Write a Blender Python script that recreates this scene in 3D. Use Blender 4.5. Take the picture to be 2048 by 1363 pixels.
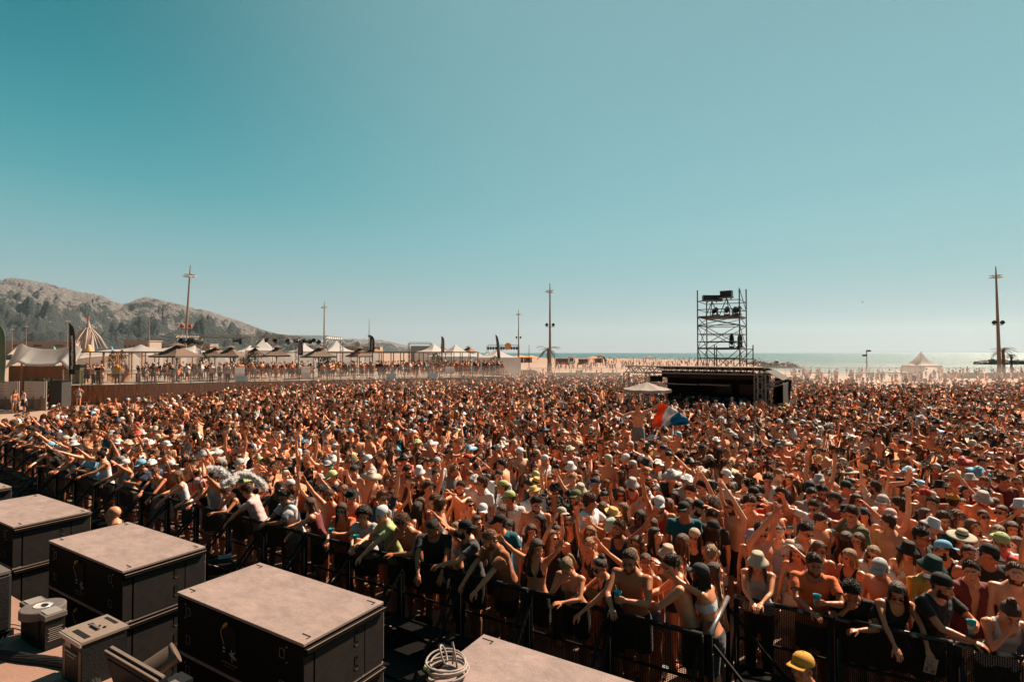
import bpy, math, random
import numpy as np
from mathutils import Vector, Matrix, noise
R = math.radians
rng = random.Random(7)
nrs = np.random.RandomState(11)
for o in list(bpy.data.objects): bpy.data.objects.remove(o)
SC = bpy.context.scene
COL = SC.collection
# ---------------------------------------------------------------- camera
CAM_H = 4.2
FPX, CXP, CYP, HZP = 1110.0, 1024.0, 681.5, 705.0        # focal length, centre and horizon in pixels of the 2048 photograph
PITCH = math.atan((HZP - CYP) / FPX)
cd = bpy.data.cameras.new('camera'); cam = bpy.data.objects.new('camera', cd); COL.objects.link(cam)
cam.location = (0, 0, CAM_H); cam.rotation_euler = (math.pi / 2 + PITCH, 0, 0)
cd.sensor_width = 36; cd.lens = 36 * FPX / 2048; cd.clip_start = 0.05; cd.clip_end = 90000
SC.camera = cam
# ---------------------------------------------------------------- sky, sun, exposure
SUN_EL, SUN_AZ = R(46), R(51)                            # azimuth clockwise from +Y
W = bpy.data.worlds.new('World'); SC.world = W; W.use_nodes = True
nt = W.node_tree; nt.nodes.clear()
def N(nt, t, **kw):
    n = nt.nodes.new(t)
    for k, v in kw.items():
        if k.startswith('i_'):
            key = k[2:]; key = int(key) if key.isdigit() else key.replace('_', ' ')
            n.inputs[key].default_value = v
        else: setattr(n, k, v)
    return n
def L(nt, a, b): nt.links.new(a, b)
sky = N(nt, 'ShaderNodeTexSky', sky_type='NISHITA', sun_disc=False, sun_elevation=SUN_EL, sun_rotation=SUN_AZ, air_density=1.0, dust_density=0.6, ozone_density=1.0)
tcw = N(nt, 'ShaderNodeTexCoord'); sep = N(nt, 'ShaderNodeSeparateXYZ'); L(nt, tcw.outputs['Generated'], sep.inputs[0])
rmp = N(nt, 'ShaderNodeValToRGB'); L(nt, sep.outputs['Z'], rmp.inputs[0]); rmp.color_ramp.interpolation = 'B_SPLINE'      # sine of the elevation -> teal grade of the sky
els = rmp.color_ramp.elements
for k_, (p_, c_) in enumerate([(0.0, (.45, .455, .46)), (0.05, (.40, .46, .47)), (0.13, (.26, .455, .475)), (0.25, (.07, .37, .415)), (0.43, (.0, .19, .235)), (0.56, (.0, .15, .19)), (0.75, (.0, .05, .075))]):  # unseen zenith stop also darkened to cut the teal fill
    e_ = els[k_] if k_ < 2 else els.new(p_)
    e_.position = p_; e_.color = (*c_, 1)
hot = Vector((math.sin(R(34)) * math.cos(R(40)), math.cos(R(34)) * math.cos(R(40)), math.sin(R(40))))
dot = N(nt, 'ShaderNodeVectorMath', operation='DOT_PRODUCT'); L(nt, tcw.outputs['Generated'], dot.inputs[0]); dot.inputs[1].default_value = hot
mrw = N(nt, 'ShaderNodeMapRange', interpolation_type='SMOOTHERSTEP'); L(nt, dot.outputs['Value'], mrw.inputs[0]); mrw.inputs[1].default_value = 0.36; mrw.inputs[2].default_value = 1.0; mrw.inputs[3].default_value = 0.0; mrw.inputs[4].default_value = 0.60
glow = N(nt, 'ShaderNodeMixRGB', blend_type='MIX'); mrz = N(nt, 'ShaderNodeMapRange'); L(nt, sep.outputs['Z'], mrz.inputs[0]); mrz.inputs[1].default_value = 0.0; mrz.inputs[2].default_value = 0.2; mrz.inputs[3].default_value = 0.15; mrz.inputs[4].default_value = 1.0
mg = N(nt, 'ShaderNodeMath', operation='MULTIPLY'); L(nt, mrw.outputs[0], mg.inputs[0]); L(nt, mrz.outputs[0], mg.inputs[1]); L(nt, mg.outputs[0], glow.inputs[0]); L(nt, rmp.outputs[0], glow.inputs[1]); glow.inputs[2].default_value = (.315, .54, .575, 1)
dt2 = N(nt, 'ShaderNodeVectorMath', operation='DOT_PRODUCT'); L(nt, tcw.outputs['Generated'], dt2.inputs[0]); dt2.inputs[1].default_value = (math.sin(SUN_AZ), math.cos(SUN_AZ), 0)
mr2 = N(nt, 'ShaderNodeMapRange', interpolation_type='SMOOTHSTEP'); L(nt, dt2.outputs['Value'], mr2.inputs[0]); mr2.inputs[1].default_value = -0.75; mr2.inputs[2].default_value = -0.18; mr2.inputs[3].default_value = 1.1; mr2.inputs[4].default_value = 4.65      # unseen sky opposite the sun darkened to cut teal fill in the crowd's shade
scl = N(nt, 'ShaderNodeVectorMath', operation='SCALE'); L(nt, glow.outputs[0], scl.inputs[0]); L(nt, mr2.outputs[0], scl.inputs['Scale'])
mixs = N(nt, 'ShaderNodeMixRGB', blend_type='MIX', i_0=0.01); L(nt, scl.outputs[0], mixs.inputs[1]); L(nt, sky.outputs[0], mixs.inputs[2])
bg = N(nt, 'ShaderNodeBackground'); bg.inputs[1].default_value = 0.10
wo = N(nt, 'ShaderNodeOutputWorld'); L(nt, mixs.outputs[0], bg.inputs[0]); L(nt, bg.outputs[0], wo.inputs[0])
sd = bpy.data.lights.new('sun', 'SUN'); sd.energy = 5.0; sd.angle = R(0.5); sd.color = (1.0, 0.81, 0.62)
sun = bpy.data.objects.new('sun', sd); COL.objects.link(sun)
SUNV = Vector((math.sin(SUN_AZ) * math.cos(SUN_EL), math.cos(SUN_AZ) * math.cos(SUN_EL), math.sin(SUN_EL)))
sun.rotation_euler = SUNV.to_track_quat('Z', 'Y').to_euler()
vs = SC.view_settings; vs.view_transform = 'Standard'; vs.look = 'None'; vs.exposure = 1.14; vs.gamma = 1.0; vs.use_curve_mapping = False
SC.cycles.max_bounces = 6; SC.cycles.diffuse_bounces = 3; SC.cycles.glossy_bounces = 2; SC.cycles.transmission_bounces = 4
SC.cycles.transparent_max_bounces = 24; SC.cycles.volume_bounces = 0; SC.cycles.caustics_reflective = False; SC.cycles.caustics_refractive = False
SC.cycles.use_denoising = True; SC.cycles.sample_clamp_indirect = 3.0
# ---------------------------------------------------------------- projection helpers (pixel of the photograph -> place in the world)
CP, SP = math.cos(PITCH), math.sin(PITCH)
def ray(px, py):
    x = (px - CXP) / FPX; y = -(py - CYP) / FPX
    return np.array([x, CP - y * SP, SP + y * CP])
def G(px, py, z=0.0):
    d = ray(px, py); t = (z - CAM_H) / d[2]; return np.array([d[0] * t, d[1] * t, z])
def D(px, py, Y):
    d = ray(px, py); t = Y / d[1]; return np.array([d[0] * t, Y, CAM_H + d[2] * t])
def PX(p):
    x, y, z = p[0], p[1], p[2] - CAM_H
    f = y * CP + z * SP; u = -y * SP + z * CP
    return CXP + FPX * x / f, CYP - FPX * u / f
U = np.array([0.855, -0.5186, 0.0]); NN = np.array([0.5186, 0.855, 0.0])   # along the stage front / away from it
# ---------------------------------------------------------------- materials
MATS = {}
def mat(name, col=(0.5, 0.5, 0.5), rough=0.7, metal=0.0, noise_amt=0.0, noise_scale=8.0, bump=0.0, bump_scale=40.0, objcol=False, tint=False, spec=0.25, emit=None, coat=0.0, sheen=0.0, transl=0.0):
    if name in MATS: return MATS[name]
    m = bpy.data.materials.new(name); m.use_nodes = True; t = m.node_tree; b = t.nodes['Principled BSDF']
    b.inputs['Roughness'].default_value = rough; b.inputs['Metallic'].default_value = metal
    b.inputs['Specular IOR Level'].default_value = spec; b.inputs['Coat Weight'].default_value = coat
    b.inputs['Sheen Weight'].default_value = sheen
    src = None
    if objcol: src = N(t, 'ShaderNodeObjectInfo').outputs['Color']
    if tint:
        a = N(t, 'ShaderNodeAttribute', attribute_name='Tint')
        if src is None: src = a.outputs['Color']
        else:
            mm = N(t, 'ShaderNodeMixRGB', blend_type='MULTIPLY', i_0=1.0); L(t, src, mm.inputs[1]); L(t, a.outputs['Color'], mm.inputs[2]); src = mm.outputs[0]
    if src is None:
        c = N(t, 'ShaderNodeRGB'); c.outputs[0].default_value = (*col, 1); src = c.outputs[0]
    tc = N(t, 'ShaderNodeTexCoord')
    if noise_amt > 0:
        n = N(t, 'ShaderNodeTexNoise', i_Scale=noise_scale, i_Detail=6.0, i_Roughness=0.65); L(t, tc.outputs['Object'], n.inputs['Vector'])
        mr = N(t, 'ShaderNodeMapRange'); L(t, n.outputs['Fac'], mr.inputs[0]); mr.inputs[1].default_value = 0.25; mr.inputs[2].default_value = 0.75
        mr.inputs[3].default_value = 1 - noise_amt; mr.inputs[4].default_value = 1 + noise_amt * 0.6
        v = N(t, 'ShaderNodeVectorMath', operation='SCALE'); L(t, src, v.inputs[0]); L(t, mr.outputs[0], v.inputs['Scale']); src = v.outputs[0]
    L(t, src, b.inputs['Base Color'])
    if bump > 0:
        n = N(t, 'ShaderNodeTexNoise', i_Scale=bump_scale, i_Detail=5.0); L(t, tc.outputs['Object'], n.inputs['Vector'])
        bm = N(t, 'ShaderNodeBump', i_Strength=bump, i_Distance=0.02); L(t, n.outputs['Fac'], bm.inputs['Height']); L(t, bm.outputs[0], b.inputs['Normal'])
    if transl > 0:
        tb = N(t, 'ShaderNodeBsdfTranslucent'); L(t, src, tb.inputs[0]); mxs = N(t, 'ShaderNodeMixShader', i_0=transl); L(t, b.outputs[0], mxs.inputs[1]); L(t, tb.outputs[0], mxs.inputs[2]); L(t, mxs.outputs[0], t.nodes['Material Output'].inputs[0])
    if emit:
        b.inputs['Emission Color'].default_value = (*emit[:3], 1); b.inputs['Emission Strength'].default_value = emit[3]
    MATS[name] = m; return m
# ---------------------------------------------------------------- mesh primitives: each returns (verts Nx3, faces)
def frame_of(d):
    d = np.asarray(d, float); d = d / max(np.linalg.norm(d), 1e-9)
    a = np.array([0, 0, 1.0]) if abs(d[2]) < 0.9 else np.array([1.0, 0, 0])
    x = np.cross(a, d); x /= np.linalg.norm(x); return x, np.cross(d, x), d
def tube(pts, rad, n=8, cap=True, flat=1.0):
    pts = np.asarray(pts, float); m = len(pts); rad = np.broadcast_to(np.asarray(rad, float), (m,))
    V = []; F = []; px_, _, _ = frame_of(pts[1] - pts[0]); prev = px_
    for i in range(m):
        t = pts[min(i + 1, m - 1)] - pts[max(i - 1, 0)]; t = t / max(np.linalg.norm(t), 1e-9)
        x = prev - t * np.dot(prev, t)
        if np.linalg.norm(x) < 1e-6: x = frame_of(t)[0]
        x /= np.linalg.norm(x); y = np.cross(t, x); prev = x
        for k in range(n):
            a = 2 * math.pi * k / n; V.append(pts[i] + rad[i] * (math.cos(a) * x + math.sin(a) * flat * y))
    for i in range(m - 1):
        for k in range(n):
            k2 = (k + 1) % n; F.append((i * n + k, i * n + k2, (i + 1) * n + k2, (i + 1) * n + k))
    if cap:
        F.append(tuple(range(n - 1, -1, -1))); F.append(tuple((m - 1) * n + k for k in range(n)))
    return np.array(V), F
def box(size, c=(0, 0, 0), M=None):
    s = np.array(size) / 2; V = np.array([[x, y, z] for x in (-1, 1) for y in (-1, 1) for z in (-1, 1)], float) * s
    if M is not None: V = V @ np.asarray(M).T
    F = [(0, 1, 3, 2), (4, 6, 7, 5), (0, 4, 5, 1), (2, 3, 7, 6), (0, 2, 6, 4), (1, 5, 7, 3)]
    return V + np.array(c, float), F
def beam(p, q, w, h=None):
    p = np.array(p, float); q = np.array(q, float); h = h or w; x, y, d = frame_of(q - p)
    V = []
    for e in (p, q):
        for sx, sy in ((-1, -1), (1, -1), (1, 1), (-1, 1)): V.append(e + x * sx * w / 2 + y * sy * h / 2)
    return np.array(V), [(3, 2, 1, 0), (4, 5, 6, 7), (0, 1, 5, 4), (1, 2, 6, 5), (2, 3, 7, 6), (3, 0, 4, 7)]
def ell(c, r, nu=16, nv=10, M=None):
    V = [(0, 0, 1.0)]; F = []
    for j in range(1, nv):
        t = math.pi * j / nv
        for i in range(nu): a = 2 * math.pi * i / nu; V.append((math.sin(t) * math.cos(a), math.sin(t) * math.sin(a), math.cos(t)))
    V.append((0, 0, -1.0)); V = np.array(V) * np.array(r)
    for i in range(nu):
        i2 = (i + 1) % nu; F.append((0, 1 + i, 1 + i2)); b = 1 + (nv - 2) * nu; F.append((len(V) - 1, b + i2, b + i))
        for j in range(nv - 2): a = 1 + j * nu; F.append((a + i, a + nu + i, a + nu + i2, a + i2))
    if M is not None: V = V @ np.asarray(M).T
    return V + np.array(c, float), F
def lathe(prof, n=24, cap=False):
    V = []; F = []
    for r, z in prof:
        for k in range(n): a = 2 * math.pi * k / n; V.append((r * math.cos(a), r * math.sin(a), z))
    for i in range(len(prof) - 1):
        for k in range(n): k2 = (k + 1) % n; F.append((i * n + k, i * n + k2, (i + 1) * n + k2, (i + 1) * n + k))
    if cap: F.append(tuple(range(n - 1, -1, -1))); F.append(tuple((len(prof) - 1) * n + k for k in range(n)))
    return np.array(V), F
def loft(secs, n=18):
    """secs: (cx,cy,cz, rx, ry); flat closed loft with z-up rings"""
    V = []; F = []
    for cx, cy, cz, rx, ry in secs:
        for k in range(n):
            a = 2 * math.pi * k / n; ca, sa = math.cos(a), math.sin(a)
            V.append((cx + rx * np.sign(ca) * abs(ca) ** 0.85, cy + ry * np.sign(sa) * abs(sa) ** 0.85, cz))
    m = len(secs)
    for i in range(m - 1):
        for k in range(n): k2 = (k + 1) % n; F.append((i * n + k, i * n + k2, (i + 1) * n + k2, (i + 1) * n + k))
    F.append(tuple(range(n - 1, -1, -1))); F.append(tuple((m - 1) * n + k for k in range(n)))
    return np.array(V, float), F
def sheet(P, thick=0.0):
    """grid of points (rows x cols x 3) -> quad sheet, solidified along its normal when thick > 0"""
    P = np.asarray(P, float); r, c, _ = P.shape; V = P.reshape(-1, 3); F = []
    for i in range(r - 1):
        for j in range(c - 1): F.append((i * c + j, i * c + j + 1, (i + 1) * c + j + 1, (i + 1) * c + j))
    if thick > 0:
        du = np.gradient(P, axis=0); dv = np.gradient(P, axis=1); nn = np.cross(du, dv).reshape(-1, 3); nn /= np.maximum(np.linalg.norm(nn, axis=1, keepdims=True), 1e-9)
        V2 = V + nn * thick; k = len(V); F2 = [tuple(reversed([a + k for a in f])) for f in F]
        E = [i for i in range(c)] + [i * c + c - 1 for i in range(1, r)] + [(r - 1) * c + j for j in range(c - 2, -1, -1)] + [i * c for i in range(r - 2, 0, -1)]
        for a, b in zip(E, E[1:] + E[:1]): F2.append((b, a, a + k, b + k))
        return np.vstack([V, V2]), F + F2
    return V.copy(), F
def prism(poly, z0, z1):
    n = len(poly); V = [(x, y, z0) for x, y in poly] + [(x, y, z1) for x, y in poly]
    F = [tuple(range(n - 1, -1, -1)), tuple(range(n, 2 * n))] + [(i, (i + 1) % n, n + (i + 1) % n, n + i) for i in range(n)]
    return np.array(V, float), F
def rotz(a): c, s = math.cos(a), math.sin(a); return np.array([[c, -s, 0], [s, c, 0], [0, 0, 1.0]])
def rotx(a): c, s = math.cos(a), math.sin(a); return np.array([[1.0, 0, 0], [0, c, -s], [0, s, c]])
def roty(a): c, s = math.cos(a), math.sin(a); return np.array([[c, 0, s], [0, 1.0, 0], [-s, 0, c]])
def xf(vf, M=None, t=(0, 0, 0)):
    V, F = vf; V = np.asarray(V, float)
    if M is not None: V = V @ np.asarray(M).T
    return V + np.array(t, float), F
class MB:
    def __init__(s): s.V = []; s.F = []; s.mi = []; s.n = 0
    def add(s, vf, mi=0):
        V, F = vf; s.V.append(np.asarray(V, float)); k = s.n
        s.F += [tuple(a + k for a in f) for f in F]; s.mi += [mi] * len(F); s.n += len(V); return s
    def arr(s): return np.vstack(s.V)
    def mesh(s, name, mats=(), smooth=False):
        me = bpy.data.meshes.new(name); me.from_pydata(s.arr().tolist(), [], s.F)
        for m in mats: me.materials.append(m)
        if len(mats) > 1: me.polygons.foreach_set('material_index', s.mi)
        if smooth: me.polygons.foreach_set('use_smooth', [True] * len(me.polygons))
        me.validate(); me.update(); return me
    def obj(s, name, mats, parent=None, smooth=False, loc=None, rz=0.0):
        if not isinstance(mats, (list, tuple)): mats = [mats]
        o = bpy.data.objects.new(name, s.mesh(name, mats, smooth)); COL.objects.link(o)
        if parent is not None: o.parent = parent
        if loc is not None: o.location = loc
        if rz: o.rotation_euler = (0, 0, rz)
        return o
def tag(o, label=None, cat=None, group=None, kind=None):
    if label: o['label'] = label
    if cat: o['category'] = cat
    if group: o['group'] = group
    if kind: o['kind'] = kind
    return o
def thing(name, loc, label, cat, group=None, rz=0.0, s=1.0):
    o = bpy.data.objects.new(name, None); COL.objects.link(o); o.location = [float(a) for a in loc]; o.rotation_euler = (0, 0, rz); o.scale = (s, s, s)
    o.empty_display_size = 0.1
    return tag(o, label, cat, group)
def copy_tree(o, parent=None):
    c = o.copy(); COL.objects.link(c)
    if parent is not None: c.parent = parent; c.matrix_parent_inverse = o.matrix_parent_inverse
    for ch in list(o.children): copy_tree(ch, c)
    return c
def one(vf, name, m, parent=None, smooth=False, **k):
    return MB().add(vf).obj(name, m, parent, smooth, **k)
ANG_U = math.atan2(U[1], U[0])      # rotation that turns local +X into the stage-front direction
ORD = ['first', 'second', 'third', 'fourth', 'fifth', 'sixth', 'seventh', 'eighth', 'ninth', 'tenth', 'eleventh', 'twelfth', 'thirteenth', 'fourteenth', 'fifteenth', 'sixteenth', 'seventeenth', 'eighteenth', 'nineteenth', 'twentieth']
def ordn(i): return ORD[i] if i < 20 else '%d%s' % (i + 1, {1: 'st', 2: 'nd', 3: 'rd'}.get((i + 1) % 10 if (i + 1) % 100 not in (11, 12, 13) else 0, 'th'))
# ================================================================ THE SETTING
def sand_mat():
    m = mat('sand', (0.33, 0.215, 0.16), 0.95, noise_amt=0.22, noise_scale=0.25, bump=0.5, bump_scale=3.0); return m
def shore_r(az):
    """distance from the stage to the waterline in the direction az (clockwise from +Y, radians)"""
    if abs(az) > R(80): return 5000.0 if az < 0 else 105 / max(math.sin(min(az, math.pi - 0.02)), 0.03)
    px = CXP + FPX * math.tan(az)
    tab = [(-9000, 12000), (820, 12000), (880, 2600), (950, 690), (1100, 520), (1250, 470), (1380, 390), (1490, 320), (1525, 160), (1600, 141), (1700, 128), (1850, 116), (2048, 108), (3000, 100), (9000, 60)]
    xs = [a for a, b in tab]; ys = [b for a, b in tab]; Y = np.interp(px, xs, ys)
    return Y / math.cos(az)
V = [(0, 0, 0.0)]; F = []; na = 240; rings = [0.03, 0.1, 0.25, 0.45, 0.65, 0.85, 0.97, 1.0, None]
for i in range(na):
    az = -math.pi + 2 * math.pi * i / na; r = shore_r(az)
    for f in rings:
        rr = r * f if f else r + 6; V.append((math.sin(az) * rr, math.cos(az) * rr, 0.0 if f and f < 0.97 else (-0.75 if f and f < 1 else (-1.02 if f else -2.2))))
k = len(rings)
for i in range(na):
    i2 = (i + 1) % na; F.append((0, 1 + i2 * k, 1 + i * k))
    for j in range(k - 1): a = 1 + i * k + j; b = 1 + i2 * k + j; F.append((a, b, b + 1, a + 1))
tag(one((np.array(V), F), 'ground', sand_mat()), 'pale beach sand trampled flat under the crowd', kind='structure')
# sea
m = mat('sea_water', (0.014, 0.085, 0.092), 0.36, spec=1.0)
t = m.node_tree; b = t.nodes['Principled BSDF']; b.inputs['IOR'].default_value = 1.33
tc = N(t, 'ShaderNodeTexCoord'); mp = N(t, 'ShaderNodeMapping'); mp.inputs['Scale'].default_value = (0.30, 0.10, 1); L(t, tc.outputs['Object'], mp.inputs[0])
n1 = N(t, 'ShaderNodeTexNoise', i_Scale=1.0, i_Detail=8.0, i_Roughness=0.6); L(t, mp.outputs[0], n1.inputs['Vector'])
n2 = N(t, 'ShaderNodeTexNoise', i_Scale=0.05, i_Detail=4.0); L(t, mp.outputs[0], n2.inputs['Vector'])
ad = N(t, 'ShaderNodeMath', operation='MULTIPLY_ADD'); L(t, n2.outputs['Fac'], ad.inputs[0]); ad.inputs[1].default_value = 2.0; L(t, n1.outputs['Fac'], ad.inputs[2])
bm = N(t, 'ShaderNodeBump', i_Strength=1.0, i_Distance=4.6); L(t, ad.outputs[0], bm.inputs['Height']); L(t, bm.outputs[0], b.inputs['Normal'])
V = [(0, 0, -1.0)] + [(60000 * math.sin(2 * math.pi * i / 96), 60000 * math.cos(2 * math.pi * i / 96), -1.0) for i in range(96)]
tag(one((np.array(V), [(0, 1 + (i + 1) % 96, 1 + i) for i in range(96)]), 'sea', m), 'teal sea glittering under the sun', kind='structure')
# mountains
mm = bpy.data.materials.new('limestone_scrub'); mm.use_nodes = True; t = mm.node_tree; b = t.nodes['Principled BSDF']; b.inputs['Roughness'].default_value = 0.95
geo = N(t, 'ShaderNodeNewGeometry'); tc = N(t, 'ShaderNodeTexCoord'); at = N(t, 'ShaderNodeAttribute', attribute_name='Rel')
n1 = N(t, 'ShaderNodeTexNoise', i_Scale=0.008, i_Detail=10.0, i_Roughness=0.62); L(t, tc.outputs['Object'], n1.inputs['Vector'])
n2 = N(t, 'ShaderNodeTexNoise', i_Scale=0.06, i_Detail=5.0, i_Roughness=0.7); L(t, tc.outputs['Object'], n2.inputs['Vector'])
s1 = N(t, 'ShaderNodeMath', operation='MULTIPLY_ADD'); L(t, at.outputs['Fac'], s1.inputs[0]); s1.inputs[1].default_value = 0.33; L(t, n1.outputs['Fac'], s1.inputs[2])
s2 = N(t, 'ShaderNodeMath', operation='MULTIPLY_ADD'); L(t, n2.outputs['Fac'], s2.inputs[0]); s2.inputs[1].default_value = 0.30; L(t, s1.outputs[0], s2.inputs[2])
mr = N(t, 'ShaderNodeMapRange'); L(t, s2.outputs[0], mr.inputs[0]); mr.inputs[1].default_value = 0.845; mr.inputs[2].default_value = 0.895
mx = N(t, 'ShaderNodeMixRGB'); L(t, mr.outputs[0], mx.inputs[0]); mx.inputs[1].default_value = (0.038, 0.046, 0.042, 1); mx.inputs[2].default_value = (0.25, 0.218, 0.212, 1)
L(t, mx.outputs[0], b.inputs['Base Color'])
bm = N(t, 'ShaderNodeBump', i_Strength=1.0, i_Distance=60.0); L(t, n2.outputs['Fac'], bm.inputs['Height']); L(t, bm.outputs[0], b.inputs['Normal'])
def mountain(name, tab, Y1, Y0, Yb, amp, label, cols, rows=70, seed=0.0):
    xs = [a for a, c in tab]; ys = [c for a, c in tab]; pxs = np.linspace(xs[0], xs[-1], cols); V = []; rel = []
    for px in pxs:
        hz = (HZP - np.interp(px, xs, ys)) / FPX * Y1 + CAM_H; kx = (px - CXP) / FPX
        for j in range(rows):
            tt = j / (rows - 1) * 1.35
            Yr = Y0 + (Y1 - Y0) * tt if tt <= 1 else Y1 + (Yb - Y1) * (tt - 1) / 0.35
            X = kx * Yr
            pr = (0.10 + 0.90 * tt ** 1.35) * min(1, tt * 6) if tt <= 1 else max(0, 1 - ((tt - 1) / 0.35) ** 1.3)
            q = Vector((X * 0.0022 + seed, Yr * 0.0022, seed)); rg = 1 - abs(noise.noise(q)) * 2; rg2 = noise.fractal(q * 3.1, 1.0, 2.1, 5)
            env = math.sin(math.pi * min(tt, 1) ** 0.9) if tt < 1 else 0.0
            z = hz * pr + amp * (0.6 * (rg - 0.6) + 0.55 * rg2) * env * min(1, hz / 120) + (amp * 0.10 * noise.fractal(q * 9, 1.0, 2.0, 4) * min(1, hz / 100) if 0.85 < tt < 1.1 else 0)
            if tt < 1: z = min(z, CAM_H + (hz - CAM_H) * Yr / Y1 * (1 + .012 * noise.noise(q * 25)))
            V.append((X, Yr, max(z, 0 if tt > 0 else -5) if tt > 0 else -5)); rel.append(min(1.0, max(0, z / max(hz, 60))))
    V = np.array(V); F = []
    for i in range(cols - 1):
        for j in range(rows - 1): a = i * rows + j; F.append((a, a + rows, a + rows + 1, a + 1))
    o = one((V, F), name, mm, smooth=True); at = o.data.attributes.new('Rel', 'FLOAT', 'POINT'); at.data.foreach_set('value', rel)
    tag(o, label, kind='structure'); return o
mountain('mountain', [(-900, 640), (-500, 590), (-200, 560), (-60, 562), (0, 557), (25, 555), (60, 560), (100, 568), (150, 582), (200, 590), (242, 608), (256, 606), (275, 597), (292, 593), (310, 597), (330, 601), (370, 612), (410, 620), (450, 632), (490, 646), (530, 661), (560, 668), (600, 672), (640, 684), (690, 706)],
         3700, 2100, 5000, 230, 'grey limestone mountain ridge rising beyond the beach', 420)
mountain('far_hills', [(520, 690), (590, 676), (640, 684), (672, 678), (690, 676), (720, 678), (750, 678), (775, 682), (800, 688), (830, 694), (862, 699), (900, 704), (930, 708)], 5200, 4200, 6000, 70, 'low grey hills fading away above the tents', 120, 40, 5.3)
# breakwaters: heaps of rocks in the sea
rock = mat('breakwater_rock', (0.30, 0.24, 0.20), 0.95, noise_amt=0.3, noise_scale=1.0)
def rocks(name, p, q, w, h, n, label):
    mb = MB()
    for i in range(n):
        f = rng.random(); c = p + (q - p) * f + NN * rng.uniform(-w, w); taper = min(1, 6 * f + 0.2, 6 * (1 - f) + 0.2)
        s = rng.uniform(0.7, 1.6); zz = -1.2 + h * taper * (1 - abs(rng.uniform(-1, 1)) ** 1.3) * 0.8
        Vv, Ff = ell((0, 0, 0), (s, s * rng.uniform(0.6, 1), s * rng.uniform(0.4, 0.7)), 6, 4, rotz(rng.random() * 6) @ rotx(rng.uniform(-.6, .6)))
        mb.add((Vv + np.array([[rng.uniform(-.15, .15) * s for _ in range(3)] for _ in Vv]) + [c[0], c[1], zz], Ff))
    o = mb.obj(name, rock); tag(o, label, 'breakwater'); return o
a = G(1500, 731, -1); a[1] = 205; a[0] = (1490 - CXP) / FPX * 205; e = np.array([(1598 - CXP) / FPX * 185, 185.0, 0])
rocks('breakwater', a, e, 3.0, 1.9, 320, 'low rock breakwater in the sea just beside the scaffold tower')
a = np.array([(1950 - CXP) / FPX * 250, 250.0, 0]); e = np.array([(2200 - CXP) / FPX * 245, 245.0, 0])
rocks('breakwater', a, e, 3.0, 2.2, 420, 'rock breakwater in the sea behind the tall lamp mast with a palm')
# pit floor: dark trampled mats between subwoofers and barriers
blackwood = mat('pit_boards', (0.035, 0.028, 0.024), 0.9, noise_amt=0.5, noise_scale=1.5, bump=0.3, bump_scale=12)
pc = G(1000, 1162, 1.15); pc[2] = 0
def along(s, off=0.0, z=0.0): return pc + U * s + NN * off + np.array([0, 0, z])
P = [along(-34, -5.5), along(14, -5.5), along(14, -0.2), along(-34, -0.2)]
tag(one((np.array([[p[0], p[1], 0.006] for p in P]), [(0, 1, 2, 3)]), 'pit_floor', blackwood), 'dark boards on the ground of the security pit', kind='structure')

# ================================================================ METAL / TRUSS HELPERS
steel = mat('steel', (0.38, 0.36, 0.34), 0.45, 0.6, noise_amt=0.2)
alu = mat('aluminium', (0.33, 0.29, 0.26), 0.5, 0.4, noise_amt=0.2)
darkmetal = mat('dark_metal', (0.030, 0.030, 0.032), 0.45, 0.3, noise_amt=0.2)
blackplastic = mat('black_plastic', (0.010, 0.009, 0.0085), 0.6, noise_amt=0.4, noise_scale=5, bump=0.2, bump_scale=60)
wood = mat('pine_wood', (0.27, 0.135, 0.07), 0.8, noise_amt=0.3, noise_scale=3)
whitefab = mat('white_tent_fabric', (0.80, 0.76, 0.74), 0.85, noise_amt=0.08, noise_scale=0.7, bump=0.2, bump_scale=1.5, transl=0.58)
def truss(mb, p, q, w=0.3, seg=None, r=0.025, mi=0, up=None):
    p = np.array(p, float); q = np.array(q, float); x, y, d = frame_of(q - p); Ln = np.linalg.norm(q - p); seg = seg or max(2, int(Ln / w))
    cs = [(1, 1), (1, -1), (-1, -1), (-1, 1)]
    for sx, sy in cs: o = (x * sx + y * sy) * w / 2; mb.add(tube([p + o, q + o], r, 5), mi)
    for i in range(seg):
        a = p + (q - p) * i / seg; c = p + (q - p) * (i + 1) / seg
        for k in range(4):
            o1 = (x * cs[k][0] + y * cs[k][1]) * w / 2; k2 = (k + 1) % 4; o2 = (x * cs[k2][0] + y * cs[k2][1]) * w / 2
            if i % 2: o1, o2 = o2, o1
            mb.add(tube([a + o1, c + o2], r * 0.55, 4, cap=False), mi)
    return mb
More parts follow.
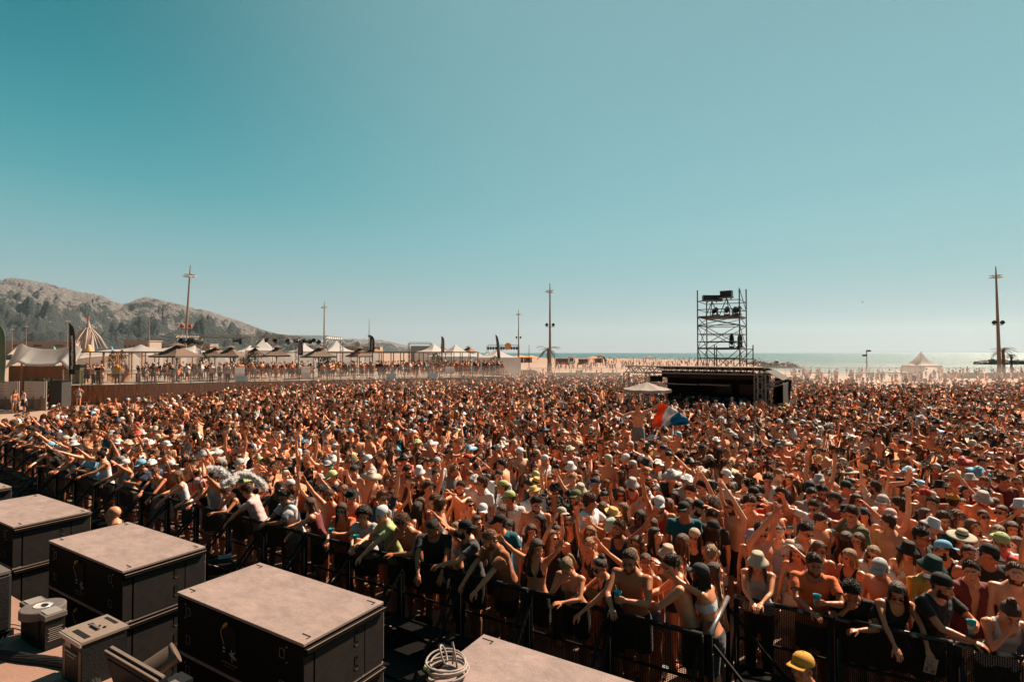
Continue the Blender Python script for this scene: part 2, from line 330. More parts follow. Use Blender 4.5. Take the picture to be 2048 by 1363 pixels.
# ================================================================ LIGHT MASTS
mastm = mat('mast_steel', (0.27, 0.19, 0.15), 0.55, 0.2, noise_amt=0.2)
lampm = mat('lamp_grey', (0.55, 0.52, 0.48), 0.5); spotm = mat('spot_black', (0.02, 0.03, 0.032), 0.4)
redlamprefl = mat('red_lamp', (0.55, 0.10, 0.04), 0.4)  # on the leaning mast this red paints an orange reflection onto the spotlights
def mast(px, top, Y, label, spots=None, lean=0.0, r=0.17, arms=1.0, spotmat=None, rz=0.0):
    base = np.array([(px - CXP) / FPX * Y, Y, 0.0]); h = CAM_H + (HZP - top) / FPX * Y
    t = thing('light_mast', base, label, 'light mast', 'tall light masts along the beach', rz=rz)
    tp = np.array([lean, 0, h]); pt = lambda z: tp * (z / h)
    MB().add(tube([(0, 0, 0), pt(0.32 * h), pt(h * 0.9), pt(h)], [r * 1.5, r * 1.15, r * 0.6, r * 0.3], 10)).obj('pole', mastm, t)
    mb = MB(); zc = h * 0.92
    for k in range(3): a = k * 1.05 + 0.3; dx = np.array([math.cos(a), math.sin(a), 0]) * 0.75 * arms; mb.add(tube([pt(zc) - dx, pt(zc) + dx], 0.05, 5))
    mb.add(xf(lathe([(0.62 * arms, 0), (0.68 * arms, 0.04), (0.62 * arms, 0.1)], 16), None, pt(zc - 0.35))); mb.obj('crossarm', mastm, t)
    for k in range(4):
        a = k * math.pi / 2 + 0.4; c = pt(zc - 0.28) + np.array([math.cos(a), math.sin(a), 0]) * 0.68 * arms
        one(ell(c, (0.24, 0.24, 0.10), 10, 6), 'lamp', lampm, t, True)
    if spots:
        zs = CAM_H + (HZP - spots) / FPX * Y
        one(beam(pt(zs) + (-0.75, 0, -0.1), pt(zs) + (0.75, 0, -0.1), 0.09), 'bracket', mastm, t)
        for s in (-1, 1):
            c = pt(zs) + np.array([0.6 * s, -0.05, 0.25]); mb = MB()
            mb.add(xf(lathe([(0.0, -0.2), (0.2, -0.2), (0.30, 0.0), (0.27, 0.2), (0.0, 0.2)], 10), rotz(0) @ rotx(R(75)) , c)); mb.add(beam(c, pt(zs) + (0.6 * s, 0, -0.1), 0.06))
            mb.obj('spotlight', spotmat or spotm, t)
    return t
mast(367, 530, 81, 'leaning light mast with orange reflection-painted spotlights behind the lighting truss', 656, lean=0.85, spotmat=redlamprefl)
mast(648, 602, 138, 'light mast beside the end of the lighting truss')
mast(1100, 566, 102, 'tall light mast rising from the crowd before a palm', 652, r=0.2)
mast(1037, 618, 163, 'smaller light mast beside the row of stage lamps on the beach', 676)
mast(1998.5, 532, 81.8, 'tallest light mast standing by the sea with a palm behind', 648, lean=-0.3, r=0.20)
mast(298, 620, 167, 'light mast before the mountain behind the white marquee peaks')
mast(134, 633, 197, 'light mast just behind the black feather flag')
mast(52, 645, 237, 'light mast beyond the white stretch tent')
mast(24, 652, 268, 'light mast next to the green feather flag')
t = thing('antenna_mast', ((738 - CXP) / FPX * 120, 120, 0), 'thin antenna mast above the brown parasols', 'antenna'); h = CAM_H + 70 / FPX * 120
MB().add(tube([(0, 0, 0), (0, 0, h * 0.6), (0, 0, h)], [0.12, 0.1, 0.03], 6)).obj('pole', alu, t); MB().add(beam((-0.4, 0, h * 0.68), (0.4, 0, h * 0.68), 0.05)).add(box((0.3, 0.3, 0.4), (0, 0, h * 0.66))).obj('bracket', spotm, t)
t = thing('street_lamp', ((1733 - CXP) / FPX * 96, 96, 0), 'slim beach lamp post with two heads against the sea', 'lamp post'); h = CAM_H + 5 / FPX * 96
MB().add(tube([(0, 0, 0), (0, 0, h)], [0.10, 0.07], 8)).obj('pole', mastm, t)
for s, z in ((-0.35, h - 0.9), (0.35, h - 0.1)): one(xf(box((0.6, 0.35, 0.28), (s, 0, z)), roty(0.0)), 'lamp_head', spotm, t)
# ================================================================ SCAFFOLD TOWER WITH LAMPS
def pt_uv(A, a, b, z=0.0): return A + U * a + NN * b + np.array([0, 0, z])
TA = np.array([(1395.5 - CXP) / FPX * 37, 37.0, 0.0]); TW, TD = 2.62, 2.8
scaf = mat('scaffold_tube', (0.10, 0.095, 0.09), 0.5, 0.3, noise_amt=0.3)
zz = lambda py, Y=37.0: CAM_H + (HZP - py) / FPX * Y
t = thing('scaffold_tower', TA, 'tall scaffold tower carrying stage lamps behind the black mixing stage', 'scaffold tower')
def T(a, b, z): return U * a + NN * b + np.array([0, 0, z])
levels = [zz(602), zz(619), zz(634), zz(651), zz(668), zz(683), zz(697), zz(716), 2.2, 0.3]
for (a, b, tp) in ((0, 0, zz(580)), (TW, 0, zz(582)), (0, TD, zz(602, 39)), (TW, TD, zz(581, 39))):
    one(tube([T(a, b, 0), T(a, b, tp)], 0.04, 6), 'upright', scaf, t)
for i, z in enumerate(levels):
    for p, q in (((0, 0), (TW, 0)), ((0, TD), (TW, TD)), ((0, 0), (0, TD)), ((TW, 0), (TW, TD))): one(tube([T(*p, z), T(*q, z)], 0.028, 5), 'ledger', scaf, t)
mb = MB()
for z0, z1 in ((levels[6], levels[3]), (2.2, levels[6]), (levels[3], levels[2])):
    mb.add(tube([T(0, 0, z0), T(TW, 0, z1)], 0.024, 5)); mb.add(tube([T(TW, TD, z0), T(0, TD, z1)], 0.024, 5))
    mb.add(tube([T(0, TD, z0), T(0, 0, z1)], 0.024, 5)); mb.add(tube([T(TW, 0, z1), T(TW, TD, z0)], 0.024, 5)); mb.add(tube([T(TW, 0, z0), T(0, 0, z1)], 0.022, 5)); mb.add(tube([T(0, TD, z1), T(0, 0, z0)], 0.022, 5)); mb.add(tube([T(0, TD, z0), T(TW, TD, z1)], 0.022, 5))
mb.add(tube([T(TW, 0, zz(580)), T(TW, TD, levels[1])], 0.026, 5)); mb.add(tube([T(0, 0, 0.3), T(TW, 0, 2.2)], 0.024, 5)); mb.add(tube([T(TW, TD, 0.3), T(0, TD, 2.2)], 0.024, 5))
mb.obj('brace', scaf, t)
deckm = mat('scaffold_deck', (0.20, 0.15, 0.12), 0.8, noise_amt=0.3)
for z in (levels[2], levels[6]):
    mb = MB()
    for i in range(5): mb.add(beam(T(0.05, 0.3 + i * 0.55, z + 0.05), T(TW - 0.05, 0.3 + i * 0.55, z + 0.05), 0.5, 0.05))
    mb.obj('platform', deckm, t)
# lower annex frame on the right
for (a, b) in ((0.55, 3.3), (1.1, -0.2), (TW + 0.05, -0.35), (TW + 0.75, 0.3)): one(tube([T(a, b, 0), T(a, b, zz(690))], 0.035, 6), 'upright', scaf, t)
mb = MB()
for z in (zz(698), zz(717), 2.0): mb.add(tube([T(1.1, -0.2, z), T(TW + 0.75, 0.3, z)], 0.026, 5)); mb.add(tube([T(TW, 0.3, z), T(TW + 0.75, 0.3, z)], 0.026, 5)); mb.add(tube([T(0.55, 3.3, z), T(TW + 0.75, 0.3, z)], 0.026, 5))
mb.add(tube([T(1.1, -0.2, 2.0), T(TW + .75, 0.3, zz(698))], 0.024, 5)); mb.add(tube([T(TW + 0.75, 0.3, 2.0), T(0.55, 3.3, zz(698))], 0.024, 5)); mb.obj('ledger', scaf, t)
def wl(a, b, z): return TA + T(a, b, z)
lamps = mat('stage_lamp_black', (0.018, 0.035, 0.033), 0.35, noise_amt=0.3)
def flood(pt, w, h, d, rz, label, legs):
    t = thing('strobe_bank', pt, label, 'stage lamp', 'stage lamps on the scaffold tower', rz=rz); mb = MB()
    for i in range(4): mb.add(box((w / 4 - 0.015, d, h), (-w / 2 + w / 8 + i * w / 4, 0, 0)))
    mb.obj('lamp_housing', lamps, t); one(beam((-w / 2 - 0.1, 0, -h / 2 - 0.04), (w / 2 + 0.1, 0, -h / 2 - 0.04), 0.08), 'mounting_bar', steel, t)
    mb = MB()
    for x in (-0.3, 0, 0.3): mb.add(beam((x, 0, -h / 2 - 0.05), (x, 0, -h / 2 - 0.16), 0.06))
    mb.obj('clamp', lamps, t)
    for lx, ly in ((-0.45, -0.1), (0.5, 0.0), (0.05, 0.5)): one(tube([(0, 0, -h / 2 - 0.08), (lx, ly, -legs)], 0.03, 5), 'leg', scaf, t)
    return t
zt = levels[2] + 0.08
flood(wl(0.75, 0.9, zz(594)), 1.25, 0.34, 0.3, ANG_U + 0.1 + R(25), 'long black lamp bank on legs at the top of the scaffold tower', zz(594) - zt)
flood(wl(1.75, 0.5, zz(589)), 0.75, 0.42, 0.35, ANG_U - R(10), 'shorter tilted lamp bank highest on the scaffold tower', zz(589) - zt)
def small_lamp(p, s, label, name='stage_lamp', tall=False):
    t = thing(name, p, label, 'stage lamp', 'stage lamps on the scaffold tower', rz=rng.uniform(-.6, .6)); one(box((0.34 * s, 0.3 * s, 0.10 * s), (0, 0, 0.05 * s)), 'base', lamps, t)
    MB().add(box((0.04, 0.1, 0.34 * s), (-0.17 * s, 0, 0.27 * s))).add(box((0.04, 0.1, 0.34 * s), (0.17 * s, 0, 0.27 * s))).obj('yoke', lamps, t)
    one(xf(lathe([(0.0, -0.2), (0.11, -0.2), (0.14, 0.0), (0.15, 0.22), (0.0, 0.2)], 12), rotx(R(60)) * s, (0, 0, 0.36 * s)) if not tall else ell((0, 0, .52), (.155, .17, .38), 14, 10), 'lamp_housing', lamps, t, tall)
for a, b, l in ((0.95, 0.8, 'moving head lamp alone on the upper scaffold platform'), (1.75, 0.6, 'moving head lamp on the upper platform, middle of its row'), (2.2, 0.9, 'moving head lamp near the edge of the upper scaffold platform'), (2.45, 0.5, 'moving head lamp at the outer edge of the upper scaffold platform')): small_lamp(wl(a, b, zt), 1.0, l)
for a, b, s, l in ((2.0, 0.8, 1.75, 'tall black lamp on the lower scaffold platform, inner of the pair'), (2.5, 0.9, 1.85, 'tall black lamp on the lower scaffold platform, outer of the pair')): small_lamp(wl(a, b, levels[6] + 0.08), .9, l, tall=True)
# ================================================================ BLACK MIXING STAGE
FR = np.array([(1519 - CXP) / FPX * 30, 30.0, 0.0]); FL_ = 7.5; FH = zz(741, 30)
blackfab = mat('black_stage_cloth', (0.034, 0.026, 0.022), 0.95, noise_amt=0.4, noise_scale=1.0, bump=0.4, bump_scale=2)
greyfab = mat('grey_roof_cloth', (0.045, 0.038, 0.034), 0.8, noise_amt=0.2, noise_scale=1.0)
t = thing('mixing_stage', FR, 'black covered mixing stage with truss roof in the middle of the crowd', 'mixing stage')
def Q(a, b, z): return U * a + NN * b + np.array([0, 0, z])      # a from right corner (negative = left), b = depth
mb = MB(); truss(mb, Q(-FL_, 0, FH - 0.02), Q(0.15, 0, FH - 0.02), 0.38, 24, 0.042)
mb.obj('front_truss', alu, t)
mb = MB(); truss(mb, Q(0, 0, 0), Q(0, 0, FH - 0.2), 0.42, 10, 0.04); mb.obj('truss_column', alu, t)
mb = MB(); truss(mb, Q(-FL_, 0, 0), Q(-FL_, 0, FH - 0.2), 0.3, 10, 0.022); mb.obj('truss_column', alu, t)
for a in (-FL_, 0):
    mb = MB(); truss(mb, Q(a, 4.2, 0), Q(a, 4.2, FH - 0.3), 0.3, 10, 0.022); mb.obj('truss_column', alu, t)
    mb = MB(); truss(mb, Q(a, 0.2, FH - 0.05), Q(a, 4.4, FH - 0.25), 0.28, 14, 0.02); mb.obj('side_truss', alu, t)
mb = MB(); truss(mb, Q(-FL_, 4.3, FH - 0.25), Q(0, 4.3, FH - 0.25), 0.28, 22, 0.02); mb.obj('rear_truss', alu, t)
P = np.array([[Q(-FL_ + 1.3 + (FL_ - 1.0) * i / 8, 4.6 * j / 6, FH + 0.17 - 0.045 * j + 0.03 * math.sin(i * 2.3 + j)) for i in range(9)] for j in range(7)]); one(sheet(P, 0.02), 'roof', greyfab, t)
MB().add(beam(Q(-FL_ + 2.1, 0.3, 2.95), Q(-0.35, 0.3, 2.95), 0.05, 0.42)).obj('roof_skirt', blackfab, t)
MB().add(beam(Q(-FL_ + 2.2, 4.25, 1.5), Q(0.0, 4.25, 1.5), 0.04, 2.9)).obj('back_wall', blackfab, t)
MB().add(beam(Q(-FL_ + 2.2, 1.2, 1.45), Q(-FL_ + 2.2, 4.2, 1.45), 0.04, 2.8)).add(beam(Q(-0.3, 1.0, 1.45), Q(-0.3, 4.2, 1.45), 0.04, 2.8)).obj('side_wall', blackfab, t)
one(beam(Q(-FL_, 2.2, 0.72), Q(0, 2.2, 0.72), 4.2, 0.16), 'stage_floor', blackwood, t)
one(beam(Q(-FL_ + 2.2, 0.12, 0.4), Q(0, 0.12, 0.4), 0.05, 0.6), 'floor_skirt', blackfab, t)
for a in (-5.2, -3.4): one(beam(Q(a, 0.9, 2.35), Q(a + 1.7, 0.9, 2.33), 0.06), 'cross_pipe', alu, t)
one(beam(Q(-4.9, 0.6, 1.28), Q(-0.7, 0.6, 1.28), 0.8, 0.10), 'desk', blackplastic, t)
for a, c in ((-1.65, (0.09, 0.035, 0.028)), (-3.05, (0.035, 0.035, 0.04))):
    one(beam(Q(a, 3.9, 1.95), Q(a + 0.95, 3.9, 1.95), 0.06, 0.62), 'monitor_screen', mat('screen_%d' % int(-a * 10), c, 0.3), t)
MB().add(beam(Q(-FL_, 0.2, 2.35), Q(-FL_ + 2.2, 1.0, 2.35), 0.05)).add(beam(Q(-FL_, 0.2, 1.6), Q(-FL_ + 2.2, 1.0, 1.6), 0.05)).add(beam(Q(-FL_, 0.2, 1.1), Q(-FL_ + 2.2, 1.0, 1.1), 0.05)).obj('side_railing', alu, t)
one(beam(Q(-FL_ + 1.2, 0.9, 2.62), Q(-FL_ + 1.9, 1.1, 2.62), 0.4, 0.34), 'speaker_box', blackplastic, t)
# sloping wing on the right side
P = np.array([[Q(0.15 + 0.95 * i / 4, 0.3 + 3.9 * j / 5, FH + 0.05 - (0.55 * i / 4)) for i in range(5)] for j in range(6)]); one(sheet(P, 0.02), 'side_wing', greyfab, t)
mb = MB(); truss(mb, Q(0.2, 0.1, 2.35), Q(1.15, 0.6, 2.65), 0.22, 5, 0.02); mb.obj('wing_truss', alu, t)
MB().add(beam(Q(1.05, 0.7, 1.25), Q(1.05, 4.0, 1.25), 0.04, 2.5)).add(beam(Q(0.2, 3.9, 1.4), Q(1.1, 3.9, 1.3), 0.04, 2.6)).obj('wing_cloth', blackfab, t)
for i in range(2):
    t2 = thing('equipment_case', FR + Q(0.65, 0.5 + i * 1.2, 0), ['black equipment case under the stage wing beside the truss column', 'second black equipment case deeper under the stage wing'][i], 'case', rz=ANG_U)
    one(box((0.7, 0.6, 0.9), (0, 0, 0.45)), 'case_body', blackplastic, t2)
    MB().add(box((0.74, 0.03, 0.04), (0, -0.31, 0.6))).add(box((0.74, 0.03, 0.04), (0, -0.31, 0.03))).obj('edge_trim', alu, t2)
for i in range(6):
    p = FR + Q(-4.6 + i * 0.72, 0.55, 1.33); t2 = thing('mixing_console', p, '%s mixing console on the desk of the black mixing stage' % ordn(i), 'console', 'consoles on the mixing desk', rz=ANG_U)
    one(xf(box((0.6, 0.5, 0.10), (0, 0, 0.09)), rotx(R(8))), 'console_body', blackplastic, t2); one(xf(box((0.5, 0.04, 0.24), (0, 0.24, 0.26)), rotx(R(-12))), 'screen', mat('console_screen', (0.06, 0.06, 0.07), 0.2), t2)
# ================================================================ PARASOLS
def parasol(p, w, apex, rim, ground, m, label, n=8, group=None, rot=0.3, pole=0.05, vent=True, two=True):
    t = thing('parasol', (p[0], p[1], ground), label, 'parasol', group, rz=rot); a = apex - ground; r_ = rim - ground; mb = MB(); rr = w / 2
    V = [(0, 0, a)]; F = []
    for j in range(1, 6):
        f = j / 5; zc = a + (r_ - a) * f - 0.10 * (a - r_) * math.sin(f * math.pi)
        for k in range(n * 2):
            an = math.pi * k / n; q = rr * f * (1.0 if k % 2 == 0 else math.cos(math.pi / n) * 0.985); V.append((q * math.cos(an), q * math.sin(an), zc - (0.03 * f if k % 2 else 0)))
    m2 = 2 * n
    for k in range(m2): F.append((0, 1 + k, 1 + (k + 1) % m2))
    for j in range(4):
        for k in range(m2): q = 1 + j * m2; F.append((q + k, q + m2 + k, q + m2 + (k + 1) % m2, q + (k + 1) % m2))
    base = 1 + 4 * m2; k0 = len(V)
    for k in range(m2): V.append((V[base + k][0], V[base + k][1], V[base + k][2] - 0.14))
    for k in range(m2): F.append((base + k, k0 + k, k0 + (k + 1) % m2, base + (k + 1) % m2))
    one((np.array(V), F), 'canopy', m, t)
    if vent: one(lathe([(0.02, a + 0.16), (w * 0.10, a + 0.06), (w * 0.16, a - 0.05)], 8), 'vent_cap', m, t)
    one(tube([(0, 0, 0), (0, 0, a)], pole, 8), 'pole', darkmetal if n == 4 else alu, t); mb = MB()
    for k in range(n): an = 2 * math.pi * k / n; mb.add(tube([(0, 0, r_ - 0.35), (rr * 0.55 * math.cos(an), rr * 0.55 * math.sin(an), r_ + (a - r_) * 0.42)], 0.015, 4))
    mb.obj('rib', darkmetal, t); one(box((0.6, 0.6, 0.08), (0, 0, 0.04)), 'base', darkmetal, t)
    return t
cream = mat('cream_parasol', (0.42, 0.36, 0.32), 0.85, noise_amt=0.1, transl=0.3)
p = D(1294, 763, 27.5); parasol(p, 2.4, zz(763, 27.5), zz(777, 27.5), 0, cream, 'cream parasol standing beside the black mixing stage', 8, pole=0.03, vent=False)
# crowd control fence round it
for i in range(4):
    c = p + U * (-1.5 + i * 1.1) + NN * 1.0; t = thing('crowd_barrier', (c[0], c[1], 0), '%s steel crowd barrier under the cream parasol' % ordn(i), 'barrier', 'steel barriers beside the mixing stage', rz=ANG_U); mb = MB()
    for z in (0.12, 1.08): mb.add(beam((-.52, 0, z), (.52, 0, z), 0.04))
    mb.add(beam((-.52, 0, 0), (-.52, 0, 1.1), .04)).add(beam((.52, 0, 0), (.52, 0, 1.1), .04)); mb.obj('frame', alu, t); mb = MB()
    for k in range(9): mb.add(beam((-.42 + k * .105, 0, .12), (-.42 + k * .105, 0, 1.08), .018))
    mb.obj('bars', alu, t)
# ================================================================ TERRACE ON THE LEFT
DZ = 1.6
F0 = G(122, 811); F1 = np.array([-0.8, 62.0, 0.0]); FV = (F1 - F0) / np.linalg.norm(F1 - F0); FLN = np.linalg.norm(F1 - F0); FN = np.array([-FV[1], FV[0], 0])
def fpx(px, off=0.0, z=0.0):
    """point of the terrace front that the picture shows in column px"""
    k = (px - CXP) / FPX; s = (k * F0[1] - F0[0]) / (FV[0] - k * FV[1]); return F0 + FV * s + FN * off + np.array([0, 0, z])
reed = mat('reed_matting', (0.36, 0.15, 0.075), 0.9)
tn = reed.node_tree; b = tn.nodes['Principled BSDF']; tc = N(tn, 'ShaderNodeTexCoord'); mp = N(tn, 'ShaderNodeMapping'); mp.inputs['Scale'].default_value = (9, 1, 0.6); L(tn, tc.outputs['Object'], mp.inputs[0])
n = N(tn, 'ShaderNodeTexNoise', i_Scale=2.0, i_Detail=5.0); L(tn, mp.outputs[0], n.inputs['Vector']); cr = N(tn, 'ShaderNodeValToRGB'); L(tn, n.outputs['Fac'], cr.inputs[0])
cr.color_ramp.elements[0].color = (0.11, 0.042, 0.022, 1); cr.color_ramp.elements[0].position = 0.3; cr.color_ramp.elements[1].color = (0.33, 0.145, 0.075, 1); cr.color_ramp.elements[1].position = 0.72
L(tn, cr.outputs[0], b.inputs['Base Color'])
AF = math.atan2(FV[1], FV[0]); npan = 16; pl = FLN / npan
for i in range(npan):
    p = F0 + FV * (pl * i); t = thing('reed_fence', p, '%s reed fence panel of the terrace, counted from the sand strip' % ordn(i), 'reed fence', 'reed fence panels in front of the terrace', rz=AF)
    P = np.array([[(pl * a / 24 * 0.998, -0.03 - 0.03 * math.sin(a * 1.9 + i), z) for a in range(25)] for z in (0.0, 0.5, 1.0, DZ - 0.02 + 0.03 * ((i * 7) % 3 - 1))]); one(sheet(P, 0.03), 'reed_mat', reed, t)
    MB().add(beam((0, 0.03, 0), (0, 0.03, DZ), 0.09)).add(beam((0, 0.03, 1.3), (pl, 0.03, 1.3), 0.06)).obj('post', wood, t)
terr = mat('terrace_boards', (0.33, 0.26, 0.215), 0.9, noise_amt=0.2, noise_scale=0.6)
V = [F0 + FN * 0.12, F1 + FN * 0.12, F1 + FN * 34, F0 + FN * 30 + FV * 4]
tag(one(prism([(v[0], v[1]) for v in V], 0.02, DZ - 0.02), 'terrace_floor', terr), 'raised pale boarded terrace floor behind the reed fence', kind='structure')
railm = mat('railing_galvanised', (0.28, 0.22, 0.19), 0.6, 0.1)
rh = 1.15; nr = 31; rl = FLN / nr
for i in range(nr):
    p = F0 + FV * (rl * i) + FN * 0.2; t = thing('terrace_railing', (p[0], p[1], DZ - 0.02), '%s steel railing section of the terrace, counted from the sand strip' % ordn(i), 'railing', 'steel railing sections along the terrace', rz=AF)
    mb = MB().add(beam((0.02, 0, rh), (rl - 0.02, 0, rh), 0.05)).add(beam((0.02, 0, 0.12), (rl - 0.02, 0, 0.12), 0.035)).add(beam((0.03, 0, 0), (0.03, 0, rh + .03), 0.04)).add(beam((rl - .03, 0, 0), (rl - .03, 0, rh + .03), 0.04)); mb.obj('frame', railm, t)
    mb = MB()
    for k in range(1, 16): mb.add(beam((rl * k / 16, 0, 0.12), (rl * k / 16, 0, rh), 0.017))
    mb.obj('bars', railm, t)
bluesign = mat('pale_blue_panel', (0.25, 0.45, 0.52), 0.6)
for i, px in enumerate((484, 783, 867, 900, 612, 480)):
    p = fpx(px, 0.08, DZ + (0.25 if i in (0, 1, 2) else 0.75)); t = tag(one(box((1.0 if i < 4 else 0.8, 0.03, 0.5 if i < 3 else (0.7 if i == 3 else 1.1))), 'notice_board', bluesign if i < 3 else whitefab), ['pale blue board hung low on the terrace railing before the bushes', 'pale blue board on the terrace railing below the wooden pergola', 'pale blue board on the terrace railing near its far end', 'grey board hung high on the far terrace railing', 'tall white board behind the railing under the lighting truss', 'white panel standing at the railing beside the bushes'][i], 'board', 'boards on the terrace railing')
    t.location = p; t.rotation_euler = (0, 0, AF)
dark_par = mat('taupe_parasol', (0.145, 0.098, 0.075), 0.9, noise_amt=0.12, noise_scale=2)
brown_par = mat('brown_parasol', (0.22, 0.12, 0.075), 0.9, noise_amt=0.12)
for i, (px, ap, rim, w, Y, l) in enumerate([(354, 689, 711, 96, 51, 'big taupe parasol beside the hanging cluster of spotlights'), (430, 694, 711, 84, 58, 'taupe parasol half behind its neighbour under the truss'), (461, 693, 711, 70, 54, 'taupe parasol above three people in white shirts'), (510, 694, 711, 64, 58, 'taupe parasol in front of a white pagoda tent peak'),
        (553, 693, 710, 66, 58, 'taupe parasol below the white round disc sign'), (637, 694, 712, 76, 58, 'tilted taupe parasol at the end of the lighting truss'), (719, 695, 711, 54, 64, 'taupe parasol below the small white disc sign')]):
    p = D(px, 700, Y); parasol(p, w / FPX * Y, zz(ap, Y), zz(rim, Y), DZ - 0.02, dark_par, l, 4, 'taupe parasols on the terrace', rot=R(28) + i * 0.2)
for px, ap, rim, w, Y, l in [(748, 693, 704, 44, 110, 'distant brown parasol beside a feather flag'), (937, 693, 704, 46, 105, 'wide brown parasol between white pagoda tents'), (885, 690, 703, 34, 115, 'brown parasol behind the leaning feather flag')]:
    p = D(px, 700, Y); parasol(p, w / FPX * Y, zz(ap, Y), zz(rim, Y), 0, brown_par, l, 4, 'brown parasols beyond the terrace')
# pagoda tents
def pagoda(px, Y, w, top, eave, base, label, m=whitefab, walls=True, open_front=False, rot=0.5):
    c = np.array([(px - CXP) / FPX * Y, Y, base]); t = thing('pagoda_tent', c, label, 'tent', 'white pagoda tents', rz=rot); hw = w / 2; e = zz(eave, Y) - base; a = zz(top, Y) - base
    V = []; F = []; nr_ = 8; ns = 16
    for j in range(nr_ + 1):
        f = j / nr_; q = hw * (1 - f); q = max(q, 0.03); z = e + (a - e) * (f ** 2.3 * 0.85 + f * 0.15)
        for k in range(ns * 4):
            s_, u_ = divmod(k, ns); u = u_ / ns * 2 - 1; P = [(u, -1), (1, u), (-u, 1), (-1, -u)][s_]; sc = 1 - 0.06 * (1 - abs(u)) * math.sin(f * math.pi); V.append((P[0] * q * sc, P[1] * q * sc, z))
    m4 = ns * 4
    for j in range(nr_):
        for k in range(m4): F.append((j * m4 + k, j * m4 + (k + 1) % m4, (j + 1) * m4 + (k + 1) % m4, (j + 1) * m4 + k))
    F.append(tuple(nr_ * m4 + k for k in range(m4))); one((np.array(V), F), 'roof', m, t)
    MB().add(beam((-hw, -hw, e - .12), (hw, -hw, e - .12), .03, .26)).add(beam((-hw, hw, e - .12), (hw, hw, e - .12), .03, .26)).add(beam((-hw, -hw, e - .12), (-hw, hw, e - .12), .03, .26)).add(beam((hw, -hw, e - .12), (hw, hw, e - .12), .03, .26)).obj('valance', m, t)
    for sx in (-1, 1):
        for sy in (-1, 1): one(beam((sx * (hw - .06), sy * (hw - .06), 0), (sx * (hw - .06), sy * (hw - .06), e), .07), 'leg', alu, t)
    if walls:
        for nm, p, q in (('side_wall', (-hw + .02, -hw, 0), (-hw + .02, hw, 0)), ('side_wall', (hw - .02, -hw, 0), (hw - .02, hw, 0)), ('back_wall', (-hw, hw - .02, 0), (hw, hw - .02, 0)), ('front_wall', (-hw, -hw + .02, 0), (hw, -hw + .02, 0))):
            if nm == 'front_wall' and open_front:
                for x in (-1, 1):
                    P = np.array([[(x * (hw - .03 - (0.75 if z > e * .75 else 0.28 + 0.3 * max(0, z - e * .4)) * i / 6), -hw + .04 + .04 * math.sin(i * 2), z) for i in range(7)] for z in np.linspace(0.05, e - .2, 7)]); one(sheet(P, .02), 'front_curtain', m, t)
                continue
            P = np.array([[np.array(p) + (np.array(q) - np.array(p)) * i / 10 + (0, 0, z) + np.array([.03, .03, 0]) * math.sin(i * 1.7) for i in range(11)] for z in (0.05, e * .5, e - .2)]); one(sheet(P, .015), nm, m, t)
    return t
pagoda(1841.5, 84, 3.5, 702, 730, 0, 'white pagoda tent alone by the sea with curtained open front', open_front=True, rot=R(8))
for px, Y, w, top, ev, l in [(527, 84, 4.5, 675, 700, 'white pagoda tent peak behind the truss and parasols'), (609, 90, 4, 686, 702, 'white pagoda tent peak next to the black feather flag under the truss'), (673, 84, 4.5, 681, 702, 'sharp white pagoda tent just past the end of the truss'),
        (868, 100, 5, 687, 703, 'white pagoda tent beside the distant stage'), (911, 78, 6, 688, 712, 'broad white pagoda tent behind the wooden pergola'), (929, 84, 4, 701, 713, 'low white pagoda tent between two taller ones'), (953, 84, 4.5, 702, 716, 'white pagoda tent at the end of the wooden pergola'), (995, 72, 4.4, 697, 714, 'white pagoda tent beside the lamp row and leaning flag'), (975, 82, 4, 706, 716, 'lowest white pagoda tent near the lamp row'),
        (389, 95, 5, 690, 704, 'white pagoda tent between two taupe parasols'), (500, 110, 5, 690, 703, 'small white tent behind the third taupe parasol')]: pagoda(px, Y, w, top, ev, 0, l, rot=rng.uniform(0.3, 0.8))
# distant small stage
t = thing('distant_stage', D(840, 703, 130) * [1, 1, 0], 'distant grey stage with truss roof among the tents', 'stage')
mb = MB(); w_ = 2.6
for x in (-w_, w_): truss(mb, (x, 0, 0), (x, 0, zz(686, 130)), 0.3, 12, 0.05)
truss(mb, (-w_, 0, zz(686, 130)), (w_, 0, zz(686, 130)), 0.4, 10, 0.05); mb.obj('truss_frame', alu, t)
one(box((4.6, 0.1, zz(689, 130) - .5), (0, 1, zz(689, 130) / 2)), 'back_cloth', mat('grey_backcloth', (0.30, 0.31, 0.32), 0.9), t); one(box((6, 3, .8), (0, 0, .4)), 'stage_floor', blackwood, t)
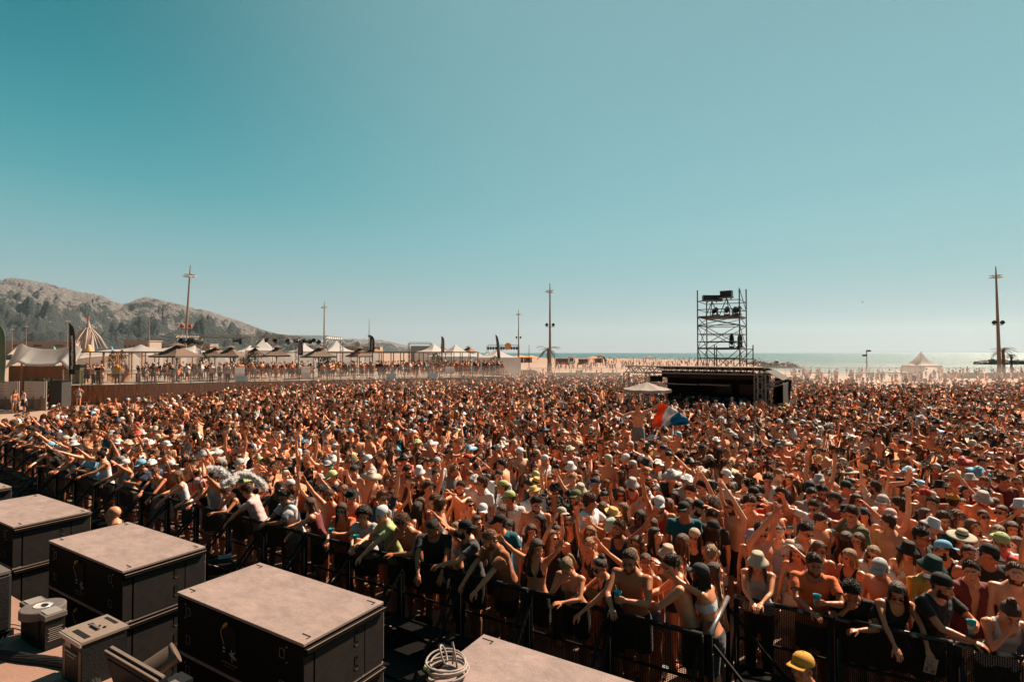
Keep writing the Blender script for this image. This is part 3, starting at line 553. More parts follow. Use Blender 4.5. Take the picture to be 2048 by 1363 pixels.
# stretch tents
def stretch(px0, px1, Y, prof_top, prof_bot, label, depth=7.0, polespx=()):
    """white stretch tent: top and bottom edges given as (px, py) lists"""
    c = D((px0 + px1) / 2, 700, Y); g = DZ - .02 if px0 > 140 else 0.0; t = thing('stretch_tent', (c[0], c[1], g), label, 'tent', 'white stretch tents'); xs = np.linspace(px0, px1, 40)
    ta = np.interp(xs, *zip(*prof_top)); bo = np.interp(xs, *zip(*prof_bot)); rows = []
    for j in range(11):
        f = j / 10; rows.append([np.array([(x - CXP) / FPX * Y - c[0], depth * (1 - (1 - f) ** 2) * 0.9, CAM_H - g + (HZP - (bo[i] + (ta[i] - bo[i]) * math.sin(f * math.pi / 2))) / FPX * (Y + depth * (1 - (1 - f) ** 2) * 0.9)]) for i, x in enumerate(xs)])
    last = [np.array([(p[0] + c[0]) * (Y + 6.5) / Y - c[0], p[1] + 5.5, p[2] - .9]) for p in rows[-1]]; rows.append(last)
    one(sheet(np.array(rows), 0.02), 'canopy', whitefab, t, True)
    for px in polespx:
        x = (px - CXP) / FPX * Y - c[0]; one(tube([(x, 0.3, 0), (x, 0.3, CAM_H - g + (HZP - 720) / FPX * Y)], 0.07, 8), 'pole', wood, t)
    return t
def pk(pts, n=60):
    xs = np.linspace(pts[0][0], pts[-1][0], n); return [(x, float(np.interp(x, *zip(*pts)))) for x in xs]
stretch(8, 140, 48, [(8, 690), (17, 687), (30, 694), (60, 698), (90, 698), (115, 693), (127, 688), (140, 698)], [(8, 738), (18, 733), (36, 723), (52, 731), (80, 732), (108, 731), (121, 723), (132, 734), (140, 742)], 'big white stretch tent behind the black feather flag', 1.5, (38, 121))
stretch(146, 392, 66, [(146, 706), (200, 699), (225, 698), (252, 694), (265, 688), (280, 694), (305, 697), (325, 694), (337, 688), (350, 697), (375, 692), (392, 703)], [(146, 712), (170, 707), (230, 706), (300, 706), (392, 709)], 'wide white stretch tent with three peaks behind the wooden frame', 1.6, (200, 330))
# white fabric wall behind the terrace
c = D(250, 720, 70); P = []
for z in (DZ, 2.6, 3.8, 4.15): P.append([D(155 + 590 * i / 40, 700, 72)[:1].tolist() + [72 + 4 * i / 40 + .15 * math.sin(i * 2.1), z] for i in range(41)])
o = one(sheet(np.array(P), 0.02), 'fabric_wall', whitefab, None); tag(o, 'long white fabric wall closing the back of the terrace', 'fabric wall')
c = D(80, 745, 50); ob = one(sheet(np.array([[(D(18 + 125 * i / 16, 700, 50)[0], 50 + .1 * math.sin(i * 2), z) for i in range(17)] for z in (0, 1.4, zz(731, 50))]), .02), 'brown_curtain', mat('brown_curtain', (0.20, 0.10, 0.06), .9, noise_amt=.2)); tag(ob, 'brown fabric wall in the shade under the white stretch tent', 'fabric wall')
# wooden frames (pergolas)
def pergola(pa, pb, Ya, Yb, py, depth, n, label, base=DZ - .02, r=0.09):
    A = D(pa, py, Ya); B = D(pb, py, Yb); c = np.array([A[0], A[1], base]); t = thing('pergola', c, label, 'pergola'); d = B - A; h = A[2] - base; h2 = B[2] - base
    a2 = np.array([0, 0, h]); b2 = np.array([d[0], d[1], h2]); back = np.array([-0.2, depth, 0]); mb = MB(); mb.add(beam(a2, b2, r * 1.4)).add(beam(a2 + back, b2 + back, r * 1.2))
    for i in range(n): mb.add(beam(a2 + (b2 - a2) * i / (n - 1), a2 + (b2 - a2) * i / (n - 1) + back, r))
    mb.obj('roof_beams', wood, t)
    for i in range(n):
        q = (b2 - a2) * i / (n - 1)
        for bk in (0, 1): e = q + back * bk; hh = h + (h2 - h) * i / (n - 1); one(beam((e[0], e[1], 0), (e[0], e[1], hh), r), 'post', wood, t)
pergola(152, 345, 56, 58, 703.5, 4, 8, 'wooden pergola frame before the white marquee and ponytail plants')
pergola(745, 955, 62, 70, 704, 5, 12, 'orange wooden pergola along the far end of the terrace')
pergola(655, 745, 62, 62, 704.5, 4, 4, 'short wooden frame next to the end of the lighting truss')
# lighting truss frame on the terrace
A = D(352, 672, 54); B = D(654, 674, 62); h = A[2]; c = np.array([A[0], A[1], DZ - .02]); t = thing('lighting_truss', c, 'long box truss frame hung with spotlights over the terrace', 'lighting truss')
def tl(p): return np.array(p) - c
mb = MB(); truss(mb, tl(A), tl(B), 0.34, 46, 0.028); mb.obj('top_truss', alu, t); Ab = A + np.array([-1.2, 6, 0]); Bb = B + np.array([-.2, 6, 0])
mb = MB(); truss(mb, tl(Ab), tl(Bb), 0.34, 40, 0.028); mb.obj('top_truss', alu, t)
for p, q in ((A, Ab), (B, Bb)): mb = MB(); truss(mb, tl(p), tl(q), 0.3, 14, 0.026); mb.obj('end_truss', alu, t)
for f in (0.0, 0.145, 0.78, 0.995):
    p = A + (B - A) * f; mb = MB(); truss(mb, tl([p[0], p[1], DZ]), tl([p[0], p[1], p[2] - .2]), 0.32, 12, 0.028); mb.obj('truss_leg', alu, t)
for p in (Ab, Bb): mb = MB(); truss(mb, tl([p[0], p[1], DZ]), tl([p[0], p[1], p[2] - .2]), 0.3, 12, 0.026); mb.obj('truss_leg', alu, t)
hung = [(363, 683), (369, 681), (376, 684), (381, 681), (387, 682), (400, 685), (472, 680), (480, 683), (533, 679), (551, 683), (576, 684), (593, 682), (604, 683), (612, 682), (619, 684), (628, 681), (636, 684)]
for i, (px, py) in enumerate(hung):
    f = (px - 352) / 302; Yv = 54 + 8 * f; p = D(px, py, Yv); topz = (A + (B - A) * f)[2] - .17 - p[2]
    t = thing('hanging_spotlight', p, 'black spotlight hanging from the terrace truss, %s along it' % ordn(i), 'spotlight', 'spotlights hung from the terrace truss', rz=rng.uniform(-1, 1))
    MB().add(beam((0, 0, 0), (0, 0, max(topz, .2)), 0.05)).obj('clamp', spotm, t); one(xf(lathe([(0, -.28), (.15, -.26), (.2, 0), (.24, .26), (0, .24)], 10), rotx(R(rng.uniform(30, 110))), (0, 0, 0)), 'lamp_housing', spotm, t)
# beach lamp row
t = thing('lamp_truss', D(975, 694, 85) * [1, 1, 0], 'low goalpost truss with a row of black lamps before the sea', 'lighting truss'); x1 = (1037 - 975) / FPX * 85; z1 = zz(691, 85)
mb = MB(); truss(mb, (0, 0, z1), (x1, 0, z1), 0.3, 14, .025)
for x in (0, x1 * .45, x1): truss(mb, (x, 0, 0), (x, 0, z1), 0.25, 12, .02)
mb.obj('truss_frame', mat('dark_truss', (.12, .12, .12), .5), t); ol = mat('orange_disc', (0.75, 0.28, 0.07), .6)
for i in range(12): one(xf(lathe([(0, -.2), (.14, -.18), (.2, .2), (0, .18)], 8), rotx(1.2), (x1 * (i + .3) / 12, -.1, z1 - .45)), 'lamp', spotm, t)
one(xf(lathe([(0, -.04), (.5, -.04), (.5, .04), (0, .04)], 20), rotx(R(90)), (x1 * .66, -.3, z1 - .05)), 'disc_sign', ol, t)
# white disc signs
wd = mat('white_disc', (.5, .46, .44), .6); gd = mat('grey_disc', (.30, .27, .26), .6)
for px, py, r_, Y, l in ((545, 680, 8.2, 66, 'large white round disc sign on a pole behind the truss'), (715, 689, 6.6, 70, 'smaller white round disc sign with a dark centre')):
    p = D(px, py, Y); q = r_ / FPX * Y; t = thing('disc_sign', (p[0], p[1], DZ - .02), l, 'sign', 'round disc signs'); hz_ = p[2] - DZ
    one(xf(lathe([(0, -.04), (q, -.04), (q, .04), (0, .04)], 28), rotx(R(90)), (0, 0, hz_)), 'disc', wd, t); one(tube([(0, .08, 0), (0, .08, hz_)], .04, 6), 'pole', alu, t)
    mb = MB()
    if px < 600:
        for k in range(3): mb.add(box((q * .22, .02, .05), (q * (-.45 + .42 * k), -.05, hz_ - .03 + .02 * (k % 2)), roty(.3 * k)))
        mb.add(box((q * .3, .02, q * .18), (q * .3, -.05, hz_ + .02)))
    else: mb.add(xf(lathe([(0, -.02), (q * .22, -.02), (q * .22, .02), (0, .02)], 12), rotx(R(90)), (0, -.06, hz_))); [mb.add(beam((0, -.055, hz_), (q * .8 * math.cos(a), -.055, hz_ + q * .8 * math.sin(a)), .03)) for a in (2.2, 4.0, 5.4)]
    mb.obj('emblem', gd, t)
# feather flags
def feather(px, py0, py1, Y, wpx, ground, m, label, marks=True, lean=0.0, mm_=None):
    p = D(px, 700, Y); zt = zz(py0, Y) - ground; zb = zz(py1, Y) - ground; w = wpx / FPX * Y; t = thing('feather_flag', (p[0], p[1], ground), label, 'flag', 'feather flags'); n_ = 14; P = []
    for j in range(n_ + 1):
        f = j / n_; z = zb + (zt - zb) * f; ww = w * (1.0 if f < .6 else max(0.06, math.sqrt(max(0, 1 - ((f - .6) / .4) ** 2.2)))); x0 = lean * (z / zt) ** 2 if lean else 0; P.append([(x0 + ww * k / 4, .03 * math.sin(j * .9 + k), z) for k in range(5)])
    one(sheet(np.array(P), .015), 'flag_cloth', m, t, True); pts = [(lean * (z / zt) ** 2 - .03, 0, z) for z in np.linspace(0, zt, 8)]; one(tube(pts, [.045] * 5 + [.03, .02, .015], 6), 'pole', alu if not marks else darkmetal, t)
    if marks:
        mb = MB(); rr = random.Random(int(px)); k = 8 if wpx > 8 else 5
        for i in range(k):
            f = .14 + .66 * i / k; z = zb + (zt - zb) * f; x0 = lean * (z / zt) ** 2; hh = (zt - zb) / k * .62; mb.add(box((w * rr.uniform(.22, .42), .03, hh), (x0 + w * rr.uniform(.40, .55), -.035, z), roty(rr.uniform(-.25, .25))))
        mb.obj('lettering', mm_ or whitefab, t)
blk = mat('flag_black', (.035, .028, .025), .8, noise_amt=.2); grn = mat('flag_green', (.12, .17, .11), .8, noise_amt=.25, noise_scale=.9)
feather(141, 646, 748, 42.5, 11, 0.0, blk, 'tall black feather flag with white lettering at the terrace corner', lean=-.1)
feather(-19, 640, 765, 33, 30, 0.0, grn, 'green feather flag cut by the picture edge', marks=False)
feather(597, 682, 710, 63, 9, DZ - .02, blk, 'dark feather flag under the end of the lighting truss', mm_=gd)
feather(740, 670, 703, 68, 9, DZ - .02, blk, 'dark feather flag beside the thin antenna mast', mm_=gd)
feather(883, 672, 704, 74, 6, 0, brown_par, 'brown feather flag rising over the pergola', mm_=gd)
feather(998, 669, 716, 66, 5, 0, blk, 'leaning narrow black feather flag before the lamp row', lean=-.4, mm_=gd)
# chair swing ride
t = thing('swing_ride', D(176, 700, 190) * [1, 1, 0], 'white chair swing tower ride with hanging arms before the mountain', 'fairground ride'); Y = 190; hz_ = zz(636, Y); zc = zz(664, Y)
MB().add(lathe([(2.2, 0), (1.5, zc * .8), (1.1, zc), (.8, zc + .3 * (hz_ - zc)), (.25, hz_ - 1.2), (.05, hz_)], 12)).obj('tower', mat('ride_white', (.40, .31, .27), .6, noise_amt=.25, noise_scale=.5), t)
for k in range(10):
    a = k * math.pi / 5 + .2; e = np.array([math.cos(a) * 5.6, math.sin(a) * 5.6, zz(697, Y)]); s_ = np.array([math.cos(a) * .9, math.sin(a) * .9, zc + 1.5]); one(tube([s_, s_ * .5 + e * .5 + (0, 0, .6), e], [.16, .24, .12], 6), 'arm', MATS['ride_white'], t)
one(tube([(0, 0, hz_ - .3), (0, 0, hz_ + .8)], .25, 6), 'tip_light', redlamprefl, t)
# low buildings and harbour wall
bw = mat('pale_plaster', (.34, .27, .23), .9, noise_amt=.1); ws = mat('window_dark', (.12, .11, .11), .3)
def block(px0, px1, py, Y, d, label, base=0, wins=6):
    a = D(px0, 700, Y); b_ = D(px1, 700, Y); w = b_[0] - a[0]; h = zz(py, Y); t = thing('low_building', ((a[0] + b_[0]) / 2, Y, 0), label, 'building'); one(box((w, d, h), (0, d / 2, h / 2)), 'wall', bw, t)
    one(box((w + .6, d + .6, .4), (0, d / 2, h + .2)), 'roof', bw, t)
    for i in range(wins): one(box((w / wins * .4, .1, 1.3), (-w / 2 + w / wins * (i + .5), -.04, h - 2.4)), 'window', ws, t)
block(247, 296, 682, 260, 10, 'pale flat roofed building below the mountain')
block(10, 140, 683, 330, 8, 'long low pale harbour building beyond the stretch tent', wins=3)
block(300, 420, 688, 420, 12, 'long pale building at the foot of the mountain', wins=12)
block(640, 760, 693, 700, 15, 'row of pale houses at the foot of the low hills', wins=12)
for i, (px, c_, l) in enumerate(((152, (.62, .36, .14), 'yellow striped bouncy dome beside the swing ride'), (178, (.70, .42, .20), 'second yellow dome under the swing ride'), (223, (.10, .35, .50), 'small blue shelter beside the swing ride'), (108, (.15, .38, .42), 'small teal shelter behind the stretch tent'))):
    Y = 150; p = D(px, 697, Y); q = 9 / FPX * Y * (1 if i < 2 else .7); V_, F_ = ell((0, 0, 0), (q, q, zz(688 if i < 2 else 692, Y)), 16, 10); k_ = V_[:, 2] < 0; V_[k_, 2] = 0
    o = one((V_, F_), 'dome_shelter', mat('dome_%d' % i, c_, .7, noise_amt=.3, noise_scale=.7)); o.location = (p[0], p[1], 0); tag(o, l, 'shelter')
# potted bushes and palms
leafm = mat('leaf_dusty_green', (.075, .085, .035), .7, noise_amt=.4, noise_scale=1.5); leafo = mat('leaf_dry', (.25, .14, .07), .8, noise_amt=.3); bark = mat('bark', (.16, .10, .07), .95, noise_amt=.3)
def bush(p, r, h, label, m=leafm, n=240, cat='bush'):
    t = thing('bush', p, label, cat, 'bushes on the terrace'); MB().add(tube([(0, 0, 0), (.05, 0, h * .5)], [.06, .03], 6)).obj('stem', bark, t); mb = MB()
    for i in range(n):
        a = rng.random() * 6.28; el = rng.uniform(-.2, 1); rr = r * rng.uniform(.35, 1) * (1 + .25 * math.sin(a * 3)); c_ = np.array([rr * math.cos(a) * math.sqrt(max(0, 1 - el * el)), rr * math.sin(a) * math.sqrt(max(0, 1 - el * el)), h * .45 + el * h * .55])
        d_ = c_ / np.linalg.norm(c_) * rng.uniform(.15, .3) + np.array([rng.uniform(-.1, .1) for _ in range(3)]); s_ = np.cross(d_, [rng.uniform(-1, 1), rng.uniform(-1, 1), .3]); s_ = s_ / np.linalg.norm(s_) * .05
        mb.add((np.array([c_, c_ + d_ * .5 + s_, c_ + d_, c_ + d_ * .5 - s_]), [(0, 1, 2, 3)]))
    mb.obj('leaves', m, t); return t
for px, py, Y, r_, h_, l, mt in [(409, 716, 55, .6, 1.9, 'slim bush beside the truss leg on the terrace', leafm), (478, 717, 56, 1.0, 1.9, 'dense bush behind the blue board', leafm), (493, 719, 55, .9, 1.7, 'bush next to the dense one behind the blue board', leafm), (505, 714, 57, .9, 2.0, 'dark bush below the fourth parasol', leafm),
        (640, 713, 60, .8, 2.2, 'bush by the last truss leg', leafm), (655, 718, 59, .9, 2.0, 'pale bush past the last truss leg', leafm), (225, 711, 58, .45, 2.6, 'round dried plant hanging in the wooden pergola', leafo), (243, 711, 58, .45, 2.6, 'second round dried plant hanging in the wooden pergola', leafo), (872, 716, 64, .8, 1.8, 'bush at the far end of the pergola', leafm), (990, 722, 68, .9, 2.2, 'brown bush beside the leaning feather flag', leafo)]:
    p = D(px, py, Y); bush((p[0], p[1], DZ - .02 if px < 960 else 0), r_, zz(py - 8, Y) - (DZ if px < 960 else 0), l, mt)
for i in range(4):
    p = D(60 + i * 13, 757, 41.5); bush((p[0], p[1], 0), .5, 2.1, '%s leafy bush above the white banner fence' % ordn(i), leafm)
def palm(px, py, Y, label, s=1.0):
    h = zz(py, Y); p = D(px, py, Y); t = thing('palm_tree', (p[0], p[1], 0), label, 'palm tree', 'palms on the beach'); one(tube([(0, 0, 0), (.1, 0, h * .5), (0, 0, h)], [.28, .22, .2], 10), 'trunk', bark, t); mb = MB()
    for k in range(22):
        a = k * 2.4; el = rng.uniform(-.3, 1.1); ln = 1.9 * s * rng.uniform(.8, 1.1); pts = []
        for j in range(7): f = j / 6; pts.append(np.array([math.cos(a) * ln * f * math.cos(el * (1 - f * .8)), math.sin(a) * ln * f * math.cos(el * (1 - f * .8)), h + ln * (math.sin(el) * f - .55 * f * f)]))
        for j in range(6):
            d_ = pts[j + 1] - pts[j]; sd_ = np.cross(d_, [0, 0, 1.]); sd_ /= max(np.linalg.norm(sd_), 1e-6)
            for s_ in (-1, 1):
                for q in (0, .5): b0 = pts[j] + d_ * q; e_ = b0 + d_ * 1.1 + sd_ * s_ * .42 * s * math.sin((j + 1.2) / 7.5 * 3.1) - np.array([0, 0, .14]); mb.add((np.array([b0, b0 + d_ * .35, e_]), [(0, 1, 2)]))
    mb.obj('fronds', leafm, t)
palm(1096, 698, 104, 'palm crown behind the tall light mast in the crowd', 1.15); palm(2006, 700, 92, 'palm crown behind the tallest light mast', .95); palm(2022, 709, 130, 'small low palm beyond the tallest light mast', .6)
# banner fence at far left, black booth, wood
ban = mat('white_banner', (.46, .41, .38), .8, noise_amt=.1, transl=.35); mesh_ = mat('grey_fence_mesh', (.18, .145, .12), .85, noise_amt=.35, noise_scale=1.2)
for i, (pa, pb) in enumerate(((-70, -12), (-12, 50), (50, 104))):
    ya, yb = 42.0 - i * .3, 42.0 - (i + 1) * .3; a = D(pa, 700, 40); b_ = D(pb, 700, 40.5); t = thing('banner_fence', (a[0], 40 , 0), ['fence panel with white banner cut by the picture edge', 'fence panel with white banner behind the two girls', 'fence panel with white banner behind the woman in orange'][i], 'fence', 'banner fences by the sand strip'); w = b_[0] - a[0]; zt = zz(762, 40)
    P = np.array([[(w * k / 14, .05 * math.sin(k * 1.3 + i), z) for k in range(15)] for z in (.1, .5, zt * .5)]); one(sheet(P, .02), 'mesh_cover', mesh_, t)
    P = np.array([[(w * k / 14, -.04 + .04 * math.sin(k * 1.1 + i), z - .07 * math.sin(k / 14 * 3.14) * (z < zt * .8)) for k in range(15)] for z in (zt * .44, zt * .7, zt)]); one(sheet(P, .02), 'banner', ban, t)
    MB().add(beam((0, .06, 0), (0, .06, zt), .06)).add(beam((w, .06, 0), (w, .06, zt), .06)).obj('post', alu, t)
    mb = MB()
    for k in range(3): mb.add(box((w * .5, .01, .035), (w * .38, -.1, zt * (.62 + .1 * k))))
    mb.obj('lettering', mat('faded_orange', (.68, .48, .38), .8), t)
t = thing('black_booth', D(115, 790, 41.2) * [1, 1, 0], 'black cloth covered booth at the end of the reed fence', 'booth'); hb = zz(762, 41.2)
one(box((.85, .9, hb), (0, .3, hb / 2)), 'cloth_cover', mat('dark_grey_cloth', (.05, .045, .045), .9, noise_amt=.2), t); one(box((.95, 1, .05), (0, .3, hb + .03)), 'booth_top', blackplastic, t)
t = thing('drinks_kiosk', D(158, 740, 46.5) * [1, 1, 0] + np.array([0, 0, DZ - .02]), 'small leaf clad kiosk beside the black feather flag', 'kiosk'); one(box((.62, .62, 1.5), (0, 0, .75)), 'kiosk_body', leafm, t); one(box((.8, .8, .14), (0, 0, 1.57)), 'roof', darkmetal, t)
for i, px in enumerate((40, 121)):
    pass
# terrace tables and benches
for i, (px, Y) in enumerate(((205, 50), (240, 51), (262, 50), (960, 66), (975, 66), (930, 66))):
    p = D(px, 745, Y); t = thing('picnic_table', (p[0], p[1], DZ - .02 if px < 900 else 0), ['pale wooden table near the man in yellow on the terrace', 'wooden table in the middle of the near terrace', 'wooden table beside the black bin on the terrace', 'white table past the end of the railing', 'second white table past the end of the railing', 'third white table past the end of the railing'][i], 'table', 'tables on the terrace')
    one(box((1.6, .8, .05), (0, 0, .75)), 'tabletop', wood if i < 3 else whitefab, t)
    for sx in (-1, 1): one(box((.06, .6, .74), (sx * .65, 0, .37)), 'leg', wood if i < 3 else alu, t)
# beach beyond: containers, shelters, fences
oj = mat('orange_fabric', (.75, .25, .09), .7)
for px0, px1, py, Y, c_, l in [(1048, 1064, 714.5, 240, 'w', 'white box stall under an orange roof on the beach'), (1025, 1047, 715, 240, 'b', 'pale stall beside the orange roofed one'), (1112, 1136, 717, 200, 'g', 'low wooden beach shed'), (1136, 1150, 712, 205, 'w', 'small white sculpture shaped stall on the beach'), (1158, 1176, 718, 200, 'g', 'low beach shed past the white stall'), (1190, 1206, 716, 230, 'b', 'pale beach kiosk beside the blue arch')]:
    a = D(px0, 700, Y); b_ = D(px1, 700, Y); w = b_[0] - a[0]; h = zz(py, Y); t = thing('beach_stall', ((a[0] + b_[0]) / 2, Y, 0), l, 'stall'); one(box((w, 2, h), (0, 1, h / 2)), 'wall', {'w': whitefab, 'b': bw, 'g': mesh_}[c_], t); one(box((w + .3, 2.4, .12), (0, 1, h + .06)), 'roof', {'w': whitefab, 'b': oj, 'g': wood}[c_], t)
    one(box((w * .5, .05, h * .4), (0, -.03, h * .55)), 'counter_opening', ws, t)
p = D(1040, 710, 238); parasol(p, 10, zz(709.5, 238), zz(713.5, 238), 0, oj, 'orange canopy of a beach stall under the smaller light mast', 8, vent=False)
p = D(1062, 710, 242); parasol(p, 8.0, zz(710, 242), zz(714, 242), 0, oj, 'second orange canopy next to the first on the beach', 8, vent=False)
p = D(1186, 712, 225); parasol(p, 5.4, zz(712, 225), zz(715.5, 225), 0, oj, 'orange parasol on the beach near the blue arch', 8, vent=False)
t = thing('inflatable_arch', D(1203, 715, 215) * [1, 1, 0], 'orange and dark blue inflatable arch on the beach', 'arch')
pts = [(math.cos(a) * 1.9 - .3, 0, math.sin(a) * zz(711, 215)) for a in np.linspace(.0, 2.3, 10)]; one(tube(pts[:5], .35, 8), 'arch_leg', mat('dark_blue_pvc', (.03, .06, .09), .4), t); one(tube(pts[4:], .35, 8), 'arch_top', oj, t)
p = D(1298, 716, 220); parasol(p, 3.6, zz(711, 220), zz(713.5, 220), 0, cream, 'tiny beige parasol far off on the beach', 8, vent=False)
t = thing('lifeguard_pole', D(1058, 705, 150) * [1, 1, 0], 'thin dark pole behind the orange canopy', 'pole'); one(tube([(0, 0, 0), (0, 0, zz(689, 150))], [.12, .06], 6), 'pole', spotm, t)
def meshfence(pa, pb, Y, n, h, label_, grp):
    for i in range(n):
        a = D(pa + (pb - pa) * i / n, 700, Y); b_ = D(pa + (pb - pa) * (i + 1) / n, 700, Y); w = b_[0] - a[0]; t = thing('site_fence', (a[0], Y, 0), '%s %s' % (ordn(i), label_), 'fence', grp)
        mb = MB().add(beam((0, 0, 0), (0, 0, h), .05)).add(beam((0, 0, h - .03), (w, 0, h - .03), .04)).add(beam((0, 0, .15), (w, 0, .15), .04)); mb.obj('frame', alu, t); mb = MB()
        k = max(6, int(w / .25))
        for j in range(1, k): mb.add(beam((w * j / k, 0, .15), (w * j / k, 0, h), .018))
        for z in (.6, 1.1, 1.6): mb.add(beam((0, 0, z), (w, 0, z), .015))
        mb.obj('wire_infill', alu, t)
meshfence(1055, 1245, 86, 9, 1.9, 'mesh fence panel at the back of the crowd, from the lamp mast', 'mesh fence panels behind the crowd')
meshfence(1570, 2060, 100, 16, 1.5, 'mesh fence panel along the waterline, from the scaffold tower', 'mesh fence panels along the sea')
wl_ = mat('beach_wall', (.27, .215, .185), .9, noise_amt=.15)
a = D(1880, 700, 92); b_ = D(2300, 700, 92); o = one(box((b_[0] - a[0], .4, .9), (0, 0, 0)), 'beach_wall', wl_); o.location = ((a[0] + b_[0]) / 2, 92, .45); tag(o, 'low pale concrete wall along the promenade before the sea', 'wall')
a = D(1110, 700, 95); b_ = D(1240, 700, 95); o = one(box((b_[0] - a[0], .4, .8), (0, 0, 0)), 'beach_wall', wl_); o.location = ((a[0] + b_[0]) / 2, 95, .4); tag(o, 'low pale wall on the sand behind the crowd', 'wall')
p = D(1020, 722, 84); q = D(1055, 722, 84); o = one(box((6.5, .3, 1.6), (0, 0, 0)), 'screen_fence', mesh_); o.location = (p[0] + .5, 84, .8); tag(o, 'dark screened fence at the back of the crowd near the lamp row', 'fence')
for i, px in enumerate((1605, 1700)):
    p = D(px, 748, 88); t = thing('rope_fence', (p[0], p[1], 0), '%s low rail on the sand by the water' % ordn(i), 'rail'); w = 5.5; one(beam((0, 0, 1), (w, 0, 1), .08), 'top_bar', darkmetal, t)
    for k in range(3): one(beam((w * k / 2, 0, 0), (w * k / 2, 0, 1), .08), 'leg', darkmetal, t)
p = D(1615, 768, 60)
# lifebuoy-like canopy car tent near pagoda: small awning
p = D(1790, 748, 80); parasol(p, 3.2, zz(739.5, 80), zz(743, 80), 0, cream, 'low pale parasol beside the white pagoda tent', 8, vent=False)
# birds
for i, (px, py, Y) in enumerate(((1224, 604, 90), (1725, 604, 95), (1953, 665, 140))):
    p = D(px, py, Y); s_ = 1.0; V_ = np.array([(0, .25, 0), (.08, 0, .03), (.0, -.25, 0), (-.08, 0, .03), (.5, .06, .16), (.5, -.06, .15), (.95, -.05, .02), (-.5, .06, .16), (-.5, -.06, .15), (-.95, -.05, .02), (0, 0, -.07)])
    o = one((V_, [(0, 1, 10), (1, 2, 10), (2, 3, 10), (3, 0, 10), (1, 4, 5), (4, 6, 5), (3, 8, 7), (7, 8, 9), (0, 3, 2, 1)]), 'seagull', mat('gull_grey', (.10, .10, .10), .8)); o.location = p; o.scale = (.7,) * 3; o.rotation_euler = (0, .2, i * 1.1)
    tag(o, ['dark gull gliding high above the palm and mixing stage', 'dark gull gliding above the slim beach lamp post', 'small gull low in the sky beside the tallest light mast'][i], 'bird', 'gulls in the sky')
# ================================================================ SUBWOOFERS IN FRONT OF THE STAGE
HS = 1.9; SW, SD, SH = 0.805 * HS, 0.385 * HS, 0.236 * HS
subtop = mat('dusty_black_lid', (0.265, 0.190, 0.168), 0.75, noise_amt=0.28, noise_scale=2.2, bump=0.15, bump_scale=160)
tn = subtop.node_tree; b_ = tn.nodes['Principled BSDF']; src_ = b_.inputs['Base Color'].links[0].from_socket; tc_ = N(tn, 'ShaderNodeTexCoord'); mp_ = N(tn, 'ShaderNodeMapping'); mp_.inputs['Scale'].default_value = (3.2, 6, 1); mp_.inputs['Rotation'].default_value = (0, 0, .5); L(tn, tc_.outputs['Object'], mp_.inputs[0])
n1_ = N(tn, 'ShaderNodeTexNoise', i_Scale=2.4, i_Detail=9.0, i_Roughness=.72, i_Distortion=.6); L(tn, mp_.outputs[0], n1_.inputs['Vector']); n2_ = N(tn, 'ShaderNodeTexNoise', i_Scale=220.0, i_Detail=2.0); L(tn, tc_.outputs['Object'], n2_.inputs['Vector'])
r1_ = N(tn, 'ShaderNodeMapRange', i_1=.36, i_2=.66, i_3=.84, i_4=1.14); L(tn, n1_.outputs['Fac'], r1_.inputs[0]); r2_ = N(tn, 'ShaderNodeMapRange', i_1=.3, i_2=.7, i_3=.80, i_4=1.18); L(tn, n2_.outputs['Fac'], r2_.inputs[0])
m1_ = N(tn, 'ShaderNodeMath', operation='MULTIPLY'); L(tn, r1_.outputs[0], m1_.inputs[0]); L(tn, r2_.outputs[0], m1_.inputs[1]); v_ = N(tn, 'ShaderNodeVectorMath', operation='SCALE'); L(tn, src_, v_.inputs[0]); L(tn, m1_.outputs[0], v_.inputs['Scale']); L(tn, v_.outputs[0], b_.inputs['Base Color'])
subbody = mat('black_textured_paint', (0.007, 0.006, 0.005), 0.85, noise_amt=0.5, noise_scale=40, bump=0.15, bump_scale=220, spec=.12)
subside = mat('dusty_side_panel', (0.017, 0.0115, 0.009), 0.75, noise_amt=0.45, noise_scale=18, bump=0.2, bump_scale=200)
edgem = mat('worn_edge', (0.24, 0.155, 0.115), 0.6, noise_amt=0.3, noise_scale=10); yel = mat('yellow_connector', (0.42, 0.20, 0.03), 0.5); hole = mat('recess_black', (0.006, 0.006, 0.006), 0.9)
whitep = mat('white_print', (0.34, 0.29, 0.26), 0.7); screw = mat('screw_steel', (0.5, 0.45, 0.4), 0.35, 0.7)
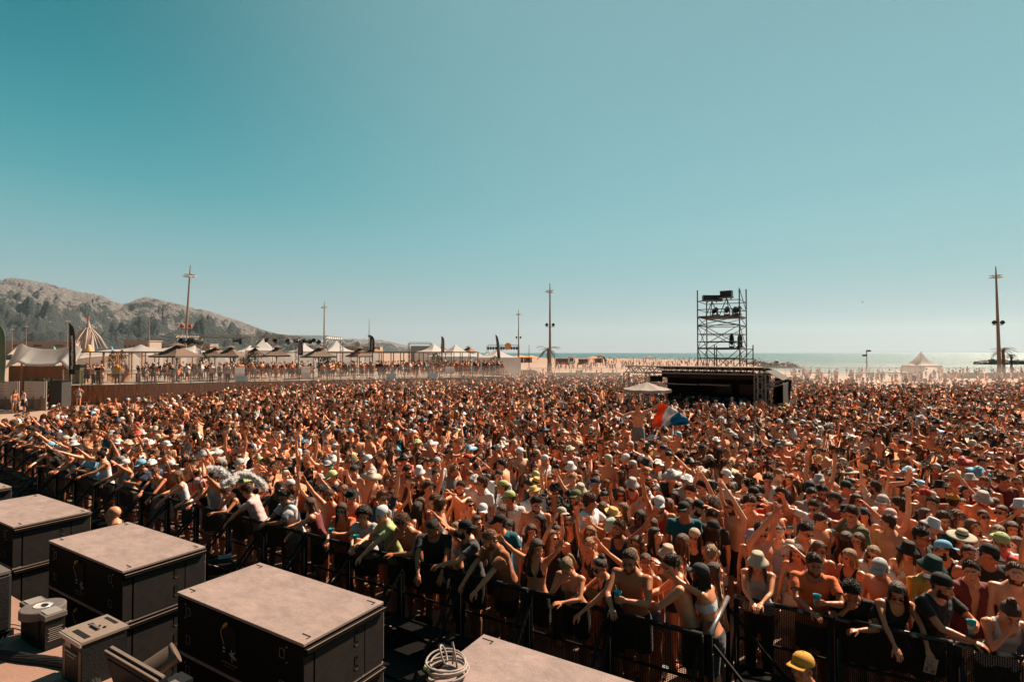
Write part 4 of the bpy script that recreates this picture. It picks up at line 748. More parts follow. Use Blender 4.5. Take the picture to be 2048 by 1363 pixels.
# local frame: x along the front (0..SW, left to right), y = -SD..0 (towards the stage is negative), z up
def make_sub():
    t = thing('subwoofer', (0, 0, 0), 'x', 'subwoofer', 'subwoofers stacked in front of the stage', rz=ANG_U)
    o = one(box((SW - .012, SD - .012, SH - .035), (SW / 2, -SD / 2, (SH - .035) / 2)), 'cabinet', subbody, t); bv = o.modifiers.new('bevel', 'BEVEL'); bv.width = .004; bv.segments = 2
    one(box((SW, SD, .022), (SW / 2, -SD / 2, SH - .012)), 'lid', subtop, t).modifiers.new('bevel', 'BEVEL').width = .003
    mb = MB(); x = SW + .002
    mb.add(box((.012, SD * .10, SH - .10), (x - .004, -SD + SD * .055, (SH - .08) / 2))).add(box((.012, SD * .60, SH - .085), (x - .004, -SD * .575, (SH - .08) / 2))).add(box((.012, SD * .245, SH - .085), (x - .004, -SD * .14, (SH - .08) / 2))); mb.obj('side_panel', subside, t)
    one(beam((SW + .012, -SD + .01, SH - .05), (SW + .012, -.01, SH - .05), .034, .024), 'lip_rail', subbody, t)
    MB().add(beam((SW + .030, -SD + .008, SH - .034), (SW + .030, -.008, SH - .034), .005)).add(beam((SW - .001, -.002, .02), (SW - .001, -.002, SH - .04), .005)).obj('edge_trim', edgem, t)
    for zc in (SH * .28, SH * .66):
        mb = MB(); y = -SD * .38; mb.add(box((.006, .030, .075), (x + .003, y, zc))); mb.add(xf(lathe([(0, -.003), (.015, -.003), (.015, .003), (0, .003)], 14), roty(math.pi / 2), (x + .003, y, zc - .038))).add(xf(lathe([(0, -.003), (.015, -.003), (.015, .003), (0, .003)], 14), roty(math.pi / 2), (x + .003, y, zc + .038))); s_ = mb.obj('handle_slot', hole, t)
        one(tube([(x + .004, y - .017 * math.cos(a), zc - .037 - .017 * math.sin(a)) for a in np.linspace(-.3, 2.6, 9)], .0028, 5), 'slot_rim', edgem, s_)
    for cx, cy, sx, sy in ((.07, -.07, 1, -1), (SW - .08, -.07, -1, -1), (.07, -SD + .07, 1, 1), (SW - .08, -SD + .07, -1, 1)):
        mb = MB().add(box((.085, .007, .003), (cx, cy + .018, SH + .0005))).add(box((.007, .036, .003), (cx + .04, cy, SH + .0005))); mb.obj('corner_recess', hole, t)
    # stage side: latches, connector recess, emblem
    y = -SD + .004
    for cx in (.17, SW - .22):
        for cz in (SH * .26, SH * .74):
            mb = MB()
            for dx, dz, w, h in ((0, .03, .05, .004), (0, -.03, .05, .004), (-.025, 0, .004, .06), (.025, 0, .004, .06)): mb.add(box((w, .004, h), (cx + dx, y - .003, cz + dz)))
            mb.obj('latch_plate', mat('dull_steel', (.16, .14, .12), .5, .4), t)
    for cx in (.13, SW - .17):
        mb = MB()
        for dz in (-.05, .05): mb.add(box((.008, .006, .008), (cx, y - .003, SH * .74 + dz)))
        mb.obj('screw', screw, t)
    cx = SW * .47
    one(box((.15, .004, .17), (cx, y - .0035, SH * .62)), 'connector_plate', hole, t)
    one(beam((cx - .035, y - .03, SH * .80), (cx - .005, y - .03, SH * .865), .018), 'yellow_plug', yel, t)
    one(tube([(cx - .035, y - .03, SH * .80), (cx - .075, y - .028, SH * .72), (cx - .085, y - .012, SH * .58), (cx - .07, y - .006, SH * .48)], .0028, 6), 'yellow_cable', yel, t)
    mb = MB(); c0 = np.array([cx + .03, y - .006, SH * .36])
    for a, ln, w in ((100, .035, .024), (35, .05, .020), (-20, .065, .018), (-85, .055, .014), (-35, .05, .02), (175, .035, .02), (200, .025, .03)):
        d_ = np.array([math.cos(R(a)), 0, math.sin(R(a))]); pp = np.array([-d_[2], 0, d_[0]]) * w / 2; mb.add((np.array([c0 + pp, c0 - pp, c0 + d_ * ln * 1.0 - pp * .3, c0 + d_ * ln + pp * .3]), [(0, 1, 2, 3)]))
    mb.add(box((.03, .002, .014), (cx - .07, y - .005, SH * .42))).add(box((.024, .002, .012), (cx - .07, y - .005, SH * .36)))
    mb.obj('emblem', whitep, t); mb = MB(); rr = random.Random(3)
    for k in range(12): mb.add(box((.005, .002, .011 if k % 3 else .017), (cx - .09 + k * .0165, y - .005, SH * .20))); mb.add(box((.009, .002, .003), (cx - .087 + k * .0165, y - .005, SH * .20 + (.004 if k % 2 else -.004))))
    for k in range(10): mb.add(box((.008, .002, .004), (cx - .06 + k * .013, y - .005, SH * .145)))
    mb.obj('lettering', mat('faint_print', (.16, .13, .11), .8), t)
    return t
proto = make_sub(); first = True
stackn = ['stack cut by the picture edge', 'stack before the bald guard', 'stack behind the stage lights', 'big middle stack', 'stack carrying the white cable coil']
backc = [(-4.44, 4.6), (-3.36, 3.96), (-2.275, 3.313), (-1.205, 2.675), (-.1009, 2.0)]
layers = ['topmost', 'second from top', 'third from top', 'fourth from top', 'lowest']
for i, (bx, by) in enumerate(backc):
    for k in range(5):
        o = proto if first else copy_tree(proto); first = False
        o.location = (bx * HS, by * HS, CAM_H - HS - SH * (k + 1) - .001 * k); o['label'] = 'black subwoofer with dusty lid, %s in the %s' % (layers[k], stackn[i])
        o.location[2] += 0
    if True:
        zb = CAM_H - HS - SH * 5 - .006; c = np.array([bx * HS, by * HS, 0]) + U * SW / 2 - NN * SD / 2
        q = one(box((SW, SD, zb - .004), (0, 0, zb / 2)), 'stack_base', blackplastic); q.location = c; q.rotation_euler = (0, 0, ANG_U); tag(q, 'black base board under the %s' % stackn[i], 'base board', 'base boards under the subwoofers')
# white cable coil on the last stack
ct = np.array([-.1009 * HS, 2.0 * HS, CAM_H - HS]); cc = G(893, 1331, CAM_H - HS + .05)
t = thing('cable_coil', (cc[0], cc[1], CAM_H - HS), 'coiled white cable tied with yellow tape on a dusty subwoofer lid', 'cable'); cab = mat('white_cable', (.30, .24, .21), .55)
rr = random.Random(5); pts = []
for k in range(7 * 24):
    a = k / 24 * 2 * math.pi; lp = k // 24; r1 = .118 + .012 * math.sin(lp * 2.1) + .004 * math.sin(a * 2 + lp); pts.append((math.cos(a) * r1 + .008 * math.sin(lp * 3), math.sin(a) * r1 * .9 + .006 * lp - .015, .012 + .006 * lp + .012 * (1 + math.sin(a + lp * .7)) + (.03 if lp > 4 else 0) * max(0, math.sin(a))))
one(tube(pts, .0062, 6), 'cable', cab, t, True)
pts = [(-.02 + .02 * math.cos(a), .03 + .05 * math.sin(a), .05 + .10 * math.sin(a / 2) ** 2) for a in np.linspace(0, 6.28, 24)]; one(tube(pts, .0062, 6), 'cable_loop', cab, t, True)
one(tube([(.03, .06, .03), (.035, .07, .12), (.03, .04, .17), (.05, .02, .10), (.06, .02, .03)], .0062, 6), 'cable_end', cab, t, True)
MB().add(box((.03, .02, .05), (-.115, -.03, .035), rotz(.4))).obj('yellow_tape', mat('yellow_tape', (.62, .55, .12), .6), t); one(box((.05, .05, .05), (-.13, -.06, .024), rotz(.5)), 'plug', hole, t)
# ================================================================ STAGE DECK AND ITS LIGHTS
ZD = 2.1; E = np.array([-3.36, 4.26, 0]); deckmat = mat('dusty_stage_plywood', (0.265, 0.150, 0.110), 0.85, noise_amt=0.14, noise_scale=4, bump=0.2, bump_scale=50)
P = [E - U * 7, E + U * 2.3, E + U * 2.3 - NN * 6.5, E - U * 7 - NN * 6.5]
o = one(prism([(p[0], p[1]) for p in P], ZD - .10, ZD), 'stage_deck', deckmat); tag(o, 'dusty plywood stage deck with lights and cables at its edge', 'stage deck')
o = one(prism([(p[0], p[1]) for p in (P[0] - NN * .05, P[1] - NN * .05, P[2] + NN * .05, P[3] + NN * .05)], 0.01, ZD - .101), 'stage_skirt', blackfab); tag(o, 'black cloth skirt hanging below the stage deck', 'skirt')
fixm = mat('dusty_grey_housing', (0.115, 0.090, 0.080), .55, noise_amt=.2, noise_scale=12, bump=.1, bump_scale=80)
def ud(name, px, py, z, label, cat='stage light', rz=0.0, base=ZD):
    p = G(px, py, z); return thing(name, (p[0], p[1], base), label, cat, rz=ANG_U + rz)
# moving head lying on its yoke
t = ud('moving_head_light', 86, 1210, ZD + .25, 'grey moving head light with round top plate on the deck edge'); hh = .32; t.scale = (.78,) * 3
mb = MB()
mb.add(prism([(-.29, -.085), (.29, -.085), (.29, .085), (-.29, .085)], hh - .05, hh - .003)); mb.add(xf(lathe([(0, hh - .075), (.175, hh - .075), (.175, hh - .006), (.165, hh + .002), (0, hh + .002)], 40), None)); o = mb.obj('top_plate', fixm, t); o.modifiers.new('bevel', 'BEVEL').width = .004
for s in (-1, 1):
    one(box((.16, .12, .006), (s * .195, 0, hh + .001)), 'raised_panel', mat('paler_plate', (.22, .19, .17), .5, noise_amt=.15), t)
    one(box((.10, .15, hh - .06), (s * .225, 0, (hh - .06) / 2 + .01)), 'yoke_arm', blackplastic, t)
    mb = MB()
    for dx in (-.06, .06):
        for dy in (-.07, .07): mb.add(ell((s * .2 + dx, dy, hh), (.006, .006, .004), 6, 4))
    mb.obj('screw', screw, t)
one(lathe([(0, hh + .004), (.065, hh + .004), (.07, hh + .008), (.074, hh + .004)], 28), 'round_badge', mat('badge', (.55, .50, .47), .3, .3), t)
one(xf(lathe([(0, hh + .010), (.036, hh + .010)], 18), np.diag([1.2, .7, 1]), (.018, .01, 0)), 'badge_hole', hole, t)
one(box((.30, .17, .22), (0, 0, .13)), 'lamp_body', blackplastic, t); one(box((.34, .2, .05), (0, 0, .035)), 'base', blackplastic, t)
mb = MB(); [mb.add(box((.002, .11 - .02 * (k % 2), .006), (.276, -.0, hh - .13 - k * .018))) for k in range(7)]; mb.obj('rating_label', mat('faint_print2', (.22, .18, .16), .8), t)
# square strobe / hazer box
t = ud('square_stage_light', 190, 1257, ZD + .29, 'square stage light with slotted grey top and perforated sides'); hh = .32; t.scale = (.92,) * 3; a_, b_ = .155, .135
one(box((2 * a_, 2 * b_, hh - .02), (0, 0, (hh - .02) / 2)), 'housing', blackplastic, t)
o = one(box((2 * a_ + .02, 2 * b_ + .02, .018), (0, 0, hh - .005)), 'top_plate', mat('dusty_tan_plate', (.20, .145, .115), .6, noise_amt=.15, noise_scale=20), t)
one(beam((-a_ - .01, -b_ - .014, hh - .014), (a_ + .01, -b_ - .014, hh - .014), .012, .028), 'front_lip', mat('bare_alu', (.38, .33, .30), .4, .4), t)
MB().add(box((.20, .035, .002), (.02, -b_ + .045, hh + .0055))).add(box((.17, .022, .002), (-.03, b_ - .02, hh + .0055))).obj('slot', hole, t)
mb = MB()
for dx, dy, w, h in ((-.10, .02, .008, .03), (-.09, .033, .022, .006), (-.09, .008, .022, .006), (-.065, .02, .008, .03), (-.055, .008, .018, .006), (-.035, .02, .006, .014)): mb.add(box((w, h, .002), (dx, dy - .01, hh + .0055)))
mb.obj('lettering', hole, t)
for s, sh in ((-1, 0), (1, 0)): one(box((.035, .003, hh - .08), (s * (a_ - .035), -b_ - .001, (hh - .06) / 2)), 'perforated_strip', mat('warm_perforated', (.20, .12, .08), .6, noise_amt=.6, noise_scale=300), t)
MB().add(beam((-.08, -b_ - .012, hh - .10), (.10, -b_ - .012, hh - .10), .008)).add(beam((-.05, -b_ - .012, hh - .125), (.07, -b_ - .012, hh - .125), .006)).obj('handle_bar', alu, t)
one(box((.09, .002, .045), (-.06, -b_ - .003, hh - .06)), 'paper_label', whitep, t)
one(beam((-.06, 0, hh + .012), (.06, 0, hh + .012), .012), 'top_bar', fixm, t)
MB().add(ell((.05, .04, hh + .008), (.014, .01, .006), 10, 6)).add(ell((-.0, .03, hh + .008), (.008, .008, .006), 8, 5)).obj('knob', hole, t)
# flat LED panel with barn door and a cylindrical lamp
t = ud('flat_panel_light', 268, 1330, ZD + .30, 'black flat panel light leaning beside the lamp tube'); L1 = .60
Mx = rotx(R(14))
one(xf(box((L1, .055, .40), (0, 0, -.20)), Mx, (0, 0, .31)), 'panel_housing', blackplastic, t); MB().add(xf(box((L1, .010, .012), (0, -.020, 0)), Mx, (0, 0, .316))).add(xf(box((L1, .016, .012), (0, .012, 0)), Mx, (0, 0, .316))).obj('top_edge', mat('dusty_tan_plate', (.36, .26, .21)), t)
one(xf(box((L1 - .06, .004, .34), (0, -.031, -.2)), Mx, (0, 0, .31)), 'lens_face', mat('dark_lens', (.004, .004, .005), .6), t); one(box((.09, .10, .06), (L1 / 2 + .05, .02, .25)), 'hinge_block', fixm, t)
one(box((.12, .14, .26), (L1 / 2 - .02, .08, .13)), 'stand', blackplastic, t)
p0 = G(305, 1335, ZD + .20); p1 = G(352, 1303, ZD + .26); pc_ = (p0 + p1) / 2; t = thing('cylinder_lamp', (pc_[0], pc_[1], ZD), 'brown metal tube lamp lying behind the flat panel light', 'stage light')
q0 = p0 - [pc_[0], pc_[1], ZD]; q1 = p1 - [pc_[0], pc_[1], ZD]; q0 = q0 - (q1 - q0) * .5; one(tube([q0, q0 + (q1 - q0) * .98, q1], [.062, .062, .058], 24), 'tube_body', mat('brown_enamel', (.16, .105, .08), .4, .2, noise_amt=.2), t, False); one(tube([q1 + (q0 - q1) * .03, q1 + (q1 - q0) * .01], .066, 24), 'end_ring', mat('brown_enamel'), t)
one(box((.2, .16, .15), (q0[0], q0[1], .075)), 'stand', blackplastic, t)
# left edge fixture with orange sticker
t = ud('followspot', -38, 1190, ZD + .30, 'black stage light with orange numbered sticker cut by the picture edge'); Mz = np.eye(3)
one(box((.34, .26, .42), (0, 0, .25)), 'housing', blackplastic, t).modifiers.new('bevel', 'BEVEL').width = .02; one(beam((-.18, 0, .47), (.17, 0, .47), .24, .02), 'top_plate', fixm, t)
one(ell((.10, -.13, .32), (.05, .03, .05), 16, 10), 'knob', hole, t, True); one(tube([(.10 + .055 * math.cos(a), -.135, .32 + .055 * math.sin(a)) for a in np.linspace(0.2, 3.0, 12)], .006, 6), 'knob_ring', alu, t)
one(box((.11, .004, .14), (.09, -.133, .15)), 'orange_sticker', mat('orange_sticker', (.62, .33, .06), .5), t); fc = bpy.data.curves.new('sticker_text', 'FONT'); fc.body = 'S51'; fc.size = .07; fc.extrude = .0006; fc.align_x = 'CENTER'; fc.align_y = 'CENTER'
fo = bpy.data.objects.new('tmp', fc); COL.objects.link(fo); bpy.context.view_layer.update(); me = bpy.data.meshes.new_from_object(fo.evaluated_get(bpy.context.evaluated_depsgraph_get())); bpy.data.objects.remove(fo)
fo = bpy.data.objects.new('lettering', me); COL.objects.link(fo); fo.parent = t; fo.location = (.11, -.1368, .15); fo.rotation_euler = (R(90), R(90), 0); me.materials.clear(); me.materials.append(hole)
one(box((.36, .28, .04), (0, 0, .02)), 'base', blackplastic, t)
t = ud('small_case', -52, 1108, ZD + .33, 'small dusty topped case at the picture edge behind the stage light', 'case'); one(box((.30, .22, .30), (0, 0, .15)), 'case_body', mat('brown_case', (.16, .09, .07), .7), t); one(box((.33, .25, .03), (0, 0, .316)), 'lid', subtop, t)
# cables on the deck
def cable(pxs, z, r, m, label, n=60, wob=0.0, k=1):
    t = None; P = [G(a, b, z) for a, b in pxs]; P = np.array(P); s_ = np.linspace(0, 1, len(P)); tt = np.linspace(0, 1, n); Q_ = np.stack([np.interp(tt, s_, P[:, i]) for i in range(3)], 1)
    for _ in range(6): Q_[1:-1] = (Q_[:-2] + Q_[1:-1] * 2 + Q_[2:]) / 4
    mb = MB()
    for j in range(k):
        ph = j * 2.4; off = np.array([[wob * math.cos(a * 9 + ph), wob * math.sin(a * 11 + ph), wob * .7 * (1 + math.sin(a * 13 + ph))] for a in tt]); mb.add(tube(Q_ + off, r, 7))
    o = mb.obj('cable' if k == 1 else 'cable_bundle', m, None, True); tag(o, label, 'cable'); return o
cable([(-60, 1306), (0, 1309), (50, 1317), (100, 1322), (140, 1330), (172, 1340), (190, 1362), (190, 1420)], ZD + .015, .013, mat('black_rubber', (.015, .013, .012), .5), 'thick bundle of black cables crossing the dusty deck', 90, .014, 7)
cable([(-30, 1250), (0, 1249), (28, 1247), (52, 1253), (72, 1270), (85, 1290)], ZD + .02, .0055, mat('grey_cable', (.30, .24, .21), .5), 'thin grey cable arching across the deck before the moving head')
cable([(-10, 1262), (8, 1270), (0, 1284), (-12, 1296), (6, 1285), (16, 1268), (4, 1258)], ZD + .012, .005, mat('grey_cable'), 'looped grey cable at the edge of the deck')
cable([(20, 1270), (52, 1262), (70, 1255)], ZD + .008, .003, mat('black_rubber'), 'thin black wire lying straight on the deck', 20)
# ================================================================ FRONT BARRIERS
ironm = mat('barrier_black', (0.012, 0.009, 0.008), .75, .0, noise_amt=.5, noise_scale=14); worn = mat('barrier_worn_steel', (.34, .31, .29), .3, .7, noise_amt=.35, noise_scale=20)
chip = mat('chipped_rail', (.3, .28, .26), .35); tn = chip.node_tree; b = tn.nodes['Principled BSDF']; tc = N(tn, 'ShaderNodeTexCoord'); n = N(tn, 'ShaderNodeTexNoise', i_Scale=3.2, i_Detail=4.0); L(tn, tc.outputs['Object'], n.inputs['Vector']); cr = N(tn, 'ShaderNodeValToRGB'); L(tn, n.outputs['Fac'], cr.inputs[0]); cr.color_ramp.elements[0].position = .52; cr.color_ramp.elements[0].color = (.010, .009, .008, 1); cr.color_ramp.elements[1].position = .60; cr.color_ramp.elements[1].color = (.36, .34, .32, 1); L(tn, cr.outputs[0], b.inputs['Base Color'])
perf = bpy.data.materials.new('perforated_sheet'); perf.use_nodes = True; tn = perf.node_tree; b = tn.nodes['Principled BSDF']; b.inputs['Base Color'].default_value = (.014, .010, .008, 1); b.inputs['Roughness'].default_value = .6; b.inputs['Specular IOR Level'].default_value = .2
tc = N(tn, 'ShaderNodeTexCoord'); vm = N(tn, 'ShaderNodeVectorMath', operation='SCALE'); vm.inputs['Scale'].default_value = 52.0; L(tn, tc.outputs['Object'], vm.inputs[0]); fr = N(tn, 'ShaderNodeVectorMath', operation='FRACTION'); L(tn, vm.outputs[0], fr.inputs[0])
sb = N(tn, 'ShaderNodeVectorMath', operation='SUBTRACT'); L(tn, fr.outputs[0], sb.inputs[0]); sb.inputs[1].default_value = (.5, .5, .5); mu = N(tn, 'ShaderNodeVectorMath', operation='MULTIPLY'); L(tn, sb.outputs[0], mu.inputs[0]); mu.inputs[1].default_value = (1, 0, 1)
le = N(tn, 'ShaderNodeVectorMath', operation='LENGTH'); L(tn, mu.outputs[0], le.inputs[0]); gt = N(tn, 'ShaderNodeMath', operation='GREATER_THAN', i_1=.34); L(tn, le.outputs['Value'], gt.inputs[0]); L(tn, gt.outputs[0], b.inputs['Alpha'])
BH = 1.15
def make_barrier(w, worn_rail=False):
    t = thing('stage_barrier', (0, 0, 0), 'x', 'barrier', 'black steel barriers between pit and crowd')
    one(tube([(0.01, 0, BH - .03), (w - .01, 0, BH - .03)], .028, 12), 'top_rail', (chip if worn_rail == 2 else worn) if worn_rail else ironm, t, True)
    MB().add(beam((.025, 0, .05), (.025, 0, BH - .04), .05)).add(beam((w - .025, 0, .05), (w - .025, 0, BH - .04), .05)).add(beam((.05, 0, .10), (w - .05, 0, .10), .04)).add(beam((.05, 0, .62), (w - .05, 0, .62), .028)).obj('frame', ironm, t)
    one((np.array([(.05, .012, .12), (w - .05, .012, .12), (w - .05, .012, BH - .06), (.05, .012, BH - .06)]), [(0, 1, 2, 3)]), 'perforated_panel', perf, t)
    for x in (.05, w - .05): one(beam((x, -.03, BH - .16), (x, -.92, .06), .03), 'brace', ironm, t)
    one(box((w - .04, .96, .02), (w / 2, -.46, .03)), 'foot_plate', ironm, t); one(box((w - .12, .26, .025), (w / 2, -.30, .36)), 'step', ironm, t)
    one(tube([(.03, -.01, .02), (.03, -.03, .5), (.03, -.03, .9)], .007, 5), 'lock_rod', worn, t)
    return t
def placeb(o, p, ang, label): o.location = (p[0], p[1], 0.008); o.rotation_euler = (0, 0, ang); o['label'] = label
nA = 16; sA0, sA1 = -14.9, 2.63; wA = (sA1 - sA0) / nA; pr = make_barrier(wA - .006); protoB = pr
for i in range(nA): o = pr if i == 0 else copy_tree(protoB); placeb(o, along(sA0 + wA * i), ANG_U, '%s black barrier of the main front line, counted from the sand side corner' % ordn(i))
nB = 17; pB0 = along(sA0 - .02, .65); pB1 = along(-33, 2.15); dB = (pB0 - pB1); wB = np.linalg.norm(dB) / nB; aB = math.atan2(dB[1], dB[0]); pr = make_barrier(wB - .006); first = pr
for i in range(nB): o = pr if i == 0 else copy_tree(first); placeb(o, pB0 - dB / nB * (i + 1), aB, '%s black barrier of the set back far line, counted from its corner' % ordn(i))
o = make_barrier(.60); placeb(o, along(sA0, .03), ANG_U + math.pi / 2, 'short black barrier closing the step in the line near the bald guard'); 
o = make_barrier(1.08, True); placeb(o, along(2.68, .05), ANG_U + math.pi / 2, 'black barrier turned sideways with shiny worn top rail at the corner')
nC = 9; wC = 1.1; pr = make_barrier(wC - .006, 2); first = pr
for i in range(nC): o = pr if i == 0 else copy_tree(first); placeb(o, along(2.74 + wC * i, 1.2), ANG_U, '%s black barrier past the shiny corner rail, with worn top rail' % ordn(i))
def line_off(s): return 0.0 if sA0 < s < 2.65 else (1.2 if s >= 2.65 else .65 + (-14.9 - s) * .083)
# odds and ends in the pit
def bottle(p, label, rz=0, lie=False):
    t = thing('water_bottle', p, label, 'bottle'); M_ = roty(R(88)) if lie else np.eye(3); z0 = .035 if lie else 0
    one(xf(lathe([(0, 0), (.034, 0), (.035, .02), (.033, .10), (.035, .15), (.030, .18), (.013, .21), (.013, .23), (0, .23)], 16), M_, (0, 0, z0)), 'bottle_body', mat('clear_plastic', (.55, .60, .62), .1, spec=.8), t, True); one(xf(lathe([(0, .228), (.016, .228), (.016, .25), (0, .25)], 12), M_, (0, 0, z0)), 'cap', whitep, t)
q = G(464, 1097, .40); bottle((q[0], q[1], .392), 'clear water bottle standing on a barrier step in the pit'); q = G(875, 1295, .05); bottle((q[0], q[1], .05), 'crumpled water bottle lying on the pit floor', lie=True)
q = G(450, 1112, .40); o = one(box((.22, .16, .006)), 'leaflet', bluesign); o.location = (q[0], q[1], .40); o.rotation_euler = (.1, 0, .5); tag(o, 'pale blue leaflet next to the water bottle in the pit', 'paper')
q = G(1330, 1352, .02); t = thing('plastic_cup', (q[0], q[1], .018), 'empty clear cup left on the pit floor', 'cup'); one(lathe([(.0, 0), (.03, 0), (.042, .13), (.039, .13), (.028, .006), (0, .006)], 16), 'cup_body', mat('clear_plastic'), t, True)
q = G(840, 1255, .05); t = thing('hand_drill_bag', (q[0], q[1], .03), 'black tool bag with white straps on the pit floor', 'bag'); one(ell((0, 0, .10), (.20, .13, .10), 14, 8), 'bag_body', blackfab, t, True); one(tube([(-.15, 0, .17), (-.05, .03, .26), (.08, .02, .25), (.16, 0, .16)], .012, 6), 'strap', whitep, t)
# ================================================================ PEOPLE
# local frame: facing -Y, z up, feet at 0; +X is the person's left (picture right when they face the camera)
def seg_closest(P, a, b):
    ab = b - a; t = np.clip(((P - a) @ ab) / max(ab @ ab, 1e-9), 0, 1); return np.linalg.norm(P - (a + t[:, None] * ab), axis=1), t
_rm = []
def remesh_all(jobs):
    """jobs: list of (MB, voxel, smooth iterations); returns a list of (verts, faces) after voxel remesh: one continuous surface each"""
    obs = []
    for mb, vox, it in jobs:
        o = bpy.data.objects.new('tmp', mb.mesh('tmp')); COL.objects.link(o); m = o.modifiers.new('r', 'REMESH'); m.mode = 'VOXEL'; m.voxel_size = vox
        if it: s = o.modifiers.new('s', 'SMOOTH'); s.factor = .5; s.iterations = it
        obs.append(o)
    bpy.context.view_layer.update(); dg = bpy.context.evaluated_depsgraph_get(); out = []
    for o in obs:
        me = o.evaluated_get(dg).to_mesh(); V = np.empty(len(me.vertices) * 3, np.float32); me.vertices.foreach_get('co', V); q = np.empty(len(me.loops), np.int32); me.loops.foreach_get('vertex_index', q)
        ls = np.empty(len(me.polygons), np.int32); me.polygons.foreach_get('loop_total', ls)
        V = V.reshape(-1, 3).astype(float)
        if (ls == 4).all(): Fq = q.reshape(-1, 4)
        else:
            st = np.concatenate([[0], np.cumsum(ls)[:-1]]); Fq = np.array([[q[s], q[s + 1], q[s + 2], q[s + 3] if l > 3 else q[s + 2]] for s, l in zip(st, ls)])
        out.append((V, Fq)); o.to_mesh_clear() if False else None
    for o in obs: me = o.data; bpy.data.objects.remove(o); bpy.data.meshes.remove(me)
    return out
def fast_mesh(name, V, Q, tint=None, mats=(), smooth=True, mi=None):
    """numpy quads (or triangles where the last two indices repeat) -> mesh"""
    Q = np.asarray(Q); me = bpy.data.meshes.new(name)
    if Q.shape[1] == 4 and (Q[:, 2] == Q[:, 3]).any():
        tri = Q[:, 2] == Q[:, 3]; lens = np.where(tri, 3, 4); mask = np.ones(Q.shape, bool); mask[tri, 3] = False; loops = Q[mask]
    else: lens = np.full(len(Q), Q.shape[1]); loops = Q.ravel()
    me.vertices.add(len(V)); me.vertices.foreach_set('co', np.asarray(V, np.float32).ravel()); me.loops.add(len(loops)); me.loops.foreach_set('vertex_index', loops.astype(np.int32))
    me.polygons.add(len(Q)); st = np.concatenate([[0], np.cumsum(lens)[:-1]]); me.polygons.foreach_set('loop_start', st.astype(np.int32))
    for m in mats: me.materials.append(m)
    if mi is not None: me.polygons.foreach_set('material_index', np.asarray(mi, np.int32))
    me.polygons.foreach_set('use_smooth', np.full(len(Q), bool(smooth)))
    if tint is not None:
        a = me.attributes.new('Tint', 'FLOAT_COLOR', 'POINT'); a.data.foreach_set('color', np.hstack([tint, np.ones((len(V), 1))]).astype(np.float32).ravel())
    me.update(calc_edges=True); me.validate(); return me
def catm(parts):
    V = []; Q = []; k = 0
    for v, q in parts: V.append(v); Q.append(np.asarray(q) + k); k += len(v)
    return np.vstack(V), np.vstack(Q)
def normals(V, Q):
    a = np.cross(V[Q[:, 2]] - V[Q[:, 0]], V[Q[:, 3]] - V[Q[:, 1]]); n = np.zeros_like(V)
    for i in range(4): np.add.at(n, Q[:, i], a)
    return n / np.maximum(np.linalg.norm(n, axis=1, keepdims=True), 1e-9)
def sub_faces(V, Q, mask):
    """keep the faces whose vertices all pass the mask; returns verts, quads, original indices"""
    keep = mask[Q].all(axis=1); Qk = Q[keep]; ids = np.unique(Qk); re = -np.ones(len(V), int); re[ids] = np.arange(len(ids)); return V[ids], re[Qk], ids
def shell(V, Q, mask, off, nz=0.0, sc=30.0, seed=0.0):
    """clothing or hair: part of the surface pushed outwards (off: number or per vertex array)"""
    n = normals(V, Q); Vs, Qs, ids = sub_faces(V, Q, mask)
    if not len(ids): return None
    o = (off[ids] if isinstance(off, np.ndarray) else np.full(len(ids), off))
    if nz: o = o + nz * np.array([noise.noise(Vector(v * sc + seed)) for v in Vs])
    Vs = Vs + n[ids] * o[:, None]
    E = np.vstack([Qs[:, [0, 1]], Qs[:, [1, 2]], Qs[:, [2, 3]], Qs[:, [3, 0]]]); k = np.sort(E, 1); kk = k[:, 0].astype(np.int64) * (len(Vs) + 1) + k[:, 1]; u, inv, c = np.unique(kk, return_inverse=True, return_counts=True); be = k[(c == 1)[inv.ravel()]]
    for _ in range(4):
        acc = np.zeros_like(Vs); cnt = np.zeros(len(Vs)); np.add.at(acc, be[:, 0], Vs[be[:, 1]]); np.add.at(acc, be[:, 1], Vs[be[:, 0]]); np.add.at(cnt, be[:, 0], 1); np.add.at(cnt, be[:, 1], 1); w = cnt > 0; Vs[w] = Vs[w] * .45 + (acc[w] / cnt[w][:, None]) * .55
    return Vs, Qs
